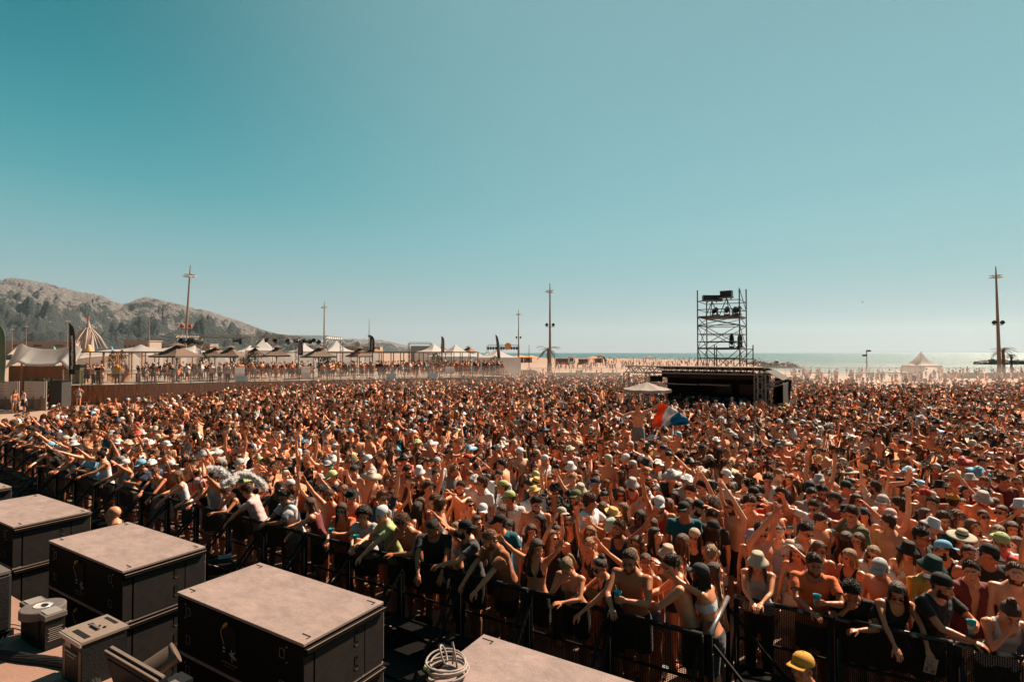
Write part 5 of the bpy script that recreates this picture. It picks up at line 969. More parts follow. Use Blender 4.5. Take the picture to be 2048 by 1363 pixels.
# ---- head template ------------------------------------------------------------------------------------------------
def head_mb(fem):
    mb = MB(); j = .9 if fem else 1.0
    mb.add(ell((0, .018, .034), (.077, .097, .086), 20, 14)); mb.add(ell((0, -.022, -.030), (.064 * j, .074, .082), 18, 12)); mb.add(ell((0, -.055, -.096), (.032 * j, .030, .028), 12, 8))
    mb.add(tube([(-.05 * j, -.0, -.070), (-.035 * j, -.04, -.088), (0, -.06, -.095), (.035 * j, -.04, -.088), (.05 * j, 0, -.070)], .020, 8))
    for s in (-1, 1):
        mb.add(ell((s * .040, -.062, -.030), (.025, .024, .024), 10, 8)); mb.add(ell((s * .031, -.078, .0), (.0145, .012, .011), 10, 8)); mb.add(ell((s * .078, .012, -.016), (.009, .019, .032), 10, 8)); mb.add(ell((s * .013, -.100, -.044), (.010, .010, .008), 8, 6))
    mb.add(tube([(-.048, -.072, .016), (-.025, -.086, .023), (0, -.086, .016), (.025, -.086, .023), (.048, -.072, .016)], .009 if fem else .011, 8))
    mb.add(tube([(0, -.086, .012), (0, -.100, -.018), (0, -.113, -.040), (0, -.104, -.048)], [.009, .010, .014, .010], 8))
    mb.add(tube([(-.024, -.081, -.073), (-.010, -.092, -.070), (.010, -.092, -.070), (.024, -.081, -.073)], .0062, 7)); mb.add(tube([(-.020, -.081, -.082), (0, -.091, -.084), (.020, -.081, -.082)], .0070, 7))
    mb.add(tube([(0, .02, -.02), (0, .022, -.10), (0, .03, -.19)], [.052, .050 if fem else .058, .054 if fem else .064], 16)); return mb
def hand_mb(kind):
    """wrist at 0, fingers along +X, back of the hand +Z, thumb side +Y"""
    mb = MB(); mb.add(ell((.045, 0, 0), (.055, .040, .017), 14, 10)); mb.add(ell((.075, 0, .0), (.028, .042, .014), 12, 8)); mb.add(tube([(-.03, 0, 0), (.02, 0, 0)], [.025, .027], 12, flat=.75))
    curl = {'open': 6, 'relax': 26, 'grip': 62, 'point': 75}[kind]; spr = {'open': 9, 'relax': 3, 'grip': 1, 'point': 1}[kind]
    for i, (y, ln) in enumerate(((.030, .072), (.011, .082), (-.010, .076), (-.030, .060))):
        c = curl * (1 + .12 * i); c = 8 if (kind == 'point' and i == 0) else c; sp = R(spr * (1.5 - i)); p = np.array([.088 if i in (1, 2) else .082, y, .002]); pts = [p - [.012, 0, 0], p]; a = 0
        for k, f in enumerate((.44, .31, .25)): a += R(c * (.7 if k == 0 else 1)); p = p + ln * f * np.array([math.cos(a) * math.cos(sp), math.cos(a) * math.sin(sp), -math.sin(a)]); pts.append(p)
        mb.add(tube(pts, [.0095, .0092, .0084, .0078, .0062], 8))
    th = {'open': (.040, .048, -.008), 'relax': (.050, .034, -.022), 'grip': (.052, .018, -.045), 'point': (.05, .01, -.036)}[kind]; b0 = np.array([.020, .028, -.006]); d = np.array(th); mb.add(tube([b0, b0 + d * .5, b0 + d * .85 + [.006, 0, -.002], b0 + d * 1.15 + [.012, -.002, -.004]], [.014, .012, .0105, .008], 8)); return mb
HK = ['open', 'relax', 'grip', 'point']
res = remesh_all([(head_mb(0), .0056, 3), (head_mb(1), .0056, 3)] + [(hand_mb(k), .0052, 1) for k in HK])
HEADS = res[:2]; HANDS = dict(zip(HK, res[2:]))
def tint_head(V):
    t = np.ones((len(V), 3)); x, y, z = np.abs(V[:, 0]), V[:, 1], V[:, 2]
    lips = (y < -.078) & (x < .026) & (z > -.090) & (z < -.064); t[lips] = (.80, .52, .50)
    ew = (y < -.070) & ((x - .031) ** 2 / .0145 ** 2 + (z + .0) ** 2 / .0065 ** 2 < 1); t[ew] = (1.25, 1.7, 2.2); ei = (y < -.070) & ((x - .031) ** 2 + z ** 2 < .0060 ** 2); t[ei] = (.06, .06, .07)
    br = (y < -.060) & (z > .017) & (z < .029) & (x > .012) & (x < .052); t[br] = (.22, .20, .20); ch = (y < -.05) & (z < -.015) & (z > -.055) & (x > .02) & (x < .06); t[ch] = (1.06, .90, .88); return t
HT = [tint_head(h[0]) for h in HEADS]
# ---- body ---------------------------------------------------------------------------------------------------------
def ik(sh, tgt, l1, l2, hint):
    d = tgt - sh; L_ = np.linalg.norm(d); L_ = min(max(L_, abs(l1 - l2) + .02), (l1 + l2) * .995); d = d / np.linalg.norm(d); a = (l1 * l1 - l2 * l2 + L_ * L_) / (2 * L_); h = math.sqrt(max(l1 * l1 - a * a, 0)); hv = np.array(hint, float); hv = hv - d * (hv @ d); hv /= max(np.linalg.norm(hv), 1e-6)
    return sh + d * a + hv * h, sh + d * L_
# pose: (left arm target, hint, hand, up of hand), same for right; mirrored x for the right one. lean in degrees
AP = {  # arm poses: target (x outward, y, z), elbow hint, hand kind, back-of-hand direction
 'down': ((.27, -.06, .80), (.6, .6, 0), 'relax', (1, 0, 0)), 'down2': ((.30, -.16, .92), (.8, .5, 0), 'relax', (1, 0, .2)), 'up': ((.26, -.12, 2.12), (.9, .3, 0), 'open', (0, 1, 0)), 'upout': ((.50, -.16, 1.98), (.7, .1, -.7), 'open', (0, 1, .2)),
 'bent': ((.40, -.30, 1.76), (.9, .1, -.8), 'open', (.1, 1, 0)), 'reach': ((.18, -.58, 1.86), (.8, .2, -.7), 'open', (0, .7, .7)), 'reachl': ((-.12, -.55, 1.84), (.8, .1, -.6), 'point', (0, .4, .9)), 'cup': ((.14, -.30, 1.30), (.8, .3, -.7), 'grip', (.8, -.3, .3)), 'cupup': ((.30, -.30, 1.98), (.9, .2, -.4), 'grip', (.9, 0, .1)),
 'phone': ((.07, -.36, 1.60), (.7, 0, -.8), 'grip', (.6, .6, 0)), 'shield': ((.10, -.17, 1.66), (.9, -.2, -.4), 'relax', (0, 0, 1)), 'head': ((.08, .06, 1.76), (1, -.2, .1), 'relax', (0, .1, 1)), 'clap': ((.045, -.26, 1.98), (.9, -.1, -.4), 'open', (.9, .1, 0)), 'hip': ((.20, .00, 1.03), (.9, .4, .1), 'relax', (.6, 0, .8)),
 'cross': ((-.08, -.25, 1.16), (.8, -.1, -.5), 'relax', (0, -1, .3)), 'rail': ((.05, -.52, 1.175), (.9, .0, -.6), 'relax', (0, -.2, 1)), 'railhang': ((.16, -.56, 1.02), (.8, .0, .4), 'relax', (0, -.9, .3)), 'railcup': ((.08, -.46, 1.27), (.9, -.1, -.7), 'grip', (.7, -.5, 0)), 'side': ((.66, -.12, 1.45), (0, .4, -.9), 'relax', (0, .2, 1)), 'flag': ((.62, -.05, 1.72), (0, .4, -.7), 'grip', (0, .2, 1)), 'chin': ((.05, -.16, 1.44), (.6, -.1, -.9), 'relax', (0, -1, 0))}
def body_parts(fem, la, ra, lean, hy, hp, hr=0.0, tw=0.0):
    g = dict(sh=.168 if fem else .195, shz=1.385 if fem else 1.405)
    pel = np.array([0, 0, .93]); Ml = rotx(R(lean)) @ rotz(R(tw)); tr = lambda p: pel + (np.asarray(p, float) - pel) @ Ml.T
    mb = MB()
    if fem: S = [(0, .005, .80, .150, .095), (0, .01, .88, .172, .112), (0, .005, .96, .165, .108), (0, 0, 1.04, .135, .090), (0, 0, 1.10, .122, .082), (0, 0, 1.18, .130, .086), (0, 0, 1.27, .148, .096), (0, .003, 1.34, .155, .092), (0, .008, 1.40, .140, .074), (0, .014, 1.44, .085, .055), (0, .018, 1.47, .056, .050)]
    else: S = [(0, .005, .80, .145, .095), (0, .01, .88, .160, .108), (0, .005, .96, .158, .106), (0, 0, 1.04, .150, .100), (0, 0, 1.12, .153, .100), (0, 0, 1.20, .165, .106), (0, -.003, 1.29, .182, .116), (0, 0, 1.36, .190, .110), (0, .006, 1.42, .168, .084), (0, .012, 1.465, .105, .064), (0, .016, 1.50, .066, .058)]
    V_, F_ = loft(S, 24); mb.add((tr(V_), F_))
    if fem:
        for s in (-1, 1): V_, F_ = ell((s * .068, -.072, 1.265), (.056, .046, .054), 14, 10); mb.add((tr(V_), F_))
    else:
        for s in (-1, 1): V_, F_ = ell((s * .078, -.070, 1.315), (.078, .036, .056), 14, 10); mb.add((tr(V_), F_))
    nk = tr((0, .016, 1.43)); hc = tr((0, -.012, 1.605 if not fem else 1.585)); Mh = rotz(R(hy)) @ rotx(R(lean * .35 + hp)) @ roty(R(hr)); hc = hc + Mh @ np.array([0, -.02, 0]) * 1.0
    mb.add(tube([nk, (nk + hc) / 2 + [0, .012, -.02], hc + Mh @ np.array([0, .02, -.06])], [.064 if not fem else .052, .056 if not fem else .046, .05], 14))
    bones = []
    for s, ap in ((1, la), (-1, ra)):
        tg, hint, hk, up = AP[ap] if isinstance(ap, str) else ap; tg = np.array(tg) * [s, 1, 1]; hint = np.array(hint) * [s, 1, 1]; upv = np.array(up, float) * [s, 1, 1]
        if tg[2] > 1.5 or (lean and not (isinstance(ap, str) and ap.startswith('rail'))): tg = tr(tg)
        sh0 = np.array([s * g['sh'], .008, g['shz']]); raise_ = max(0, min(1, (tg[2] - 1.45) / .5)); sh0 = sh0 + [-s * .02 * raise_, 0, .055 * raise_]; sh = tr(sh0); l1, l2 = (.262, .235) if fem else (.285, .255)
        el, wr = ik(sh, tg, l1, l2, hint); k = .82 if fem else 1.0; k2 = .9 if fem else 1.0
        mb.add(tube([tr((s * .10, .01, 1.375)), tr((s * .14, .008, 1.40)) * .5 + sh * .5, sh], [.062 * k2, .060 * k2, .054 * k2], 12)); d1 = (el - sh); d2 = wr - el
        mb.add(ell(sh, (.054 * k2,) * 3, 12, 8)); mb.add(tube([sh, sh + d1 * .35, sh + d1 * .75, el], [.050 * k, .047 * k, .040 * k, .036 * k], 12)); mb.add(ell(el, (.036 * k,) * 3, 10, 8)); mb.add(tube([el, el + d2 * .28, el + d2 * .7, wr + d2 * .03], [.036 * k, .040 * k, .030 * k, .024 * k], 12)); bones.append((s, sh, el, wr, hk, upv))
    for s in (-1, 1):
        hx = .088; mb.add(tube([(s * hx * .95, .008, .92), (s * hx * 1.05, 0, .78), (s * .098, -.012, .52), (s * .102, .010, .36), (s * .105, .02, .10)], [.098 if fem else .092, .088 if fem else .086, .056, .058, .036], 14)); V_, F_ = ell((s * .112, -.045, .042), (.044, .125, .040), 12, 8); mb.add((V_, F_)); mb.add(ell((s * .107, .03, .06), (.036, .04, .05), 10, 8))
    inv = lambda P: (P - pel) @ Ml + pel
    return mb, dict(tr=tr, inv=inv, hc=hc, Mh=Mh, bones=bones, nk=nk, fem=fem, lean=lean)
def hand_verts(b):
    s, sh, el, wr, hk, up = b; x = wr - el; x /= np.linalg.norm(x); z = up - x * (up @ x); z /= max(np.linalg.norm(z), 1e-6); y = np.cross(z, x)
    V, Q = HANDS[hk]; V = V.copy(); V[:, 1] *= 1
    # thumb side: towards the middle or up; right hand mirrors the template
    if s < 0: V[:, 1] *= -1; Q = Q[:, ::-1]
    return (V * .98) @ np.stack([x, y, z]) + wr, Q, (x, y, z)
class Body: pass
def finish_body(vq, info):
    """join remeshed body with head and hands into ONE surface; keep region masks for clothes"""
    B = Body(); B.__dict__.update(info); V, Q = vq; B.V0, B.Q0 = V, Q; hv, hq = HEADS[int(info['fem'])]; hs = .955 if info['fem'] else 1.0
    parts = [(V, Q), ((hv * hs) @ B.Mh.T + B.hc, hq)]; tints = [np.ones((len(V), 3)), HT[int(info['fem'])]]; B.hands = []
    for b in B.bones: Vh, Qh, fr_ = hand_verts(b); parts.append((Vh, Qh)); tints.append(np.ones((len(Vh), 3)) * (1.03, .94, .92)); B.hands.append((b[3], fr_))
    B.hs = hs; Vc, Qc = catm(parts); B.mesh = fast_mesh('body', Vc, Qc, np.vstack(tints), [SKIN]); B.all = (Vc, Qc)
    rest = B.inv(V); B.rest = rest; torso = np.ones(len(V), bool); B.armt = np.full(len(V), -1.0)
    for s, sh, el, wr, hk, up in B.bones:
        d, t = seg_closest(V, sh, el); d2, t2 = seg_closest(V, el, wr); near = (d < .072) & (t > .12); a = (rest[:, 0] * s > .12) & near & ~((t < .3) & (rest[:, 2] < 1.30) & (np.abs(rest[:, 0]) < .15)); f = (d2 < .06) & ~((np.abs(rest[:, 0]) < .16) & (rest[:, 1] > -.10) & (rest[:, 2] < 1.42) & (rest[:, 2] > .8)); B.armt[a] = np.maximum(B.armt[a], t[a]); B.armt[f] = 1 + t2[f]
    B.nrest = normals(V, Q); return B
SKIN = mat('skin', rough=.40, objcol=True, tint=True, noise_amt=.12, noise_scale=14, bump=.08, bump_scale=120, spec=.4)
HAIR = mat('hair', rough=.5, objcol=True, tint=True, noise_amt=.55, noise_scale=70, bump=.9, bump_scale=110, spec=.35)
CLOTH = mat('cloth', rough=.85, objcol=True, noise_amt=.10, noise_scale=9, bump=.35, bump_scale=26, spec=.25, sheen=.15)
HATM = mat('hat_fabric', rough=.8, objcol=True, noise_amt=.10, noise_scale=30, bump=.3, bump_scale=200, spec=.25)
GLS = mat('dark_lenses', (.008, .007, .007), .08, spec=.9); GLS2 = mat('frame_black', (.012, .01, .009), .5)
def pattern(name, kind, c2):
    m = mat(name, rough=.85, objcol=True); t = m.node_tree; b = t.nodes['Principled BSDF']; src = b.inputs['Base Color'].links[0].from_socket; tc = N(t, 'ShaderNodeTexCoord'); mx = N(t, 'ShaderNodeMixRGB'); L(t, src, mx.inputs[1]); mx.inputs[2].default_value = (*c2, 1)
    if kind == 'stripe': w = N(t, 'ShaderNodeTexWave', i_Scale=11.0, bands_direction='X'); L(t, tc.outputs['Object'], w.inputs[0]); f = w.outputs['Fac']
    else: w = N(t, 'ShaderNodeTexNoise', i_Scale=24.0, i_Detail=2.0); L(t, tc.outputs['Object'], w.inputs['Vector']); f = w.outputs['Fac']
    g = N(t, 'ShaderNodeMath', operation='GREATER_THAN', i_1=.6 if kind == 'stripe' else .53); L(t, f, g.inputs[0]); L(t, g.outputs[0], mx.inputs[0]); L(t, mx.outputs[0], b.inputs['Base Color']); return m
STRIPE = pattern('striped_cloth', 'stripe', (.30, .07, .05)); FLORAL = pattern('floral_cloth', 'floral', (.55, .48, .40)); CAMO = pattern('patterned_cloth', 'floral', (.03, .05, .04))
# body variants -----------------------------------------------------------------------------------------------------
VAR = []
def var(key, fem, la, ra, lean=0, hy=0, hp=0, hr=0, tw=0): VAR.append((key, fem, la, ra, lean, hy, hp, hr, tw))
rv = random.Random(21)
def jit(a, s=.04):
    tg, h, k, u = AP[a]; return (tuple(np.array(tg) + [rv.uniform(-s, s) for _ in range(3)]), h, k, u)
combos = [('down', 'down'), ('down', 'down2'), ('down', 'up'), ('up', 'down'), ('up', 'up'), ('bent', 'down'), ('down', 'bent'), ('cup', 'down'), ('down', 'cup'), ('reach', 'down2'), ('down', 'reach'), ('phone', 'phone'), ('upout', 'down'), ('down', 'upout'), ('clap', 'clap'), ('shield', 'down'), ('cross', 'cross'), ('cup', 'bent'), ('cupup', 'down'), ('down2', 'cupup'), ('bent', 'bent'), ('down', 'head')]
for i, (a, b) in enumerate(combos):
    for fem in (0, 1): var('%s_%s_%d' % (a, b, fem), fem, jit(a), jit(b), rv.uniform(-2, 8), rv.choice([-1, 1]) * rv.uniform(3, 62), rv.uniform(-10, 20), rv.uniform(-10, 10), rv.uniform(-12, 12))
for fem in (0, 1):
    for i, (a, b, hy, hp, ln) in enumerate((('rail', 'rail', 0, 4, 13), ('rail', 'rail', 35, 10, 16), ('railhang', 'railhang', -25, 22, 20), ('railcup', 'rail', 12, 6, 12), ('rail', 'bent', -30, 2, 10), ('railhang', 'rail', 30, 8, 16), ('rail', 'chin', 0, 36, 22), ('bent', 'rail', 10, 0, 9), ('reach', 'rail', -15, -4, 10), ('rail', 'up', -8, -6, 8))):
        var('rail%d_%d' % (i, fem), fem, a, b, ln, hy, hp)
var('back_down_0', 0, 'down', 'down2', 2, 70, 4); var('back_down_1', 1, 'down2', 'down', 2, 65, 5); var('flag_0', 0, 'flag', 'side', 4, -20, 0); var('hip_1', 1, 'hip', 'hip', 0, 20, 10); var('profile_0', 0, 'down2', 'down', 3, -70, 3); var('profile_1', 1, 'down', 'down2', 3, -62, 3); var('point_0', 0, 'down', 'reachl', 10, 25, 0); var('point_1', 1, 'reachl', 'down', 12, 25, -2)
jobs = []; infos = []
for k, fem, la, ra, ln, hy, hp, hr, tw in VAR: mb, info = body_parts(fem, la, ra, ln, hy, hp, hr, tw); jobs.append((mb, .0135, 2)); infos.append(info)
BOD = {}
for v, r_, info in zip(VAR, remesh_all(jobs), infos): BOD[v[0]] = finish_body(r_, info); BOD[v[0]].key = v[0]
print('bodies', len(BOD))
# ---- clothes: cached per body ----------------------------------------------------------------------------------------
CC = {}
def nzv(V, sc, seed): return np.array([noise.noise(Vector(v * sc + seed)) for v in V])
def top_mesh(B, kind):
    key = (B.key, kind)
    if key in CC: return CC[key]
    r = B.rest; x, y, z = np.abs(r[:, 0]), r[:, 1], r[:, 2]; arm = B.armt; tor = arm < 0; F_ = B.fem; neckz = 1.445 if F_ else 1.475; fr_ = y < 0
    cut = neckz + .01 - np.where(fr_, .075, .02) * np.sqrt(np.clip(1 - (x / .085) ** 2, 0, 1))
    if kind == 'tee':
        m = ((z > .86) & (z < cut + .0) & tor) | ((arm >= 0) & (arm < .62)); off = .010 + .018 * np.clip((1.25 - z) / .3, 0, 1) + np.where((arm > .2), .012 * np.clip(arm, 0, 1), 0); nz_ = .010
    elif kind == 'shirt':
        m = ((z > .80) & (z < cut + .02) & tor & ~(fr_ & (x < .018 + .03 * np.clip((z - 1.1) / .3, 0, 1)) & (z > 1.0))) | ((arm >= 0) & (arm < .72)); off = .014 + .026 * np.clip((1.3 - z) / .4, 0, 1) + np.where(arm > .2, .016, 0); nz_ = .014
    elif kind == 'tank':
        nx = .105 if F_ else .125; m = tor & (z > .88) & (x < .22 - .105 * np.clip((z - 1.26) / .10, 0, 1) ** .6) & (z < neckz - np.where(fr_, .13, .07) * np.sqrt(np.clip(1 - (x / .072) ** 2, 0, 1))); m &= ~((arm > -.5)); off = .007 + .012 * np.clip((1.2 - z) / .3, 0, 1); nz_ = .005
    elif kind == 'crop':
        m = tor & (z > 1.12) & (x < .22 - .13 * np.clip((z - 1.25) / .08, 0, 1) ** .7) & (z < neckz - np.where(fr_, .135, .10) * np.sqrt(np.clip(1 - (x / .078) ** 2, 0, 1))); off = .006 + 0 * z; nz_ = .003
    elif kind == 'bikini':
        tri = fr_ & (z > 1.205) & (z < 1.34) & (np.abs(x - .068) < .060 * np.clip((1.355 - z) / .13, 0, 1)); band = (z > 1.205) & (z < 1.222) & (x < .2); strap = (z >= 1.31) & fr_ & (np.abs(x - .062) < .011) & (z < 1.46); m = tor & (tri | band | strap); off = .004 + 0 * z; nz_ = .001
    elif kind == 'bandeau':
        m = tor & (z > 1.205) & (z < 1.315); off = .005 + 0 * z; nz_ = .002
    elif kind == 'swim':
        m = tor & (z > .78) & (((z < 1.24)) | (fr_ & (z < 1.36) & (np.abs(x - .075) < .055 * np.clip((1.40 - z) / .13, 0, 1))) | ((z >= 1.30) & (np.abs(x - .05) < .012) & fr_ & (z < 1.47))); off = .004 + 0 * z; nz_ = .001
    sm = shell(B.V0, B.Q0, m, off, nz_, 14.0, 3.1)
    me = fast_mesh(kind, sm[0], sm[1], None, [CLOTH]) if sm is not None else None; CC[key] = me; return me
def leg_mesh(kind, fem):
    key = (kind, fem)
    if key in CC: return CC[key]
    mb = MB(); k = 1.0; n = 16; zt = .96
    def leg(s, zs, rs): return tube([(s * x_, y_, z_) for x_, y_, z_ in zs], rs, n)
    for s in (-1, 1):
        if kind == 'shorts': mb.add(leg(s, [(.07, .008, .93), (.088, .002, .80), (.100, -.005, .62), (.102, -.008, .55)], [.115, .112, .105, .104]))
        elif kind == 'minishorts': mb.add(leg(s, [(.07, .008, .93), (.088, .002, .82), (.092, 0, .76)], [.118, .108, .104]))
        else: mb.add(leg(s, [(.07, .008, .93), (.088, .002, .78), (.099, -.01, .5), (.103, .01, .3), (.105, .02, .06)], [.115, .102, .078, .074, .066]))
    mb.add(loft([(0, .008, .80, .165, .115), (0, .01, .90, .182 if fem else .172, .122), (0, .005, .99, .17 if fem else .165, .113)], 20)); V, Q = remesh_all([(mb, .016, 2)])[0]
    if kind == 'skirt': pass
    CC[key] = fast_mesh(kind, V, Q, None, [CLOTH]); return CC[key]
def skirt_mesh():
    if 'skirt' in CC: return CC['skirt']
    P = [[( (r_ + .012 * math.sin(7 * a) * f) * math.cos(a), (r_ * .78 + .012 * math.cos(6 * a) * f) * math.sin(a), z) for a in np.linspace(0, 2 * math.pi, 33)] for r_, z, f in ((.155, 1.02, 0), (.185, .92, .4), (.21, .80, 1), (.245, .62, 2), (.26, .5, 2.6))]; V, F = sheet(np.array(P), .004); CC['skirt'] = MB().add((V, F)).mesh('skirt', [CLOTH], True); return CC['skirt']
# ---- hair, hats, glasses in head space ------------------------------------------------------------------------------
HC = {}
def hair_mesh(style, fem, hat=False):
    key = (style, fem, hat)
    if key in HC: return HC[key]
    V, Q = HEADS[fem]; V = V * (.955 if fem else 1.0); x, y, z = V[:, 0], V[:, 1], V[:, 2]; ax = np.abs(x); rr = random.Random(hash(style) % 1000 if False else len(style) * 7 + fem)
    line = .070 - .045 * np.clip((y + .07) / .05, 0, 1) - .105 * np.clip((y + .015) / .075, 0, 1) + .009 * nzv(np.stack([x, y, x * 0], 1), 38., .3); ear = (ax > .062) & (np.abs(y - .012) < .026) & (z < .018)
    m = (z > line) & ~ear; dep = np.clip((z - line) / .035, 0, 1); parts = []
    th = dict(short=.013, crop=.007, buzz=.0025, curly=.026, afro=.060, quiff=.018, long=.013, longdark=.013, tail=.008, bun=.008, bob=.016, braids=.008, wild=.03)[style]; off = .002 + th * dep * (np.clip((z + .01) / .09, .35, 1.45) if style in ('short', 'crop', 'quiff', 'curly') else 1.0)
    if style == 'quiff': off = off + .020 * np.clip((z - .07) / .04, 0, 1) * np.clip((-y + .02) / .06, 0, 1)
    nzs = dict(curly=.016, afro=.018, wild=.02, short=.006, quiff=.010).get(style, .003); sc = dict(curly=70., afro=48., wild=36.).get(style, 60.)
    s = shell(V, Q, m, off, 0, 1); Vs, Qs = s; ids = sub_faces(V, Q, m)[2]; Vs = Vs + normals(V, Q)[ids] * (nzs * dep[ids] * nzv(Vs, sc, 1.7))[:, None]; parts.append((Vs, Qs)); mb = MB(); N_ = normals(V, Q)
    TT = []
    def strand(p0, p1, p2, w, n=5, th_=.3):
        TT.append(rng2.choice([.55, .8, 1.0, 1.4, 2.1]))
        P = [(1 - t) ** 2 * p0 + 2 * t * (1 - t) * p1 + t * t * p2 for t in np.linspace(0, 1, n)]; mb.add(tube(P, [w * a for a in np.linspace(.8, 1, n - 2).tolist() + [.7, .15]], 4, cap=False, flat=.4)); TT[-1] = (len(mb.V) - 1, TT[-1])
    sc_ids = ids[rng2.permutation(len(ids))[:620]]
    if style in ('short', 'crop', 'quiff', 'curly', 'afro', 'wild'):
        ln = dict(short=.026, crop=.014, quiff=.036, curly=.026, afro=.040, wild=.10)[style]
        for i in sc_ids:
            if dep[i] < .25: continue
            p = V[i] + N_[i] * off[i] * .8; d = N_[i] * ln + rng2.uniform(-1, 1, 3) * ln * .55
            if style in ('short', 'quiff', 'crop'): d = d * .75 + np.array([.35, -.5 if style == 'quiff' else -.25, .15]) * ln
            if style == 'wild': d = N_[i] * .05 + np.array([np.sign(x[i]) * .03, .02, -.08]) + rng2.uniform(-1, 1, 3) * .03
            d = d * (.6 if style == 'afro' else .8); e = p + d; q = p + d * .6 + rng2.uniform(-1, 1, 3) * ln * (.5 if style in ('curly', 'afro', 'wild') else .15); strand(p, q, e, .0042 if style != 'wild' else .006, 4)
    if style in ('long', 'longdark', 'bob', 'braids', 'wild'):
        bot = dict(long=-.40, longdark=-.46, bob=-.15, braids=-.16, wild=-.26)[style]; hw = .088; core = MB()
        if style != 'braids':
            core.add(loft([(0, .050, .04, .070, .055), (0, .062, -.05, .080, .046), (0, .078, -.13, .084, .036), (0, .088, max(bot * .6, -.26), .082, .030), (0, .086, bot * .86, .060, .02)], 16))
            for s_ in (-1, 1): core.add(tube([(s_ * .072, .005, .03), (s_ * .083, .01, -.06), (s_ * .086, -.005, -.14), (s_ * .088, -.02 if style != 'bob' else 0, bot * .75)], [.016, .022, .024, .012], 8))
            Vr, Qr = remesh_all([(core, .010, 2)])[0]; Vr = Vr + normals(Vr, Qr) * (nzv(Vr * [1, 1, .18], 55., 2.) * .010)[:, None]; parts.append((Vr, Qr))
        for i in range(120 if style != 'braids' else 40):
            a = rng2.uniform(-2.1, 2.1); sx, cy = math.sin(a), math.cos(a); wv = rng2.uniform(.9, 1.12); p0 = np.array([.078 * sx, .02 + .085 * cy, .05 - .02 * abs(sx)]); e = np.array([.095 * sx * wv, .055 + .055 * cy - (.06 if abs(a) > 1.5 else 0), bot * rng2.uniform(.7, 1.06)]); q = (p0 + e) / 2 + np.array([.03 * sx, .03 * cy, .02]) + rng2.uniform(-.012, .012, 3); strand(p0, q, e, .0055, 6)
        if style == 'braids':
            for s_ in (-1, 1): pts = [np.array([s_ * .07, .03, -.03]) + np.array([s_ * .012 * j ** .5, -.012 * j, -.030 * j]) for j in range(9)]; mb.add(tube(pts, [.017 if j % 2 else .012 for j in range(9)], 8))
    if style == 'tail':
        core = MB(); core.add(tube([(0, .10, .06), (0, .140, .055), (0, .160, -.02), (.01, .150, -.14), (.015, .13, -.26)], [.018, .026, .032, .028, .010], 12)); Vr, Qr = remesh_all([(core, .009, 2)])[0]; Vr = Vr + normals(Vr, Qr) * (nzv(Vr * [1, 1, .25], 60., 2.) * .01)[:, None]; parts.append((Vr, Qr))
        for i in range(50): d = rng2.uniform(-.02, .02, 3); strand(np.array([0, .125, .06]) + d * .4, np.array([0, .185, .0]) + d, np.array([.012, .13, -.27]) + d * 1.6, .004, 6)
    if style in ('long', 'longdark', 'bob', 'braids', 'tail', 'bun'):
        back = style in ('tail', 'bun')
        for i in range(110):
            a = rng2.uniform(-1, 1); p0 = np.array([.012 * np.sign(a) if not back else a * .06, -.078 + (.0 if not back else .02 * abs(a)), .088 - (.035 * abs(a) if back else 0)]); f = rng2.uniform(0, 1)
            if back: q = np.array([a * .10, .02, .135 - .08 * abs(a)]); e = np.array([0, .115, .07]) + rng2.uniform(-.01, .01, 3)
            else: q = np.array([np.sign(a) * (.07 + .015 * f), -.06 + .12 * f, .115]); e = np.array([np.sign(a) * .094, -.03 + .11 * f, -.01 - .02 * f]); p0 = p0 + [0, .10 * f, .028 * math.sin(f * 2.4)]
            strand(p0, q, e, .0045, 6)
    if style == 'bun':
        V2, F2 = ell((0, .07, .115), (.042, .040, .038), 14, 10); V2 = V2 + nzv(V2, 60., 3.)[:, None] * (V2 - [0, .07, .115]) * .35; mb.add((V2, F2))
    if hat:
        V_, Q_ = catm(parts); k_ = V_[:, 2] < .045; V_, Q_, _i = sub_faces(V_, Q_, k_); parts = [(V_, Q_)]
    if mb.n:
        Vm = mb.arr(); Fm = np.array([list(f) + [f[-1]] * (4 - len(f)) if len(f) < 4 else list(f)[:4] for f in mb.F]); 
        tv = np.ones(len(Vm)); st = np.concatenate([[0], np.cumsum([len(v) for v in mb.V])])
        for k_, t_ in [q for q in TT if isinstance(q, tuple)]: tv[st[k_]:st[k_ + 1]] = t_
        if hat: Vm, Fm, _i = sub_faces(Vm, Fm, (Vm[:, 2] < .05) & (np.hypot(Vm[:, 0], Vm[:, 1]) > .06)); tv = tv[_i]
        parts.append((Vm, Fm))
    else: tv = np.zeros(0)
    Vc, Qc = catm(parts); nb = len(Vc) - len(tv); ns_ = np.array([noise.noise(Vector((v[0] * 160, v[1] * 60, v[2] * 25))) for v in Vc[:nb]]); tn_ = np.concatenate([np.clip(.85 + .9 * ns_, .35, 1.8), tv]); HC[key] = fast_mesh('hair', Vc, Qc, np.repeat(tn_[:, None], 3, 1), [HAIR]); return HC[key]
rng2 = np.random.RandomState(5)
def beard_mesh():
    if 'beard' in HC: return HC['beard']
    V, Q = HEADS[0]; x, y, z = np.abs(V[:, 0]), V[:, 1], V[:, 2]; m = (z < -.055) & (z > -.125) & (y < .01) & ~((x < .024) & (z > -.088) & (z < -.064) & (y < -.07)) | ((z < -.02) & (z > -.06) & (x > .055) & (y < .0) & (y > -.035)) | ((y < -.07) & (x < .03) & (z > -.064) & (z < -.054)); Vs, Qs = shell(V, Q, m, .006, .006, 90., 1.)
    HC['beard'] = fast_mesh('beard', Vs, Qs, np.full((len(Vs), 3), .8), [HAIR]); return HC['beard']
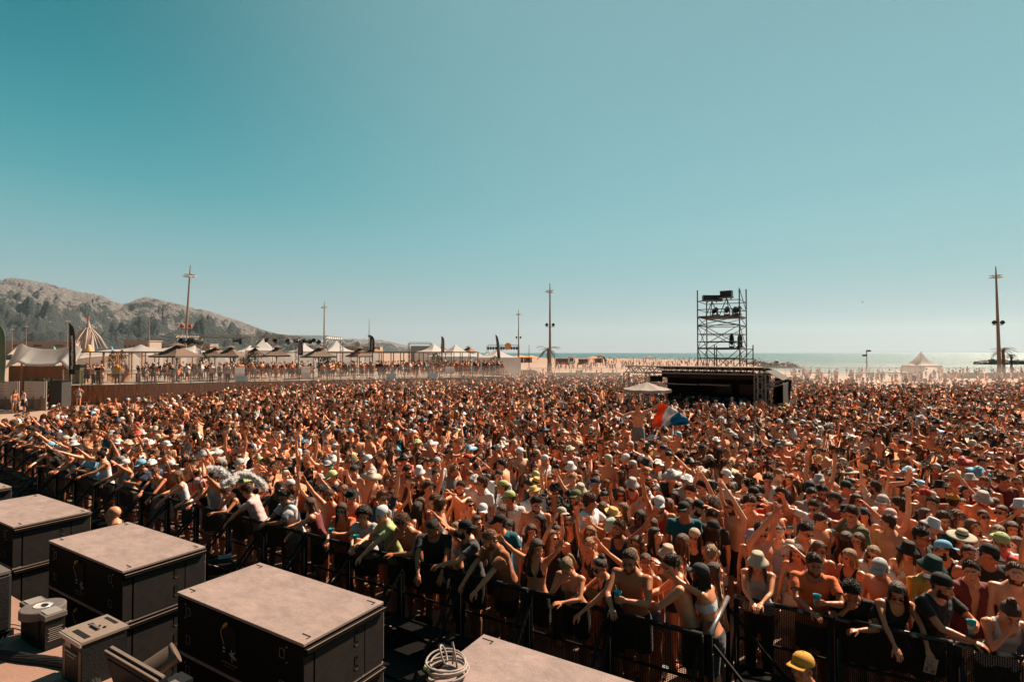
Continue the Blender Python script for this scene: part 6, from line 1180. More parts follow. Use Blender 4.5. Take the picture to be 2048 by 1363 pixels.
def hat_mesh(kind):
    if ('h', kind) in HC: return HC[('h', kind)]
    mb = MB(); c = (0, .014); e = lambda prof, n=28, sx=.92: xf(lathe(prof, n), np.diag([sx, 1.06, 1]), (0, .014, 0))
    if kind in ('cap', 'capback'):
        mb.add(e([(.094, .036), (.096, .060), (.088, .092), (.066, .118), (.034, .132), (.0, .136)])); mb.add(ell((0, .014, .137), (.008, .008, .005), 8, 4)); P = []
        for i in range(9):
            a = (i / 8 - .5) * 1.9; r0 = np.array([.088 * math.sin(a), .014 - .098 * math.cos(a), .046]); ext = .080 * math.cos(a * .85) ** .5; P.append([r0 + np.array([math.sin(a) * ext * .25, -ext, -.012 - .018 * abs(math.sin(a))]) * f for f in (0, .35, .7, 1)])
        V_, F_ = sheet(np.array(P), .004); mb.add((V_, F_)); M_ = rotz(math.pi) if kind == 'capback' else None
        if M_ is not None: mb.V = [v @ M_.T + [0, .026, 0] for v in mb.V]
    elif kind == 'bucket': mb.add(e([(.0, .128), (.050, .127), (.072, .120), (.080, .100), (.090, .055), (.098, .045), (.128, .012), (.150, -.012), (.147, -.014), (.096, .036)]))
    elif kind == 'widehat': mb.add(e([(.0, .135), (.045, .134), (.075, .118), (.086, .085), (.092, .050), (.13, .044), (.175, .030), (.215, .020), (.214, .016), (.13, .038), (.09, .04)]))
    elif kind == 'fedora': mb.add(e([(.0, .118), (.03, .126), (.06, .135), (.074, .126), (.084, .090), (.092, .052), (.12, .050), (.145, .062), (.146, .058), (.12, .044), (.09, .042)])); 
    elif kind == 'beanie': mb.add(e([(.096, .028), (.100, .035), (.098, .060), (.096, .064), (.090, .096), (.066, .122), (.034, .136), (.0, .139)]))
    elif kind == 'propeller':
        mb.add(e([(.094, .036), (.096, .060), (.088, .092), (.066, .118), (.034, .132), (.0, .136)])); mb.add(tube([(0, .014, .13), (0, .014, .175)], .003, 6)); mb.add(box((.17, .022, .004), (0, .014, .175), rotx(.3))); P = [[np.array([.088 * math.sin(a), .014 - .098 * math.cos(a), .046]) + np.array([0, -.06, -.015]) * f for f in (0, .5, 1)] for a in np.linspace(-.9, .9, 7)]; mb.add(sheet(np.array(P), .004))
    elif kind == 'flowers':
        rr = random.Random(2)
        for k in range(22): a = k * .2856; mb.add(ell((.088 * math.sin(a), .014 - .1 * math.cos(a), .062 + .008 * math.sin(k)), (.017, .017, .014), 7, 5))
    elif kind == 'scarf': mb.add(e([(.094, .012), (.097, .035), (.096, .060), (.088, .094), (.066, .119), (.034, .131), (.0, .134)])); mb.add(tube([(0, .11, .03), (.02, .135, -.02), (.035, .125, -.11)], [.022, .026, .012], 8))
    elif kind == 'band': mb.add(e([(.093, .035), (.095, .050), (.092, .065), (.088, .06), (.09, .036)]))
    HC[('h', kind)] = mb.mesh(kind, [HATM], True); return HC[('h', kind)]
def bandm():
    if 'hb' in HC: return HC['hb']
    HC['hb'] = MB().add(xf(lathe([(.0935, .050), (.0925, .072), (.089, .074), (.0905, .049)], 28), np.diag([.92, 1.06, 1]), (0, .014, 0))).mesh('hat_band', [GLS2], True); return HC['hb']
def glasses_mesh(big):
    if ('g', big) in HC: return HC[('g', big)]
    mb = MB(); w = .030 if big else .024; h = .024 if big else .016
    for s in (-1, 1): mb.add(xf(lathe([(0, -.003), (.8, -.003), (1, 0), (.8, .002), (0, .003)], 18), np.diag([w, 1, h]) @ rotx(math.pi / 2), (s * .034, -.098, .001))); mb.add(beam((s * .060, -.094, .006), (s * .080, .010, .004), .005))
    mb.add(tube([(-.010, -.102, .004), (0, -.105, .007), (.010, -.102, .004)], .0025, 5)); HC[('g', big)] = mb.mesh('sunglasses', [GLS], False); return HC[('g', big)]
# ================================================================ CROWD
PAL = {'white': (.58, .56, .57), 'cream': (.42, .36, .26), 'black': (.015, .013, .012), 'grey': (.22, .20, .19), 'pale grey': (.42, .38, .36), 'navy': (.018, .025, .05), 'teal': (.0, .085, .12), 'light blue': (.17, .40, .55), 'red': (.50, .05, .03), 'orange': (.62, .135, .04), 'rust': (.32, .10, .035), 'yellow': (.58, .27, .04), 'lime': (.38, .42, .17), 'olive': (.12, .12, .05),
       'pink': (.62, .36, .34), 'maroon': (.14, .02, .02), 'green': (.015, .045, .038), 'mint': (.34, .44, .35), 'lilac': (.34, .31, .42), 'beige': (.46, .33, .23), 'brown': (.12, .06, .03), 'blue': (.03, .09, .22), 'denim': (.07, .11, .19), 'straw': (.60, .38, .14), 'charcoal': (.04, .038, .038)}
HCOL = {'black': (.030, .017, .012), 'dark': (.085, .037, .019), 'brown': (.12, .048, .021), 'light brown': (.25, .105, .046), 'blonde': (.34, .19, .085), 'ginger': (.22, .07, .02), 'grey': (.25, .22, .2)}
SKT = {'t': (.65, .255, .130), 'l': (.74, .35, .205), 'd': (.42, .148, .070), 'b': (.11, .044, .024), 'm': (.56, .205, .098)}
TOPN = {'tee': 't-shirt', 'shirt': 'open shirt', 'tank': 'tank top', 'crop': 'crop top', 'bikini': 'bikini top', 'bandeau': 'bandeau', 'swim': 'swimsuit', None: 'bare chest'}
HATN = {'cap': 'cap', 'capback': 'backwards cap', 'bucket': 'bucket hat', 'widehat': 'wide brimmed hat', 'fedora': 'fedora', 'beanie': 'skull cap', 'propeller': 'propeller cap', 'flowers': 'flower crown', 'scarf': 'headscarf', 'band': 'headband'}
PEOPLE = []      # (root object, look phrase, x in picture)
HELD = []
def rzm(a): c, s = math.cos(a), math.sin(a); return np.array([[c, -s, 0], [s, c, 0], [0, 0, 1.0]])
def posephrase(key):
    if key.startswith('rail'): return 'leaning on the barrier'
    for k, v in (('up_up', 'with both arms raised'), ('bent_bent', 'with both hands up'), ('clap', 'clapping overhead'), ('cupup', 'holding a cup high'), ('cup', 'holding a cup'), ('phone', 'holding up a phone'), ('shield', 'shading the eyes'), ('cross', 'with crossed arms'), ('reachl', 'pointing ahead'), ('reach', 'reaching forward'), ('upout', 'with one arm up sideways'), ('up', 'raising one arm'), ('bent', 'waving one hand'), ('head', 'with a hand on the head'), ('flag', 'gripping a flag'), ('hip', 'with hands on hips'), ('point', 'pointing ahead'), ('back', 'turned away'), ('profile', 'seen sideways')):
        if k in key: return v
    return 'standing'
def person(x, y, z, rz, key, s, skin, hair, hcol, hat, hatc, glasses, top, topc, legs, legc, beard=False, extra='', patt=None):
    B = BOD[key]; f = int(B.fem); t = thing('person', (x, y, z), None, 'person', 'people in the festival crowd', rz=rz, s=s)
    def part(nm, me, col, M_=None, m=None):
        o = bpy.data.objects.new(nm, me); COL.objects.link(o); o.parent = t; o.color = (*col, 1)
        if M_ is not None: o.matrix_local = M_
        if m is not None: o.material_slots[0].link = 'OBJECT'; o.material_slots[0].material = m
        return o
    sk = np.array(SKT[skin]) * rng.uniform(.86, 1.12); part('body', B.mesh, sk); Mw = Matrix([list(B.Mh[r]) + [B.hc[r]] for r in range(3)] + [[0, 0, 0, 1]])
    if top: part({'tee': 't_shirt', 'tank': 'tank_top', 'crop': 'crop_top', 'bikini': 'bikini_top', 'swim': 'swimsuit'}.get(top, top), top_mesh(B, top), np.array(PAL[topc]) * rng.uniform(.9, 1.1), None, patt)
    if legs == 'skirt': part('skirt', skirt_mesh(), PAL[legc])
    elif legs: part('shorts' if legs != 'trousers' else 'trousers', leg_mesh(legs, f), PAL[legc])
    if hair: part('hair', hair_mesh(hair, f, bool(hat) and hat not in ('flowers', 'band')), np.array(HCOL[hcol]) * rng.uniform(.8, 1.2), Mw)
    if hat:
        h = part(hat_mesh(hat).name.split('.')[0].replace('capback', 'cap').replace('widehat', 'sun_hat').replace('band', 'headband'), hat_mesh(hat), PAL[hatc], Mw)
        if hat in ('fedora', 'widehat') and rng.random() < .8: b_ = bpy.data.objects.new('hat_band', bandm()); COL.objects.link(b_); b_.parent = h
    if glasses: part('sunglasses', glasses_mesh(rng.random() < .4 and f), (0, 0, 0), Mw)
    if beard and not f: part('beard', beard_mesh(), HCOL[hcol], Mw)
    pn = {FLORAL: 'patterned', STRIPE: 'striped', CAMO: 'patterned'}.get(patt, ''); gen = 'woman' if f else 'man'
    if top is None: look = 'bare-chested %s' % gen
    else: look = '%s in %s %s%s' % (gen, topc, (pn + ' ') if pn else '', TOPN[top])
    ht = ('%s %s' % (hatc, HATN[hat])) if hat else ({'long': '%s long hair', 'longdark': '%s long hair', 'bob': '%s bob', 'tail': '%s ponytail', 'bun': '%s hair bun', 'braids': '%s braids', 'wild': 'big %s curls', 'afro': '%s afro', 'curly': '%s curls', 'short': 'short %s hair', 'quiff': '%s quiff', 'crop': 'cropped %s hair', 'buzz': 'shaved %s hair'}[hair] % hcol if hair else 'bald head')
    look += ' with ' + ht + (' and sunglasses' if glasses else '') + (' and beard' if beard and not f else '')
    look += ' ' + (extra or posephrase(key)); px = PX((x, y, z + B.hc[2] * s))[0]; PEOPLE.append((t, look, px, key))
    # things held in the hand
    if 'cup' in key or 'phone' in key or key.startswith('rail3'):
        idx = 0 if (key.split('_')[0] in ('cup', 'cupup', 'phone') or key.startswith('rail3')) else 1
        wr, (hx, hy_, hz_) = B.hands[idx]; Rm = rzm(rz); c = np.array([x, y, z]) + Rm @ ((wr + hx * .075 - hz_ * .040) * s); ax = Rm @ hy_; ax = ax * (1 if ax[2] > 0 else -1); ax = ax + np.array([0, 0, 1.2]); ax /= np.linalg.norm(ax)
        q = Vector(ax).to_track_quat('Z', 'Y')
        if 'phone' in key: o = bpy.data.objects.new('mobile_phone', PHONE_ME); q = Vector(Rm @ (-hz_)).to_track_quat('Y', 'Z')
        else: o = bpy.data.objects.new('drinking_cup', CUP_ME)
        COL.objects.link(o); o.location = c if 'phone' in key else c - ax * .055; o.rotation_mode = 'QUATERNION'; o.rotation_quaternion = q; HELD.append((o, t, 'phone' in key))
    return t
CUPM = mat('teal_cup', (.015, .32, .36), .45); clearm = mat('phone_black', (.01, .01, .012), .15)
mb = MB().add(lathe([(0, .002), (.028, 0), (.042, .13), (.044, .133), (.040, .13), (.027, .008), (0, .008)], 20)); mb.add(xf(lathe([(.0340, .045), (.0385, .085)], 20), None, (0, 0, .0)), 1); CUP_ME = mb.mesh('drinking_cup', [CUPM, mat('cup_print', (.45, .42, .34), .5)], True)
PHONE_ME = MB().add(box((.075, .009, .15))).add(box((.02, .004, .02), (.02, -.006, .05))).mesh('mobile_phone', [clearm])
TGT = np.array([-1.5, -5.0])
def face_to(x, y, off=0.0): d = TGT - [x, y]; return math.atan2(d[0], -d[1]) + R(off)       # facing (sin rz, -cos rz)
def root_from_head(px, py, B, s, rzf):
    hz = B.hc[2] * s; g = G(px, py, hz); rz = rzf(g[0], g[1]) if callable(rzf) else rzf
    o = rzm(rz) @ (np.array([B.hc[0], B.hc[1], 0]) * s); return g[0] - o[0], g[1] - o[1], rz
RAILRZ = math.atan2(-NN[0], NN[1])
def root_on_rail(px, B, s, off, drz):
    rz = RAILRZ + R(drz); o = rzm(rz) @ (np.array([B.hc[0], B.hc[1], 0]) * s); best = None
    for sv in np.arange(-33, 12, .02):
        p = along(sv, line_off(sv) + off); q = PX((p[0] + o[0], p[1] + o[1], B.hc[2] * s)); d = abs(q[0] - px)
        if p[1] > .5 and (best is None or d < best[0]): best = (d, p[0], p[1])
    return best[1], best[2], rz
OCC = []
# ---- people matched to the photograph: px, py of the head; g; hair, colour; hat, colour; sunglasses; top, colour; body; turn; skin; legs, colour; beard; extra; pattern
def H(px, py, g, hair, hc, hat, hatc, gl, top, tc, key, drz=0, skin='t', legs=('shorts', 'black'), beard=False, extra='', patt=None, rail=False, s=None, off=.36, z=0.0):
    key = key + '_%d' % g; B = BOD[key]; s = s or ((1.03 if not g else .985) if rail else (1.02 if not g else .95)) * (1 if rail else rng.uniform(.985, 1.015))
    if rail: x, y, rz = root_on_rail(px, B, s, off, drz)
    else:
        x, y, rz = root_from_head(px, py, B, s, lambda a, b: face_to(a, b, drz))
        rel = np.array([x, y, 0]) - pc; sv, ov = rel @ U, rel @ NN; mn = line_off(sv) + .42
        if z == 0 and ov < mn and ov > -1.0: x += NN[0] * (mn - ov); y += NN[1] * (mn - ov)
    OCC.append((x, y)); return person(x, y, z, rz, key, s, skin, hair, hc, hat, hatc, gl, top, tc, legs[0], legs[1], beard, extra, patt)
K = {}
for k in BOD:
    b = '_'.join(k.split('_')[:-1]); K[b] = 1
def kk(a): return [b for b in K if b == a or b.startswith(a + '_')][0] if a not in K else a
W0 = ('minishorts', 'denim'); T0 = ('trousers', 'black')
for r in [
 # right front row on the rail
 dict(px=1628, py=1133, g=0, hair='short', hc='dark', hat=None, hatc='', gl=0, top='tee', tc='orange', key='rail3', drz=8, skin='d', beard=True, rail=True),
 dict(px=1706, py=1170, g=0, hair='curly', hc='black', hat=None, hatc='', gl=0, top='tee', tc='black', key='rail6', skin='d', rail=True, s=.93),
 dict(px=1794, py=1181, g=1, hair='longdark', hc='dark', hat=None, hatc='', gl=1, top='tank', tc='black', key='rail2', drz=20, rail=True, s=.98),
 dict(px=1883, py=1167, g=0, hair='short', hc='black', hat='capback', hatc='black', gl=0, top='tee', tc='black', key='rail3', drz=45, skin='m', rail=True, beard=True),
 dict(px=2022, py=1184, g=1, hair='bun', hc='brown', hat=None, hatc='', gl=0, top='tank', tc='white', key='rail6', drz=15, rail=True, s=1.0),
 dict(px=1979, py=1109, g=0, hair='short', hc='black', hat='cap', hatc='black', gl=0, top='tee', tc='black', key='cross_cross', drz=10, skin='d'),
 dict(px=1515, py=1130, g=1, hair='long', hc='brown', hat='bucket', hatc='cream', gl=0, top='tank', tc='pale grey', key='rail0', drz=5, rail=True, legs=T0, s=.99),
 # right, standing behind
 dict(px=1867, py=1133, g=0, hair='short', hc='dark', hat='bucket', hatc='green', gl=0, top='tee', tc='yellow', key='down_down2', drz=40),
 dict(px=1885, py=1100, g=0, hair='short', hc='black', hat='capback', hatc='light blue', gl=1, top='tank', tc='black', key='down_down', drz=-35, skin='t', beard=True),
 dict(px=1923, py=1074, g=1, hair='longdark', hc='black', hat='widehat', hatc='cream', gl=0, top='tank', tc='black', key='down_down2', drz=0),
 dict(px=1746, py=1108, g=1, hair='long', hc='blonde', hat=None, hatc='', gl=1, top='shirt', tc='white', key='cup_down', drz=-12, skin='l'),
 dict(px=1775, py=1045, g=0, hair='crop', hc='brown', hat=None, hatc='', gl=0, top=None, tc='', key='profile', drz=-40, legs=('trousers', 'pale grey')),
 dict(px=1797, py=1012, g=0, hair='curly', hc='dark', hat=None, hatc='', gl=0, top=None, tc='', key='profile', drz=-45, beard=True, s=1.06),
 dict(px=1693, py=1026, g=0, hair='short', hc='dark', hat='fedora', hatc='black', gl=0, top=None, tc='', key='down_down', drz=0),
 dict(px=1642, py=1042, g=0, hair='crop', hc='dark', hat=None, hatc='', gl=0, top=None, tc='', key='down_down2', drz=45),
 dict(px=1610, py=1063, g=0, hair='short', hc='black', hat=None, hatc='', gl=1, top='shirt', tc='beige', key='down_cup', drz=10, patt=FLORAL),
 dict(px=1639, py=1098, g=1, hair='braids', hc='brown', hat=None, hatc='', gl=1, top='bikini', tc='beige', key='down_cup', drz=-5, legs=W0),
 dict(px=1693, py=1078, g=1, hair='longdark', hc='brown', hat=None, hatc='', gl=0, top='bikini', tc='black', key='back_down', drz=90),
 dict(px=1628, py=1015, g=0, hair='short', hc='dark', hat=None, hatc='', gl=1, top='tee', tc='white', key='cup_bent', drz=-30),
 dict(px=1917, py=1036, g=1, hair='wild', hc='light brown', hat=None, hatc='', gl=1, top='bikini', tc='beige', key='down_down', drz=0),
 dict(px=1907, py=1002, g=0, hair='short', hc='brown', hat='propeller', hatc='yellow', gl=0, top=None, tc='', key='back_down', drz=100),
 dict(px=1848, py=991, g=0, hair='short', hc='brown', hat='propeller', hatc='red', gl=0, top=None, tc='', key='bent_down', drz=-10),
 dict(px=2024, py=1058, g=1, hair='longdark', hc='dark', hat=None, hatc='', gl=0, top='bikini', tc='maroon', key='reach_down2', drz=-20),
 dict(px=1968, py=1033, g=1, hair='tail', hc='dark', hat=None, hatc='', gl=1, top='bandeau', tc='white', key='bent_down', drz=20),
 dict(px=1508, py=1074, g=1, hair='long', hc='light brown', hat='bucket', hatc='lilac', gl=0, top='bikini', tc='black', key='down_down', drz=-8),
 dict(px=1540, py=1039, g=1, hair='long', hc='light brown', hat=None, hatc='', gl=0, top='bikini', tc='white', key='profile', drz=10, legs=('trousers', 'white')),
 dict(px=1762, py=951, g=0, hair='short', hc='brown', hat='widehat', hatc='orange', gl=1, top=None, tc='', key='bent_down', drz=0, skin='l'),
 dict(px=1701, py=945, g=1, hair='bob', hc='brown', hat='widehat', hatc='cream', gl=1, top='crop', tc='white', key='down_down', drz=5),
 dict(px=1810, py=932, g=0, hair='quiff', hc='light brown', hat=None, hatc='', gl=1, top=None, tc='', key='down_down', drz=0, skin='l'),
 dict(px=1620, py=975, g=0, hair='short', hc='dark', hat='cap', hatc='charcoal', gl=0, top='tank', tc='black', key='down_down2', drz=-35),
 dict(px=1571, py=994, g=1, hair='long', hc='dark', hat='cap', hatc='navy', gl=0, top='tee', tc='maroon', key='cup_down', drz=-20, patt=CAMO),
 dict(px=1508, py=988, g=0, hair='short', hc='black', hat='cap', hatc='black', gl=1, top='tee', tc='black', key='phone_phone', drz=10, beard=True),
 dict(px=1536, py=961, g=0, hair='curly', hc='dark', hat=None, hatc='', gl=0, top='shirt', tc='white', key='down_down2', drz=-15),
 dict(px=1693, py=974, g=0, hair='short', hc='brown', hat='cap', hatc='green', gl=0, top='tank', tc='pale grey', key='down_bent', drz=5),
 dict(px=1940, py=959, g=0, hair='short', hc='dark', hat='bucket', hatc='pale grey', gl=1, top='shirt', tc='denim', key='down_down', drz=0, patt=FLORAL),
 dict(px=2008, py=961, g=0, hair='short', hc='dark', hat=None, hatc='', gl=0, top='tee', tc='maroon', key='down_bent', drz=10),
 dict(px=1965, py=927, g=0, hair='short', hc='dark', hat=None, hatc='', gl=0, top='shirt', tc='navy', key='down_down', drz=30, patt=FLORAL),
 dict(px=2040, py=1012, g=0, hair='short', hc='dark', hat='bucket', hatc='white', gl=0, top='shirt', tc='black', key='down_down', drz=0, patt=CAMO),
 dict(px=1816, py=985, g=1, hair='long', hc='brown', hat=None, hatc='', gl=1, top='bikini', tc='black', key='down_down2', drz=15),
 dict(px=1990, py=1007, g=1, hair='tail', hc='brown', hat=None, hatc='', gl=0, top='bikini', tc='black', key='back_down', drz=60),
 dict(px=1727, py=1030, g=1, hair='longdark', hc='black', hat='beanie', hatc='navy', gl=0, top='tee', tc='pink', key='down_down', drz=-30, patt=STRIPE),
 dict(px=1669, py=999, g=0, hair='short', hc='dark', hat='capback', hatc='charcoal', gl=1, top='tee', tc='maroon', key='down_down', drz=-40, skin='d'),
 dict(px=1644, py=985, g=0, hair='curly', hc='black', hat=None, hatc='', gl=1, top='tee', tc='maroon', key='down_down2', drz=0, beard=True, skin='m'),
 dict(px=1880, py=973, g=0, hair='short', hc='dark', hat='bucket', hatc='black', gl=0, top='tee', tc='black', key='down_down', drz=-20),
 dict(px=1900, py=965, g=1, hair='long', hc='brown', hat=None, hatc='', gl=1, top='tank', tc='black', key='down_down', drz=20),
 dict(px=1575, py=958, g=1, hair='longdark', hc='brown', hat=None, hatc='', gl=0, top='bikini', tc='white', key='phone_phone', drz=20),
 dict(px=1602, py=945, g=1, hair='tail', hc='light brown', hat=None, hatc='', gl=0, top='bikini', tc='black', key='phone_phone', drz=-40),
 # middle
 dict(px=1259, py=1128, g=0, hair='crop', hc='dark', hat=None, hatc='', gl=1, top=None, tc='', key='rail3', drz=-4, skin='d', rail=True, beard=True, s=1.07),
 dict(px=1343, py=1130, g=0, hair='short', hc='dark', hat=None, hatc='', gl=0, top=None, tc='', key='rail1', drz=-75, rail=True, s=1.06, off=.42),
 dict(px=1404, py=1161, g=1, hair='longdark', hc='black', hat='cap', hatc='charcoal', gl=0, top='bandeau', tc='white', key='rail8', drz=-95, rail=True, s=1.02, off=.42, extra='pointing with one arm stretched over the barrier'),
 dict(px=1200, py=1128, g=1, hair='bun', hc='black', hat=None, hatc='', gl=1, top='tank', tc='black', key='rail5', drz=-50, rail=True),
 dict(px=1134, py=1128, g=1, hair='tail', hc='blonde', hat=None, hatc='', gl=0, top='bikini', tc='beige', key='rail6', drz=0, rail=True),
 dict(px=1073, py=1113, g=1, hair='longdark', hc='dark', hat=None, hatc='', gl=0, top='bikini', tc='black', key='bent_bent', drz=10, rail=True, extra='at the barrier with both hands up'),
 dict(px=1114, py=1065, g=1, hair='bun', hc='dark', hat=None, hatc='', gl=0, top='swim', tc='black', key='down_down', drz=-18),
 dict(px=1063, py=1064, g=1, hair='long', hc='brown', hat=None, hatc='', gl=0, top='bikini', tc='beige', key='profile', drz=80),
 dict(px=1180, py=1067, g=1, hair='bob', hc='blonde', hat=None, hatc='', gl=1, top='bikini', tc='white', key='down_up', drz=10, skin='t'),
 dict(px=1223, py=1052, g=1, hair='bob', hc='dark', hat='bucket', hatc='mint', gl=0, top='tank', tc='black', key='down_reach', drz=-30),
 dict(px=1274, py=1088, g=1, hair='longdark', hc='brown', hat=None, hatc='', gl=1, top='bikini', tc='white', key='down_down2', drz=-25),
 dict(px=1302, py=1050, g=1, hair='long', hc='brown', hat=None, hatc='', gl=1, top='bikini', tc='black', key='profile', drz=5),
 dict(px=1368, py=1020, g=0, hair='short', hc='dark', hat='cap', hatc='black', gl=1, top='tee', tc='teal', key='down_down', drz=12, s=1.06, skin='d'),
 dict(px=1366, py=1083, g=1, hair='long', hc='brown', hat=None, hatc='', gl=0, top='bikini', tc='white', key='back_down', drz=80),
 dict(px=1388, py=1073, g=1, hair='longdark', hc='black', hat='capback', hatc='beige', gl=1, top='tank', tc='black', key='down_down2', drz=0),
 dict(px=1427, py=1057, g=1, hair='longdark', hc='dark', hat='beanie', hatc='black', gl=0, top='tank', tc='beige', key='back_down', drz=90, s=1.0),
 dict(px=1423, py=1105, g=1, hair='tail', hc='blonde', hat=None, hatc='', gl=0, top='bikini', tc='black', key='back_down', drz=95),
 dict(px=1416, py=1007, g=0, hair='wild', hc='brown', hat=None, hatc='', gl=0, top='tank', tc='white', key='down_down', drz=-40, beard=True),
 dict(px=1381, py=984, g=0, hair='quiff', hc='dark', hat=None, hatc='', gl=0, top='shirt', tc='white', key='down_down2', drz=-50, patt=STRIPE),
 dict(px=1018, py=996, g=0, hair='short', hc='dark', hat='cap', hatc='lime', gl=0, top='tee', tc='white', key='profile', drz=0, skin='d'),
 dict(px=1068, py=986, g=0, hair='short', hc='dark', hat='fedora', hatc='straw', gl=0, top='tee', tc='white', key='down_down', drz=35),
 dict(px=1074, py=968, g=0, hair='short', hc='dark', hat='fedora', hatc='straw', gl=0, top='tee', tc='charcoal', key='down_down2', drz=50),
 dict(px=1152, py=994, g=0, hair='short', hc='dark', hat='cap', hatc='olive', gl=1, top='shirt', tc='black', key='down_down', drz=0, beard=True, patt=CAMO),
 dict(px=1296, py=994, g=1, hair='bob', hc='dark', hat='bucket', hatc='white', gl=0, top='bandeau', tc='beige', key='down_down', drz=0),
 dict(px=1265, py=968, g=0, hair='short', hc='dark', hat='bucket', hatc='pale grey', gl=0, top='tank', tc='red', key='down_down2', drz=20, beard=True),
 dict(px=1190, py=968, g=0, hair='crop', hc='dark', hat='cap', hatc='navy', gl=0, top='tank', tc='black', key='down_down', drz=-5, skin='m'),
 dict(px=1300, py=966, g=1, hair='long', hc='brown', hat='flowers', hatc='orange', gl=0, top='bikini', tc='orange', key='down_down', drz=20),
 dict(px=1292, py=925, g=0, hair='short', hc='dark', hat='bucket', hatc='charcoal', gl=1, top=None, tc='', key='down_cup', drz=0),
 dict(px=1109, py=981, g=0, hair='short', hc='black', hat='band', hatc='black', gl=1, top='shirt', tc='black', key='down_up', drz=-5, patt=FLORAL),
 dict(px=1091, py=920, g=0, hair='short', hc='brown', hat='capback', hatc='white', gl=0, top='tee', tc='white', key='down_down', drz=60),
 dict(px=1141, py=935, g=0, hair='short', hc='brown', hat='bucket', hatc='white', gl=0, top='tank', tc='white', key='down_down2', drz=-10),
 dict(px=1251, py=918, g=0, hair='short', hc='brown', hat='cap', hatc='white', gl=0, top='tank', tc='black', key='down_reach', drz=-10),
 dict(px=1338, py=1009, g=1, hair='long', hc='light brown', hat=None, hatc='', gl=0, top='bikini', tc='black', key='back_down', drz=100),
 dict(px=1206, py=1016, g=1, hair='longdark', hc='brown', hat=None, hatc='', gl=0, top='bikini', tc='black', key='back_down', drz=110),
 dict(px=1079, py=1042, g=1, hair='longdark', hc='black', hat=None, hatc='', gl=0, top='tank', tc='beige', key='profile', drz=10),
 dict(px=1245, py=1018, g=1, hair='long', hc='light brown', hat=None, hatc='', gl=0, top='swim', tc='olive', key='profile', drz=0),
 dict(px=1140, py=1048, g=1, hair='long', hc='light brown', hat=None, hatc='', gl=1, top='tank', tc='black', key='bent_down', drz=0),
 # left of the middle
 dict(px=764, py=1027, g=0, hair='short', hc='brown', hat='scarf', hatc='white', gl=0, top='tee', tc='lime', key='rail5', drz=-35, skin='l', rail=True, s=1.05),
 dict(px=728, py=1034, g=1, hair='afro', hc='black', hat=None, hatc='', gl=0, top='tee', tc='pale grey', key='rail3', drz=25, rail=True),
 dict(px=682, py=1012, g=1, hair='longdark', hc='dark', hat=None, hatc='', gl=1, top='tee', tc='orange', key='rail3', drz=20, rail=True, s=1.0),
 dict(px=619, py=1010, g=1, hair='long', hc='brown', hat=None, hatc='', gl=0, top='tank', tc='maroon', key='rail5', drz=-60, rail=True),
 dict(px=807, py=1050, g=0, hair='quiff', hc='brown', hat=None, hatc='', gl=0, top=None, tc='', key='rail6', drz=0, skin='d', rail=True, s=1.06),
 dict(px=866, py=1050, g=0, hair='crop', hc='black', hat=None, hatc='', gl=0, top='tee', tc='black', key='rail2', drz=30, skin='d', rail=True, s=1.04),
 dict(px=929, py=1055, g=0, hair='short', hc='black', hat='capback', hatc='black', gl=0, top='tee', tc='charcoal', key='rail4', drz=-35, rail=True, s=1.04, beard=True),
 dict(px=980, py=1070, g=0, hair='crop', hc='light brown', hat=None, hatc='', gl=0, top='shirt', tc='rust', key='rail2', drz=-25, rail=True, s=1.05, beard=True),
 dict(px=998, py=1045, g=0, hair='short', hc='black', hat='cap', hatc='black', gl=0, top='tee', tc='teal', key='profile', drz=0),
 dict(px=881, py=1012, g=0, hair='curly', hc='brown', hat=None, hatc='', gl=0, top='tank', tc='pale grey', key='back_down', drz=80),
 dict(px=835, py=1016, g=1, hair='longdark', hc='black', hat=None, hatc='', gl=0, top='bikini', tc='orange', key='back_down', drz=90),
 dict(px=703, py=994, g=0, hair='short', hc='dark', hat='fedora', hatc='black', gl=0, top='tank', tc='orange', key='down_down2', drz=10),
 dict(px=541, py=981, g=0, hair='crop', hc='black', hat=None, hatc='', gl=0, top='tee', tc='black', key='phone_phone', drz=10, skin='b'),
 dict(px=873, py=950, g=0, hair='crop', hc='black', hat=None, hatc='', gl=0, top='tee', tc='black', key='down_down', drz=45, s=1.05),
 dict(px=962, py=968, g=0, hair='curly', hc='brown', hat=None, hatc='', gl=1, top='tee', tc='white', key='down_down', drz=-40, s=1.04),
 dict(px=998, py=951, g=0, hair='crop', hc='dark', hat=None, hatc='', gl=0, top='tee', tc='white', key='down_down2', drz=-10),
 dict(px=1005, py=974, g=0, hair='short', hc='brown', hat='cap', hatc='lime', gl=0, top='tee', tc='white', key='down_down', drz=-50),
 dict(px=921, py=976, g=0, hair='short', hc='dark', hat=None, hatc='', gl=0, top=None, tc='', key='phone_phone', drz=-30, beard=True),
 dict(px=858, py=978, g=0, hair='curly', hc='brown', hat=None, hatc='', gl=0, top=None, tc='', key='up_down', drz=30),
 dict(px=787, py=948, g=1, hair='longdark', hc='dark', hat=None, hatc='', gl=1, top='bikini', tc='black', key='down_down', drz=-20),
 dict(px=815, py=943, g=0, hair='short', hc='dark', hat=None, hatc='', gl=1, top=None, tc='', key='down_bent', drz=0, beard=True),
 dict(px=934, py=918, g=0, hair='short', hc='dark', hat='cap', hatc='red', gl=0, top='tank', tc='red', key='down_down', drz=-30),
 dict(px=954, py=935, g=0, hair='short', hc='dark', hat='cap', hatc='navy', gl=0, top='tee', tc='grey', key='down_down2', drz=0),
 dict(px=875, py=925, g=0, hair='short', hc='brown', hat='capback', hatc='pale grey', gl=0, top='tee', tc='white', key='down_down', drz=40),
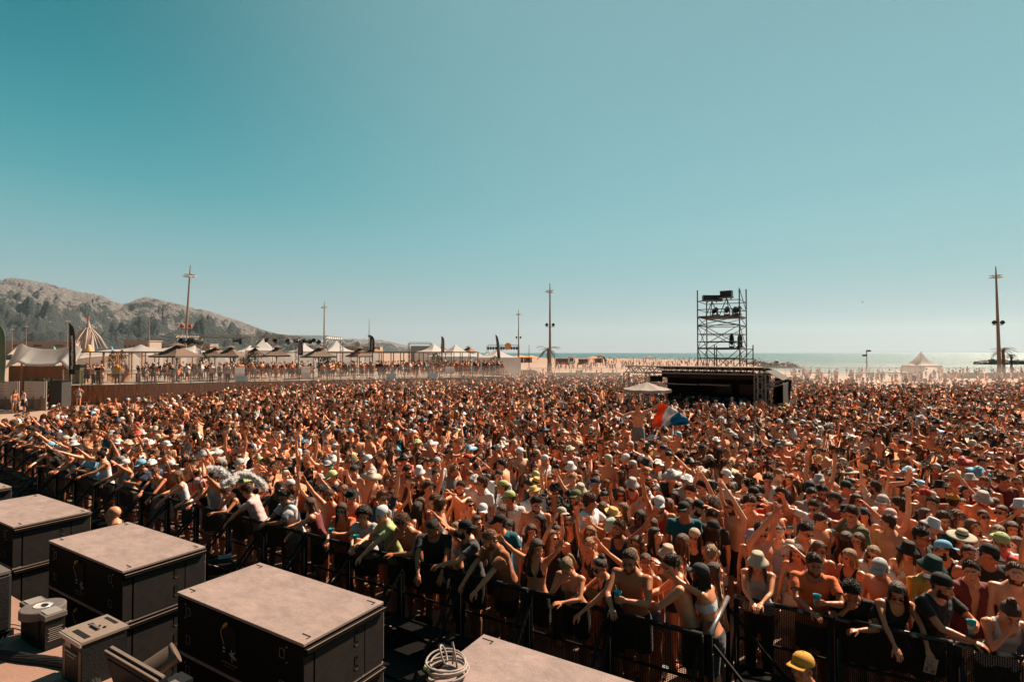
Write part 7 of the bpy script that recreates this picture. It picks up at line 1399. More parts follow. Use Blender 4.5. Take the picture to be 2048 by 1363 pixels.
 dict(px=838, py=943, g=0, hair='short', hc='brown', hat='bucket', hatc='white', gl=0, top=None, tc='', key='down_down2', drz=0),
 dict(px=708, py=941, g=0, hair='short', hc='brown', hat='capback', hatc='charcoal', gl=0, top='tank', tc='white', key='down_down2', drz=-30),
 dict(px=655, py=932, g=0, hair='short', hc='dark', hat='cap', hatc='pale grey', gl=1, top=None, tc='', key='up_down', drz=0),
 dict(px=612, py=910, g=0, hair='short', hc='brown', hat='cap', hatc='grey', gl=0, top='tank', tc='black', key='up_up', drz=0),
 dict(px=579, py=970, g=1, hair='long', hc='light brown', hat='cap', hatc='white', gl=0, top='crop', tc='white', key='up_down', drz=-20),
 dict(px=640, py=958, g=1, hair='tail', hc='dark', hat='cap', hatc='pale grey', gl=1, top='bikini', tc='white', key='upout_down', drz=0),
 dict(px=965, py=1021, g=1, hair='long', hc='brown', hat='cap', hatc='white', gl=0, top='tank', tc='beige', key='down_down2', drz=20),
 dict(px=955, py=1045, g=1, hair='longdark', hc='brown', hat=None, hatc='', gl=1, top='bikini', tc='black', key='down_down', drz=0),
 dict(px=752, py=1005, g=1, hair='long', hc='ginger', hat=None, hatc='', gl=0, top='tank', tc='orange', key='clap_clap', drz=0),
 dict(px=696, py=958, g=1, hair='longdark', hc='black', hat=None, hatc='', gl=0, top='tank', tc='maroon', key='down2_cupup', drz=0),
 # left
 dict(px=353, py=944, g=1, hair='bob', hc='ginger', hat=None, hatc='', gl=0, top='tank', tc='white', key='rail5', drz=-30, rail=True, s=1.0),
 dict(px=396, py=964, g=1, hair='bob', hc='brown', hat='scarf', hatc='pink', gl=0, top='tank', tc='black', key='rail1', drz=-20, rail=True, s=.97),
 dict(px=454, py=975, g=1, hair='short', hc='brown', hat=None, hatc='', gl=0, top='tank', tc='black', key='rail6', drz=-10, rail=True, s=.98),
 dict(px=425, py=965, g=0, hair='short', hc='dark', hat='fedora', hatc='charcoal', gl=0, top='tank', tc='pale grey', key='rail7', drz=0, rail=True),
 dict(px=487, py=962, g=0, hair='short', hc='brown', hat='bucket', hatc='lime', gl=0, top='tee', tc='black', key='down_down', drz=0),
 dict(px=495, py=986, g=0, hair='quiff', hc='dark', hat=None, hatc='', gl=0, top='tee', tc='pink', key='rail2', drz=-50, rail=True, s=1.0),
 dict(px=282, py=930, g=0, hair='short', hc='dark', hat='cap', hatc='light blue', gl=1, top='tee', tc='navy', key='rail3', drz=-10, skin='d', rail=True),
 dict(px=250, py=940, g=1, hair='tail', hc='ginger', hat='cap', hatc='white', gl=0, top='tank', tc='beige', key='rail7', drz=-10, rail=True),
 dict(px=310, py=909, g=0, hair='short', hc='dark', hat='bucket', hatc='brown', gl=0, top='tee', tc='black', key='phone_phone', drz=0, beard=True),
 dict(px=239, py=925, g=0, hair='short', hc='dark', hat='capback', hatc='grey', gl=0, top='tank', tc='cream', key='rail9', drz=-20, rail=True, s=1.0),
 dict(px=378, py=926, g=0, hair='quiff', hc='dark', hat=None, hatc='', gl=0, top='tee', tc='white', key='down_down2', drz=-10),
 dict(px=470, py=901, g=0, hair='crop', hc='dark', hat=None, hatc='', gl=0, top='tank', tc='black', key='up_up', drz=0, beard=True),
 dict(px=254, py=888, g=0, hair='short', hc='dark', hat='cap', hatc='charcoal', gl=0, top='tee', tc='green', key='down_down', drz=20),
 dict(px=234, py=886, g=1, hair='tail', hc='ginger', hat='cap', hatc='white', gl=0, top='tank', tc='white', key='down_down2', drz=20),
 dict(px=221, py=869, g=0, hair='short', hc='dark', hat='bucket', hatc='grey', gl=0, top='tee', tc='teal', key='down_down', drz=10),
 dict(px=333, py=890, g=0, hair='short', hc='dark', hat='cap', hatc='white', gl=0, top='tank', tc='black', key='down_bent', drz=0),
 dict(px=307, py=883, g=1, hair='longdark', hc='dark', hat=None, hatc='', gl=0, top='crop', tc='black', key='down_down', drz=0),
 dict(px=269, py=878, g=0, hair='crop', hc='dark', hat=None, hatc='', gl=0, top='tee', tc='white', key='reach_down2', drz=0),
 dict(px=155, py=873, g=0, hair='short', hc='dark', hat='bucket', hatc='black', gl=0, top='tank', tc='black', key='rail8', drz=0, rail=True),
 dict(px=137, py=868, g=1, hair='bun', hc='ginger', hat=None, hatc='', gl=0, top='tank', tc='beige', key='rail1', drz=0, rail=True),
 dict(px=94, py=856, g=0, hair='crop', hc='dark', hat='cap', hatc='charcoal', gl=0, top='tee', tc='grey', key='rail3', drz=0, rail=True),
 dict(px=69, py=850, g=0, hair='crop', hc='dark', hat=None, hatc='', gl=0, top='tee', tc='white', key='rail0', drz=0, rail=True),
 dict(px=30, py=852, g=0, hair='crop', hc='brown', hat=None, hatc='', gl=0, top='tank', tc='black', key='rail3', drz=0, rail=True),
 dict(px=50, py=846, g=1, hair='long', hc='brown', hat='cap', hatc='white', gl=0, top='bikini', tc='white', key='down_down', drz=0),
 dict(px=8, py=848, g=0, hair='crop', hc='dark', hat=None, hatc='', gl=0, top='tee', tc='charcoal', key='rail7', drz=0, rail=True),
]:
    r = dict(r)
    if r['key'].endswith('_0') or r['key'].endswith('_1'): pass
    cands = [k for k in BOD if k.startswith(r['key']) and k.endswith('_%d' % r['g'])]
    if r['key'].startswith('rail'): r['key'] = r['key']
    elif (r['key'] + '_%d' % r['g']) not in BOD:
        if cands: r['key'] = cands[0][:-2]
        else:
            alt = [k for k in BOD if k.startswith('down_down') and k.endswith('_%d' % r['g'])]; r['key'] = alt[0][:-2]
    H(**r)
# prints on shirts
def chest_mark(px, boxes, m, name='shirt_print', y0=-.136, text=None):
    t, lk, p_, ky = min(PEOPLE, key=lambda q: abs(q[2] - px) + (0 if 'barrier' in q[1] or 'crossed' in q[1] else 300)); B = BOD[ky]; mb = MB()
    for x, z, w, h, sh in boxes:
        V = []
        for zz_, o_ in ((z - h / 2, 0), (z + h / 2, sh)):
            for k in range(4): xx = x + o_ - w / 2 + w * k / 3; V.append((xx, y0 + xx * xx * 2.6, zz_))
        mb.add((B.tr(np.array(V)), [(k, k + 1, k + 5, k + 4) for k in range(3)]))
    if text:
        fc = bpy.data.curves.new('tx', 'FONT'); fc.body = text[0]; fc.size = text[1]; fc.align_x = 'CENTER'; fo = bpy.data.objects.new('tmp', fc); COL.objects.link(fo); bpy.context.view_layer.update(); me = bpy.data.meshes.new_from_object(fo.evaluated_get(bpy.context.evaluated_depsgraph_get())); bpy.data.objects.remove(fo)
        V = np.array([(v.co.x, y0 + v.co.x ** 2 * 2.6, v.co.y + text[2]) for v in me.vertices]); mb.add((B.tr(V), [tuple(p.vertices) for p in me.polygons]))
    mb.obj(name, m, t)
wprint = mat('white_shirt_print', (.46, .44, .42), .8); dprint = mat('dark_shirt_print', (.03, .04, .06), .8); rprint = mat('red_shirt_print', (.42, .03, .02), .8)
chest_mark(929, [(-.055, 1.245, .03, .05, .012), (-.01, 1.26, .03, .08, .02), (.035, 1.275, .03, .11, .028), (0, 1.37, .10, .014, 0)], wprint, text=('adidas', .075, 1.155))
chest_mark(764, [(0, 1.215, .17, .035, 0), (0, 1.165, .13, .012, 0)], dprint); chest_mark(764, [(.06, 1.335, .035, .042, 0)], rprint); chest_mark(764, [(-.06, 1.345, .03, .010, .008)], dprint)
chest_mark(1883, [(.07, 1.335, .07, .006, 0)], wprint); chest_mark(1979, [(.07, 1.335, .04, .010, .012)], wprint); chest_mark(1979, [(0, 1.14, .25, .13, 0)], rprint, name='red_panel')
# distinct single figures
def single(px, pyfeet, g, z=0.0, **k):
    key = k.pop('key'); c = [q for q in BOD if q.startswith(key) and q.endswith('_%d' % g)][0]; p = G(px, pyfeet, z); rz = R(k.pop('rz', 0)); s = k.pop('s', .95 if g else 1.0); OCC.append((p[0], p[1]))
    return person(p[0], p[1], z, rz, c, s, k.get('skin', 't'), k['hair'], k['hc'], k.get('hat'), k.get('hatc', ''), k.get('gl', 0), k.get('top'), k.get('tc', ''), k.get('legs', W0)[0], k.get('legs', W0)[1], False, k.get('extra', ''))
single(28, 825, 1, key='down_down2', rz=70, hair='long', hc='light brown', top='bikini', tc='beige', extra='standing on the sand beside her friend')
single(48, 825, 1, key='profile', rz=-30, hair='bun', hc='brown', top='tank', tc='white', legs=('skirt', 'black'), extra='standing on the sand strip')
single(94, 817, 1, key='down_cup', rz=20, hair='tail', hc='brown', top='tee', tc='orange', legs=('shorts', 'black'), extra='standing before the white banner')
single(157, 813, 1, key='hip', rz=-160, hair='crop', hc='brown', top='tank', tc='pale grey', legs=W0, extra='by the reed fence')
q = fpx(233, .55, DZ - .02); single_ = person(q[0], q[1], DZ - .02, R(20), [k for k in BOD if k.startswith('down_down2') or k.startswith('down_down_')][0], 1.03, 't', 'crop', 'dark', None, '', 0, 'tee', 'yellow', 'trousers', 'black', False, 'standing alone at the terrace railing')
for px_, off_, top_, tc_, key_, g_ in ((195, .5, 'tee', 'black', 'down_down', 0), (183, .9, 'tee', 'pale grey', 'cup_down', 0), (171, .6, 'tank', 'charcoal', 'down_down', 1), (423, .5, 'tee', 'white', 'cross', 0), (440, .5, 'tee', 'pale grey', 'cross', 1), (456, .5, 'shirt', 'white', 'down_down', 0)):
    q = fpx(px_, off_, DZ - .02); person(q[0], q[1], DZ - .02, R(rng.uniform(-10, 40)), [k for k in BOD if k.startswith(key_) and k.endswith('_%d' % g_)][0], .97, 't', 'crop' if not g_ else 'tail', 'dark', None, '', 0, top_, tc_, 'trousers' if not g_ else 'shorts', 'black', False, 'behind the terrace railing')
# security in the pit
g = G(241, 1030, 1.62); person(g[0], g[1], 0, R(-60), [k for k in BOD if k.startswith('down_down_') and k.endswith('_0')][0], 1.03, 't', None, '', None, '', 0, 'tee', 'black', 'trousers', 'black', False, 'standing guard in the pit')
g = G(1632, 1316, 1.60); person(g[0], g[1], 0, R(-100), [k for k in BOD if k.startswith('down_down_') and k.endswith('_1')][0], .96, 'd', 'tail', 'dark', 'cap', 'yellow', 0, 'tee', 'black', 'trousers', 'black', False, 'standing in the pit below the barrier')
# man on shoulders with the flag
g = G(1276, 813, 2.50); person(g[0], g[1], .86, R(-5), 'flag_0', 1.03, 't', 'crop', 'black', None, '', 0, None, '', 'shorts', 'grey', False, 'riding on shoulders with the tricolour flag'); OCC.append((g[0], g[1]))
hx = BOD['flag_0'].hands[0][0]; hw = np.array([g[0], g[1], .86]) + rzm(R(-5)) @ (hx * 1.03); Yf = hw[1] - .05
pt_ = lambda px, py: D(px, py, Yf)
A_, B_, C_, D_ = hw + [.02, 0, .02], pt_(1384, 846), pt_(1302, 853), pt_(1352, 850); P = []
for i in range(15):
    v = i / 14; row = []
    for j in range(37):
        u = j / 36; top_ = A_ + (B_ - A_) * u + np.array([0, 0, .10 * math.sin(u * 3.1)]); bot = C_ + (D_ - C_) * u; p = top_ + (bot - top_) * v; p = p + np.array([.012 * math.sin(u * 19 + v * 2), .07 * math.sin(u * 21 + v * 3.5) * (.4 + u) + .03 * math.sin(v * 9 + u * 5), 0]); row.append(p)
    P.append(row)
V_, F_ = sheet(np.array(P), .004); o = MB().add((V_, F_)).obj('tricolour_flag', [mat('flag_orange_red', (.80, .13, .035), .7, transl=.4), mat('flag_white', (.62, .60, .60), .7, transl=.4), mat('flag_blue', (.015, .20, .34), .7, transl=.4)], None, True); mi = []
for f in o.data.polygons:
    q = np.mean([((i % (15 * 37)) % 37) for i in f.vertices]) / 36 + .05 * math.sin(np.mean([((i % (15 * 37)) // 37) for i in f.vertices]) * .35); mi.append(0 if q < .30 else (1 if q < .60 else 2))
o.data.polygons.foreach_set('material_index', mi); tag(o, 'rippling orange red, white and blue tricolour flag held over the crowd', 'flag')
# feather boa
boa = [(418, 936, 1.75), (440, 938, 1.95), (455, 950, 1.9), (446, 968, 1.7), (462, 962, 1.95), (478, 948, 2.0), (500, 950, 2.0), (524, 966, 1.85), (530, 975, 1.7)]; P = np.array([G(a, b, z) for a, b, z in boa]); tt = np.linspace(0, 1, 90); s_ = np.linspace(0, 1, len(P)); Qp = np.stack([np.interp(tt, s_, P[:, i]) for i in range(3)], 1); mb = MB(); mb.add(tube(Qp, .012, 6))
for p in Qp:
    for k in range(60):
        d = rng2.normal(size=3); d /= np.linalg.norm(d); ln = rng2.uniform(.05, .095); w = np.cross(d, rng2.normal(size=3)); w /= np.linalg.norm(w); mb.add((np.array([p, p + d * ln * .5 + w * .013, p + d * ln, p + d * ln * .5 - w * .013]), [(0, 1, 2, 3)]))
tag(mb.obj('feather_boa', whitefab), 'fluffy white feather boa stretched over heads near the barrier', 'feather boa')
for i, (px, py, c_) in enumerate(((440, 937, (.01, .12, .20)), (462, 955, (.02, .16, .12)))):
    p = G(px, py, 1.8); o = one(sheet(np.array([[p + np.array([.22 * a - .2, .05 * math.sin(a * 3 + b), -.10 * b + .02 * math.cos(a * 4)]) for a in np.linspace(0, 2, 7)] for b in (0, .5, 1)]), .005), 'scarf', mat('boa_cloth_%d' % i, c_, .8)); tag(o, ['dark teal cloth under the white feather boa', 'green cloth under the white feather boa'][i], 'scarf')
# paper in the hands of the woman at the rail
pp_, lk_, px_, ky_ = [q for q in PEOPLE if 'woman in black tank top with dark long hair and sunglasses leaning' in q[1]][-1]
wr, fr_ = BOD[ky_].hands[0]; c = np.array(pp_.location) + rzm(pp_.rotation_euler.z) @ (wr * pp_.scale[0]); mb = MB().add(box((.11, .003, .19)), 0)
for k in range(5): mb.add(box((.07 - .01 * (k % 2), .001, .008), (-.005, -.0025, .07 - k * .022)), 1)
mb.add(box((.035, .001, .04), (.025, -.0025, -.06)), 2).add(box((.03, .001, .05), (-.03, -.0025, -.05)), 1); o = mb.obj('leaflet', [whitep, mat('print_grey', (.12, .12, .13), .7), mat('print_red', (.4, .06, .04), .7)]); o.location = c + np.array([-.02, -.06, -.13]); o.rotation_euler = (.25, .1, R(-25)); tag(o, 'printed white leaflet held over the barrier by the woman in sunglasses', 'paper')
# ---------------------------------------------------------------- where people can stand
FARPX = [-200, 0, 60, 130, 210, 290, 400, 500, 650, 800, 1000, 1250, 1560, 1620, 1700, 1760, 1880, 2048, 2300]; FARPY = [842, 838, 832, 812, 800, 792, 782, 772, 762, 754, 747, 744, 749, 757, 759, 768, 763, 758, 756]
TWC = TA + T(TW / 2, TD / 2, 0)
def inside(x, y):
    rel = np.array([x, y, 0.0]) - pc; s, o = rel @ U, rel @ NN
    if o < line_off(s) + .42: return False
    if s < sA0 and o < line_off(s) + .42: return False
    if abs(x) > .955 * y + 1.5: return False
    px, py = PX((x, y, 1.62))
    if py < np.interp(px, FARPX, FARPY): return False
    r = np.array([x, y, 0]) - FR; a, b = r @ U, r @ NN
    if -FL_ - .6 < a < 1.7 and -.35 < b < 5: return False
    if -FL_ - 3 < a < -FL_ + 1.2 and -3.2 < b < -1.2 and False: return False
    r = np.array([x, y, 0]) - TWC
    if abs(r @ U) < 2.2 and abs(r @ NN) < 2.3: return False
    r = np.array([x, y, 0]) - F0
    if r @ FN > -.45: return False
    return True
cell = {}
def try_add(x, y, d, z=0):
    ci, cj = int(math.floor(x / .6)), int(math.floor(y / .6))
    k = 2 if d > .6 else 1
    for i in range(ci - k, ci + k + 1):
        for j in range(cj - k, cj + k + 1):
            for a, b in cell.get((i, j), ()):
                if (a - x) ** 2 + (b - y) ** 2 < d * d: return False
    cell.setdefault((ci, cj), []).append((x, y)); return True
for x, y in OCC: try_add(x, y, 0)
for c_ in [D(1294, 763, 27.5), [(1100 - CXP) / FPX * 102, 102], [(1998 - CXP) / FPX * 81.8, 81.8]]: try_add(c_[0], c_[1], 0)
PTS = []; rc = random.Random(99)
def sweep(y0, y1, n, d0):
    for _ in range(n):
        y = math.sqrt(rc.uniform(y0 * y0, y1 * y1)); x = rc.uniform(-.97 * y - 1, .97 * y + 1)
        if inside(x, y) and try_add(x, y, d0 * rc.uniform(.92, 1.15)): PTS.append((x, y))
# front row first: people tight against the rail
frow = []
for sv in np.arange(-32, 9, .30):
    p = along(sv + rc.uniform(-.08, .08), line_off(sv) + .36)
    if abs(p[0]) < .955 * p[1] + 1 and all((p[0] - a) ** 2 + (p[1] - b) ** 2 > .40 ** 2 for a, b in OCC) and try_add(p[0], p[1], .40): frow.append((p[0], p[1]))
sweep(5.5, 16, 9000, .385); sweep(16, 28, 16000, .43); sweep(28, 45, 22000, .50); sweep(45, 75, 26000, .60)
PTS.sort(key=lambda p: p[1]); print('front', len(frow), 'pts', len(PTS), 'matched', len(PEOPLE))
# ---------------------------------------------------------------- random looks
def wc(r_, items): return r_.choices([a for a, w in items], [w for a, w in items])[0]
def random_look(r_, up=.2):
    g = 1 if r_.random() < .47 else 0
    a = wc(r_, [('down_down', 26), ('down_down2', 22), ('cup_down', 4), ('down_cup', 4), ('cross', 2), ('shield', 2), ('down_head', 2), ('phone', 3), ('back_down', 3), ('profile', 5), ('hip' if g else 'down_down', 1)]) if r_.random() > up else wc(r_, [('down_up', 6), ('up_down', 6), ('up_up', 5), ('bent_down', 4), ('down_bent', 4), ('reach', 3), ('down_reach', 3), ('upout', 4), ('down_upout', 3), ('clap', 4), ('cupup', 2), ('bent_bent', 2)])
    c = [k for k in BOD if k.startswith(a) and k.endswith('_%d' % g)]; key = r_.choice(c) if c else 'down_down_%d_%d' % (0, g)
    if g: top = wc(r_, [('bikini', 32), ('crop', 14), ('tank', 22), ('tee', 12), ('swim', 8), ('bandeau', 8)]); tc = wc(r_, [('black', 34), ('white', 22), ('beige', 7), ('red', 4), ('orange', 6), ('pink', 5), ('light blue', 4), ('green', 3), ('olive', 3), ('lilac', 2), ('navy', 5)])
    else: top = wc(r_, [(None, 40), ('tee', 34), ('tank', 14), ('shirt', 12)]); tc = wc(r_, [('black', 34), ('white', 24), ('grey', 6), ('navy', 8), ('red', 4), ('orange', 3), ('light blue', 4), ('green', 3), ('maroon', 3), ('beige', 5), ('pale grey', 5), ('teal', 2), ('olive', 3), ('yellow', 1)])
    hair = wc(r_, [('long', 34), ('longdark', 20), ('tail', 16), ('bun', 12), ('bob', 8), ('braids', 4), ('wild', 4)]) if g else wc(r_, [('short', 40), ('crop', 18), ('curly', 16), ('quiff', 18), ('buzz', 6), ('afro', 2)])
    hc = wc(r_, [('dark', 34), ('black', 16), ('brown', 30), ('light brown', 12), ('blonde', 8 if g else 3), ('ginger', 2)])
    hat = None; hatc = ''
    if r_.random() < (.11 if g else .27): hat = wc(r_, [('cap', 34), ('capback', 16), ('bucket', 34), ('widehat', 5), ('fedora', 5), ('scarf', 2), ('band', 2), ('propeller', .4)]); hatc = wc(r_, [('white', 28), ('black', 18), ('cream', 12), ('pale grey', 10), ('navy', 7), ('beige', 7), ('light blue', 5), ('red', 3), ('pink', 3), ('lime', 2), ('orange', 2), ('green', 2)]); hatc = 'straw' if hat == 'fedora' and r_.random() < .6 else hatc
    skin = wc(r_, [('t', 46), ('l', 24), ('m', 16), ('d', 10), ('b', 5)])
    return dict(g=g, key=key, top=top, tc=tc if top else '', hair=hair, hc=hc, hat=hat, hatc=hatc, skin=skin, gl=r_.random() < .38, beard=(not g and r_.random() < .3), legs=(('shorts' if not g else r_.choice(['minishorts', 'minishorts', 'skirt', 'trousers'])), wc(r_, [('black', 4), ('denim', 4), ('white', 2), ('beige', 2), ('navy', 2), ('olive', 1)])))
rl_ = random.Random(17)
def put(x, y, lk, s=None, drz=0, rail=False):
    g = lk['g']; s = s or (rl_.uniform(.97, 1.06) if not g else rl_.uniform(.90, .99)); rz = (RAILRZ + R(drz)) if rail else face_to(x, y, drz)
    return person(x, y, 0, rz, lk['key'], s, lk['skin'], lk['hair'], lk['hc'], lk['hat'], lk['hatc'], lk['gl'], lk['top'], lk['tc'], lk['legs'][0], lk['legs'][1], lk['beard'], '')
for x, y in frow:
    lk = random_look(rl_); lk['key'] = 'rail%d_%d' % (rl_.randrange(10), lk['g']); put(x, y, lk, s=(1.02 if not lk['g'] else .985) * rl_.uniform(.99, 1.02), drz=rl_.uniform(-30, 30), rail=True)
NIND = 298 - len(PEOPLE)
near = PTS[:NIND]; rest = PTS[NIND:]
for x, y in near:
    px = PX((x, y, 1.6))[0]; lk = random_look(rl_, 0.45 if px < 1150 else .22); put(x, y, lk, drz=rl_.gauss(0, 36))
print('individual people', len(PEOPLE), 'rest', len(rest), 'nearest of rest', rest[0])
# ---------------------------------------------------------------- labels that single each person out
looks = {}
for t, lk, px, key in PEOPLE: looks.setdefault(lk, []).append((px, t))
def nw(s): return len(s.split())
for lk, v in looks.items():
    v.sort(key=lambda a: a[0])
    if len(v) == 1: v[0][1]['label'] = lk if nw(lk) <= 16 else ' '.join(lk.replace(' and sunglasses', '').replace(' and beard', '').split()[:16]); continue
    for i, (px, t) in enumerate(v):
        suf = {0: 'leftmost of these', len(v) - 1: 'rightmost of these'}.get(i, '%s from left' % ordn(i)); b = lk
        while nw(b) + nw(suf) > 16: b = ' '.join(b.split()[:-1])
        t['label'] = b + ', ' + suf
for o, t, ph in HELD:
    w = t['label'].replace(' and sunglasses', '').replace(' and beard', '').replace(' holding a cup', '').replace(' holding up a phone', '').replace(' standing', '').split(); pre = 'black phone held by' if ph else 'teal plastic cup held by'; o['label'] = pre + ' ' + ' '.join(w[:16 - len(pre.split())]).rstrip(','); o['category'] = 'phone' if ph else 'cup'; o['group'] = 'phones held up in the crowd' if ph else 'cups held by people in the crowd'
dd = {}
for o, t, ph in HELD: dd.setdefault(o['label'], []).append(o)
for l, v in dd.items():
    if len(v) > 1:
        v.sort(key=lambda o: o.location.x / o.location.y)
        for i, o in enumerate(v): o['label'] = ' '.join(l.split()[:12]) + ', %s from left' % ordn(i)
# ---------------------------------------------------------------- the rest of the crowd: one mesh
def collect(lk):
    """geometry of a dressed person with a class per face: 0 skin 1 hair 2 top 3 legs 4 hat 5 black"""
    B = BOD[lk['key']]; g = lk['g']; out = [(B.all[0], B.all[1], 0)]; M_ = B.Mh; hc_ = B.hc
    def me_arr(me):
        V = np.empty(len(me.vertices) * 3, np.float32); me.vertices.foreach_get('co', V); V = V.reshape(-1, 3).astype(float); nL = len(me.loops); vi = np.empty(nL, np.int32); me.loops.foreach_get('vertex_index', vi); lt = np.empty(len(me.polygons), np.int32); me.polygons.foreach_get('loop_total', lt); st = np.concatenate([[0], np.cumsum(lt)[:-1]])
        Q = []
        for n_ in np.unique(lt):
            s_ = st[lt == n_]
            for j in range(1, n_ - 1): Q.append(np.stack([vi[s_], vi[s_ + j], vi[s_ + j + 1], vi[s_ + j + 1]], 1))
        return V, np.vstack(Q)
    if lk['top']: V, Q = me_arr(top_mesh(B, lk['top'])); out.append((V, Q, 2))
    V, Q = me_arr(leg_mesh('shorts' if lk['legs'][0] != 'trousers' else 'trousers', g)); out.append((V, Q, 3))
    V, Q = me_arr(hair_mesh(lk['hair'], g, bool(lk['hat']))); out.append((V @ M_.T + hc_, Q, 1))
    if lk['hat']: V, Q = me_arr(hat_mesh(lk['hat'])); out.append((V @ M_.T + hc_, Q, 4))
    if lk['gl']: V, Q = me_arr(glasses_mesh(0)); out.append((V @ M_.T + hc_, Q, 5))
    if 'cup' in lk['key'] or 'phone' in lk['key']:
        wr, (hx, hy_, hz_) = B.hands[0 if lk['key'].split('_')[0] in ('cup', 'cupup', 'phone') else 1]; c_ = wr + hx * .075 - hz_ * .04; V, Q = me_arr(PHONE_ME if 'phone' in lk['key'] else CUP_ME); out.append((V + c_ - [0, 0, .05], Q, 5 if 'phone' in lk['key'] else 6))
    Vs = []; Qs = []; C = []; k = 0
    for V, Q, c in out: Vs.append(V); Qs.append(Q + k); C.append(np.full(len(Q), c)); k += len(V)
    return np.vstack(Vs), np.vstack(Qs), np.concatenate(C)
rv2 = random.Random(4); NV = 56; looks_v = []
dummy = [mat('c%d' % i, (.5, .5, .5)) for i in range(7)]
for i in range(NV): looks_v.append(random_look(rv2, 1.0 if i % 3 == 0 else 0.0))
LODS = []
def decimated(targets):
    obs = []
    for lk in looks_v:
        V, Q, C = collect(lk); me = fast_mesh('v', V, Q, None, dummy, False, C)
        for tg in targets:
            o = bpy.data.objects.new('tmp', me); COL.objects.link(o); m = o.modifiers.new('t', 'TRIANGULATE'); m = o.modifiers.new('d', 'DECIMATE'); m.ratio = tg / (2.0 * len(Q)); obs.append(o)
    bpy.context.view_layer.update(); dg = bpy.context.evaluated_depsgraph_get(); res = []
    for o in obs:
        me = o.evaluated_get(dg).to_mesh(); V = np.empty(len(me.vertices) * 3, np.float32); me.vertices.foreach_get('co', V); me.calc_loop_triangles(); tr_ = np.empty(len(me.loop_triangles) * 3, np.int32); me.loop_triangles.foreach_get('vertices', tr_); pi = np.empty(len(me.loop_triangles), np.int32); me.loop_triangles.foreach_get('polygon_index', pi); ma = np.empty(len(me.polygons), np.int32); me.polygons.foreach_get('material_index', ma)
        res.append((V.reshape(-1, 3).astype(np.float32), tr_.reshape(-1, 3), ma[pi]))
    ms = set(o.data for o in obs)
    for o in obs: bpy.data.objects.remove(o)
    for m in ms: bpy.data.meshes.remove(m)
    n = len(targets); return [[res[i * n + j] for i in range(NV)] for j in range(n)]
LODS = decimated([2800, 1200, 560])
upv = [i for i, lk in enumerate(looks_v) if any(k in lk['key'] for k in ('up', 'bent', 'reach', 'clap'))]; dnv = [i for i in range(NV) if i not in upv]
crowd = []   # x, y, z, rz, lod
for x, y in rest: crowd.append((x, y, 0.0, face_to(x, y, rv2.gauss(0, 40)), 0 if y < 22 else (1 if y < 36 else 2)))
# terrace guests
for _ in range(1700):
    px = rv2.uniform(165, 1010); off = .45 + rv2.random() ** 1.8 * 3.6
    dens = np.interp(px, [165, 265, 280, 330, 1010], [.06, .06, .5, 1, 1])
    if rv2.random() > dens: continue
    q = fpx(px, off)
    if try_add(q[0], q[1], .50): crowd.append((q[0], q[1], DZ - .02, AF + rv2.gauss(0, .5), 1))
for _ in range(260):   # behind the far end of the terrace
    px = rv2.uniform(930, 1110); Y = rv2.uniform(62, 84); x = (px - CXP) / FPX * Y
    if try_add(x, Y, .8): crowd.append((x, Y, 0.0, face_to(x, Y, rv2.gauss(0, 60)), 2))
# strollers and bathers on the beach towards the water
for _ in range(520):
    px = rv2.uniform(1580, 2060); Y = rv2.uniform(58, 99); x = (px - CXP) / FPX * Y
    if rv2.random() < .62 and try_add(x, Y, 1.3): crowd.append((x, Y, 0.0, rv2.uniform(0, 6.28), 2))
for _ in range(16):
    px = rv2.uniform(1110, 1240); Y = rv2.uniform(75, 92); x = (px - CXP) / FPX * Y
    if try_add(x, Y, 1.6): crowd.append((x, Y, 0.0, rv2.uniform(0, 6.28), 2))
for _ in range(460):
    px = rv2.uniform(1100, 1520); Y = 4.2 * 1110 / rv2.uniform(13, 38); x = (px - CXP) / FPX * Y
    if Y < 95 and px > 1380: continue
    crowd.append((x, Y, 0.0, rv2.uniform(0, 6.28), 2))
for px, Y in ((1835, 82.5), (1851, 82.8)): x = (px - CXP) / FPX * Y; crowd.append((x, Y, .1, 1.2, 2))
Vs = []; Ts = []; Cs = []; k = 0
def wcn(r_, items, pal):
    return np.array(pal[wc(r_, items)])
TOPC = [('black', 25), ('white', 24), ('grey', 6), ('navy', 7), ('red', 4), ('orange', 4), ('light blue', 5), ('green', 3), ('maroon', 3), ('beige', 6), ('pale grey', 6), ('pink', 4), ('teal', 2), ('olive', 3), ('yellow', 1)]
HATC = [('white', 30), ('black', 16), ('cream', 12), ('pale grey', 10), ('navy', 6), ('beige', 7), ('light blue', 5), ('red', 3), ('pink', 2), ('lime', 2), ('orange', 2), ('teal', 2)]
HRC = [('dark', 34), ('black', 11), ('brown', 33), ('light brown', 15), ('blonde', 5), ('ginger', 2)]; SKC = [('t', 46), ('l', 25), ('m', 15), ('d', 9), ('b', 5)]; LGC = [('black', 4), ('denim', 4), ('white', 2), ('beige', 2), ('navy', 2)]
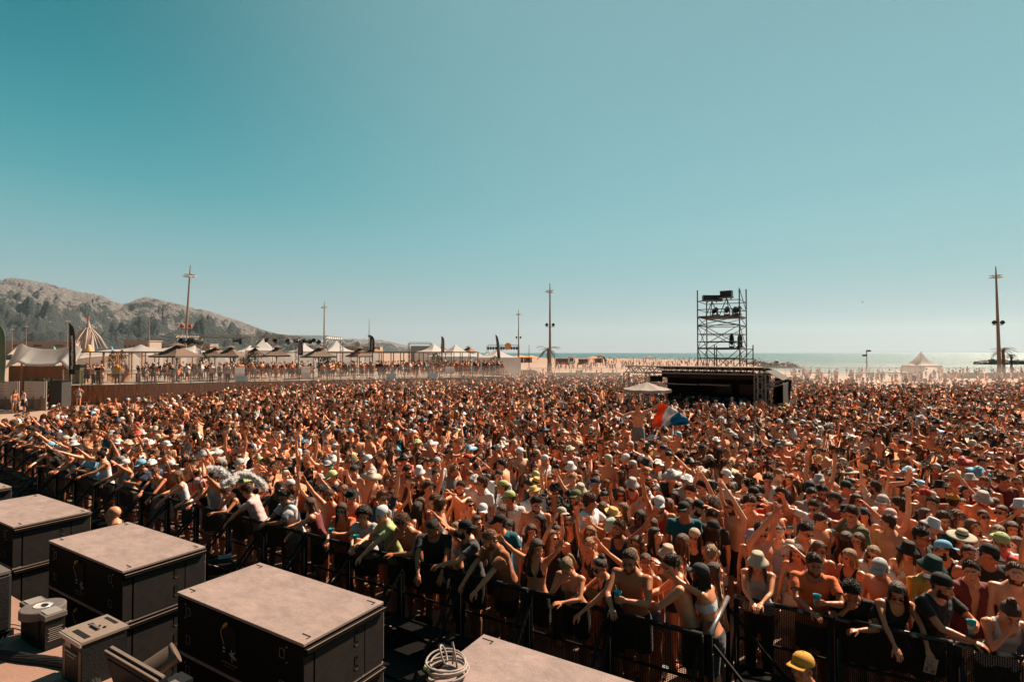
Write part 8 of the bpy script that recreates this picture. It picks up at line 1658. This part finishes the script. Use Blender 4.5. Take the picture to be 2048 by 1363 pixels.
for x, y, z, rz, lod in crowd:
    px = CXP + FPX * x / max(y, 1); pu = .46 if px < 1150 else .24; pu *= 1 if z == 0 else .2
    i = rv2.choice(upv) if rv2.random() < pu else rv2.choice(dnv); V, Tm, C = LODS[lod][i]; lk = looks_v[i]; s = rv2.uniform(.96, 1.07) if not lk['g'] else rv2.uniform(.88, .99)
    c_, s_ = math.cos(rz) * s, math.sin(rz) * s; mir = -1 if rv2.random() < .5 else 1; vx = V[:, 0] * mir; X = np.stack([vx * c_ - V[:, 1] * s_ + x, vx * s_ + V[:, 1] * c_ + y, V[:, 2] * s + z], 1)
    cols = np.array([np.array(SKT[wc(rv2, SKC)]) * rv2.uniform(.85, 1.15), np.array(HCOL[wc(rv2, HRC)]) * rv2.uniform(.7, 1.4), np.array(PAL[wc(rv2, TOPC)]) * rv2.uniform(.8, 1.1), PAL[wc(rv2, LGC)], np.array(PAL[wc(rv2, HATC)]) * rv2.uniform(.85, 1.1), (.01, .01, .01), (.02, .30, .34)])
    Vs.append(X.astype(np.float32)); Ts.append((Tm[:, ::mir] if mir < 0 else Tm) + k); Cs.append(cols[C].astype(np.float32)); k += len(V)
Vs = np.vstack(Vs); Ts = np.vstack(Ts).astype(np.int32); Cs = np.vstack(Cs); print('crowd people', len(crowd), 'triangles', len(Ts))
me = bpy.data.meshes.new('crowd'); me.vertices.add(len(Vs)); me.vertices.foreach_set('co', Vs.ravel()); me.loops.add(len(Ts) * 3); me.loops.foreach_set('vertex_index', Ts.ravel()); me.polygons.add(len(Ts)); me.polygons.foreach_set('loop_start', np.arange(0, len(Ts) * 3, 3, dtype=np.int32)); me.polygons.foreach_set('use_smooth', np.ones(len(Ts), bool))
CM = mat('crowd_surfaces', rough=.6, tint=True, spec=.35); me.materials.append(CM); a = me.attributes.new('Tint', 'FLOAT_COLOR', 'FACE'); a.data.foreach_set('color', np.hstack([Cs, np.ones((len(Cs), 1), np.float32)]).ravel()); me.update(calc_edges=True)
o = bpy.data.objects.new('crowd', me); COL.objects.link(o); tag(o, 'dense festival crowd filling the beach up to the sea', kind='stuff')

# ================================================================ HAZE
hm = bpy.data.materials.new('haze'); hm.use_nodes = True; t = hm.node_tree; t.nodes.clear(); pv = N(t, 'ShaderNodeVolumePrincipled'); pv.inputs['Density'].default_value = 0.00003; pv.inputs['Color'].default_value = (.72, .90, 1.0, 1); pv.inputs['Anisotropy'].default_value = 0.3
ot = N(t, 'ShaderNodeOutputMaterial'); L(t, pv.outputs[0], ot.inputs['Volume'])
dm = bpy.data.materials.new('dust'); dm.use_nodes = True; t2 = dm.node_tree; t2.nodes.clear(); pv2 = N(t2, 'ShaderNodeVolumePrincipled'); pv2.inputs['Density'].default_value = 0.005; pv2.inputs['Color'].default_value = (1.0, .90, .84, 1); pv2.inputs['Anisotropy'].default_value = 0.35
ot2 = N(t2, 'ShaderNodeOutputMaterial'); L(t2, pv2.outputs[0], ot2.inputs['Volume'])
o = one(box((90, 42, 2.9), (16, 60, 1.35)), 'dust_haze', dm); tag(o, 'low warm dust hanging over the far half of the crowd', kind='stuff')
o = one(box((23000, 14000, 640), (0, 6900, 320 - 4)), 'haze', hm); tag(o, 'thin pale sea haze over the beach and mountains', kind='stuff')
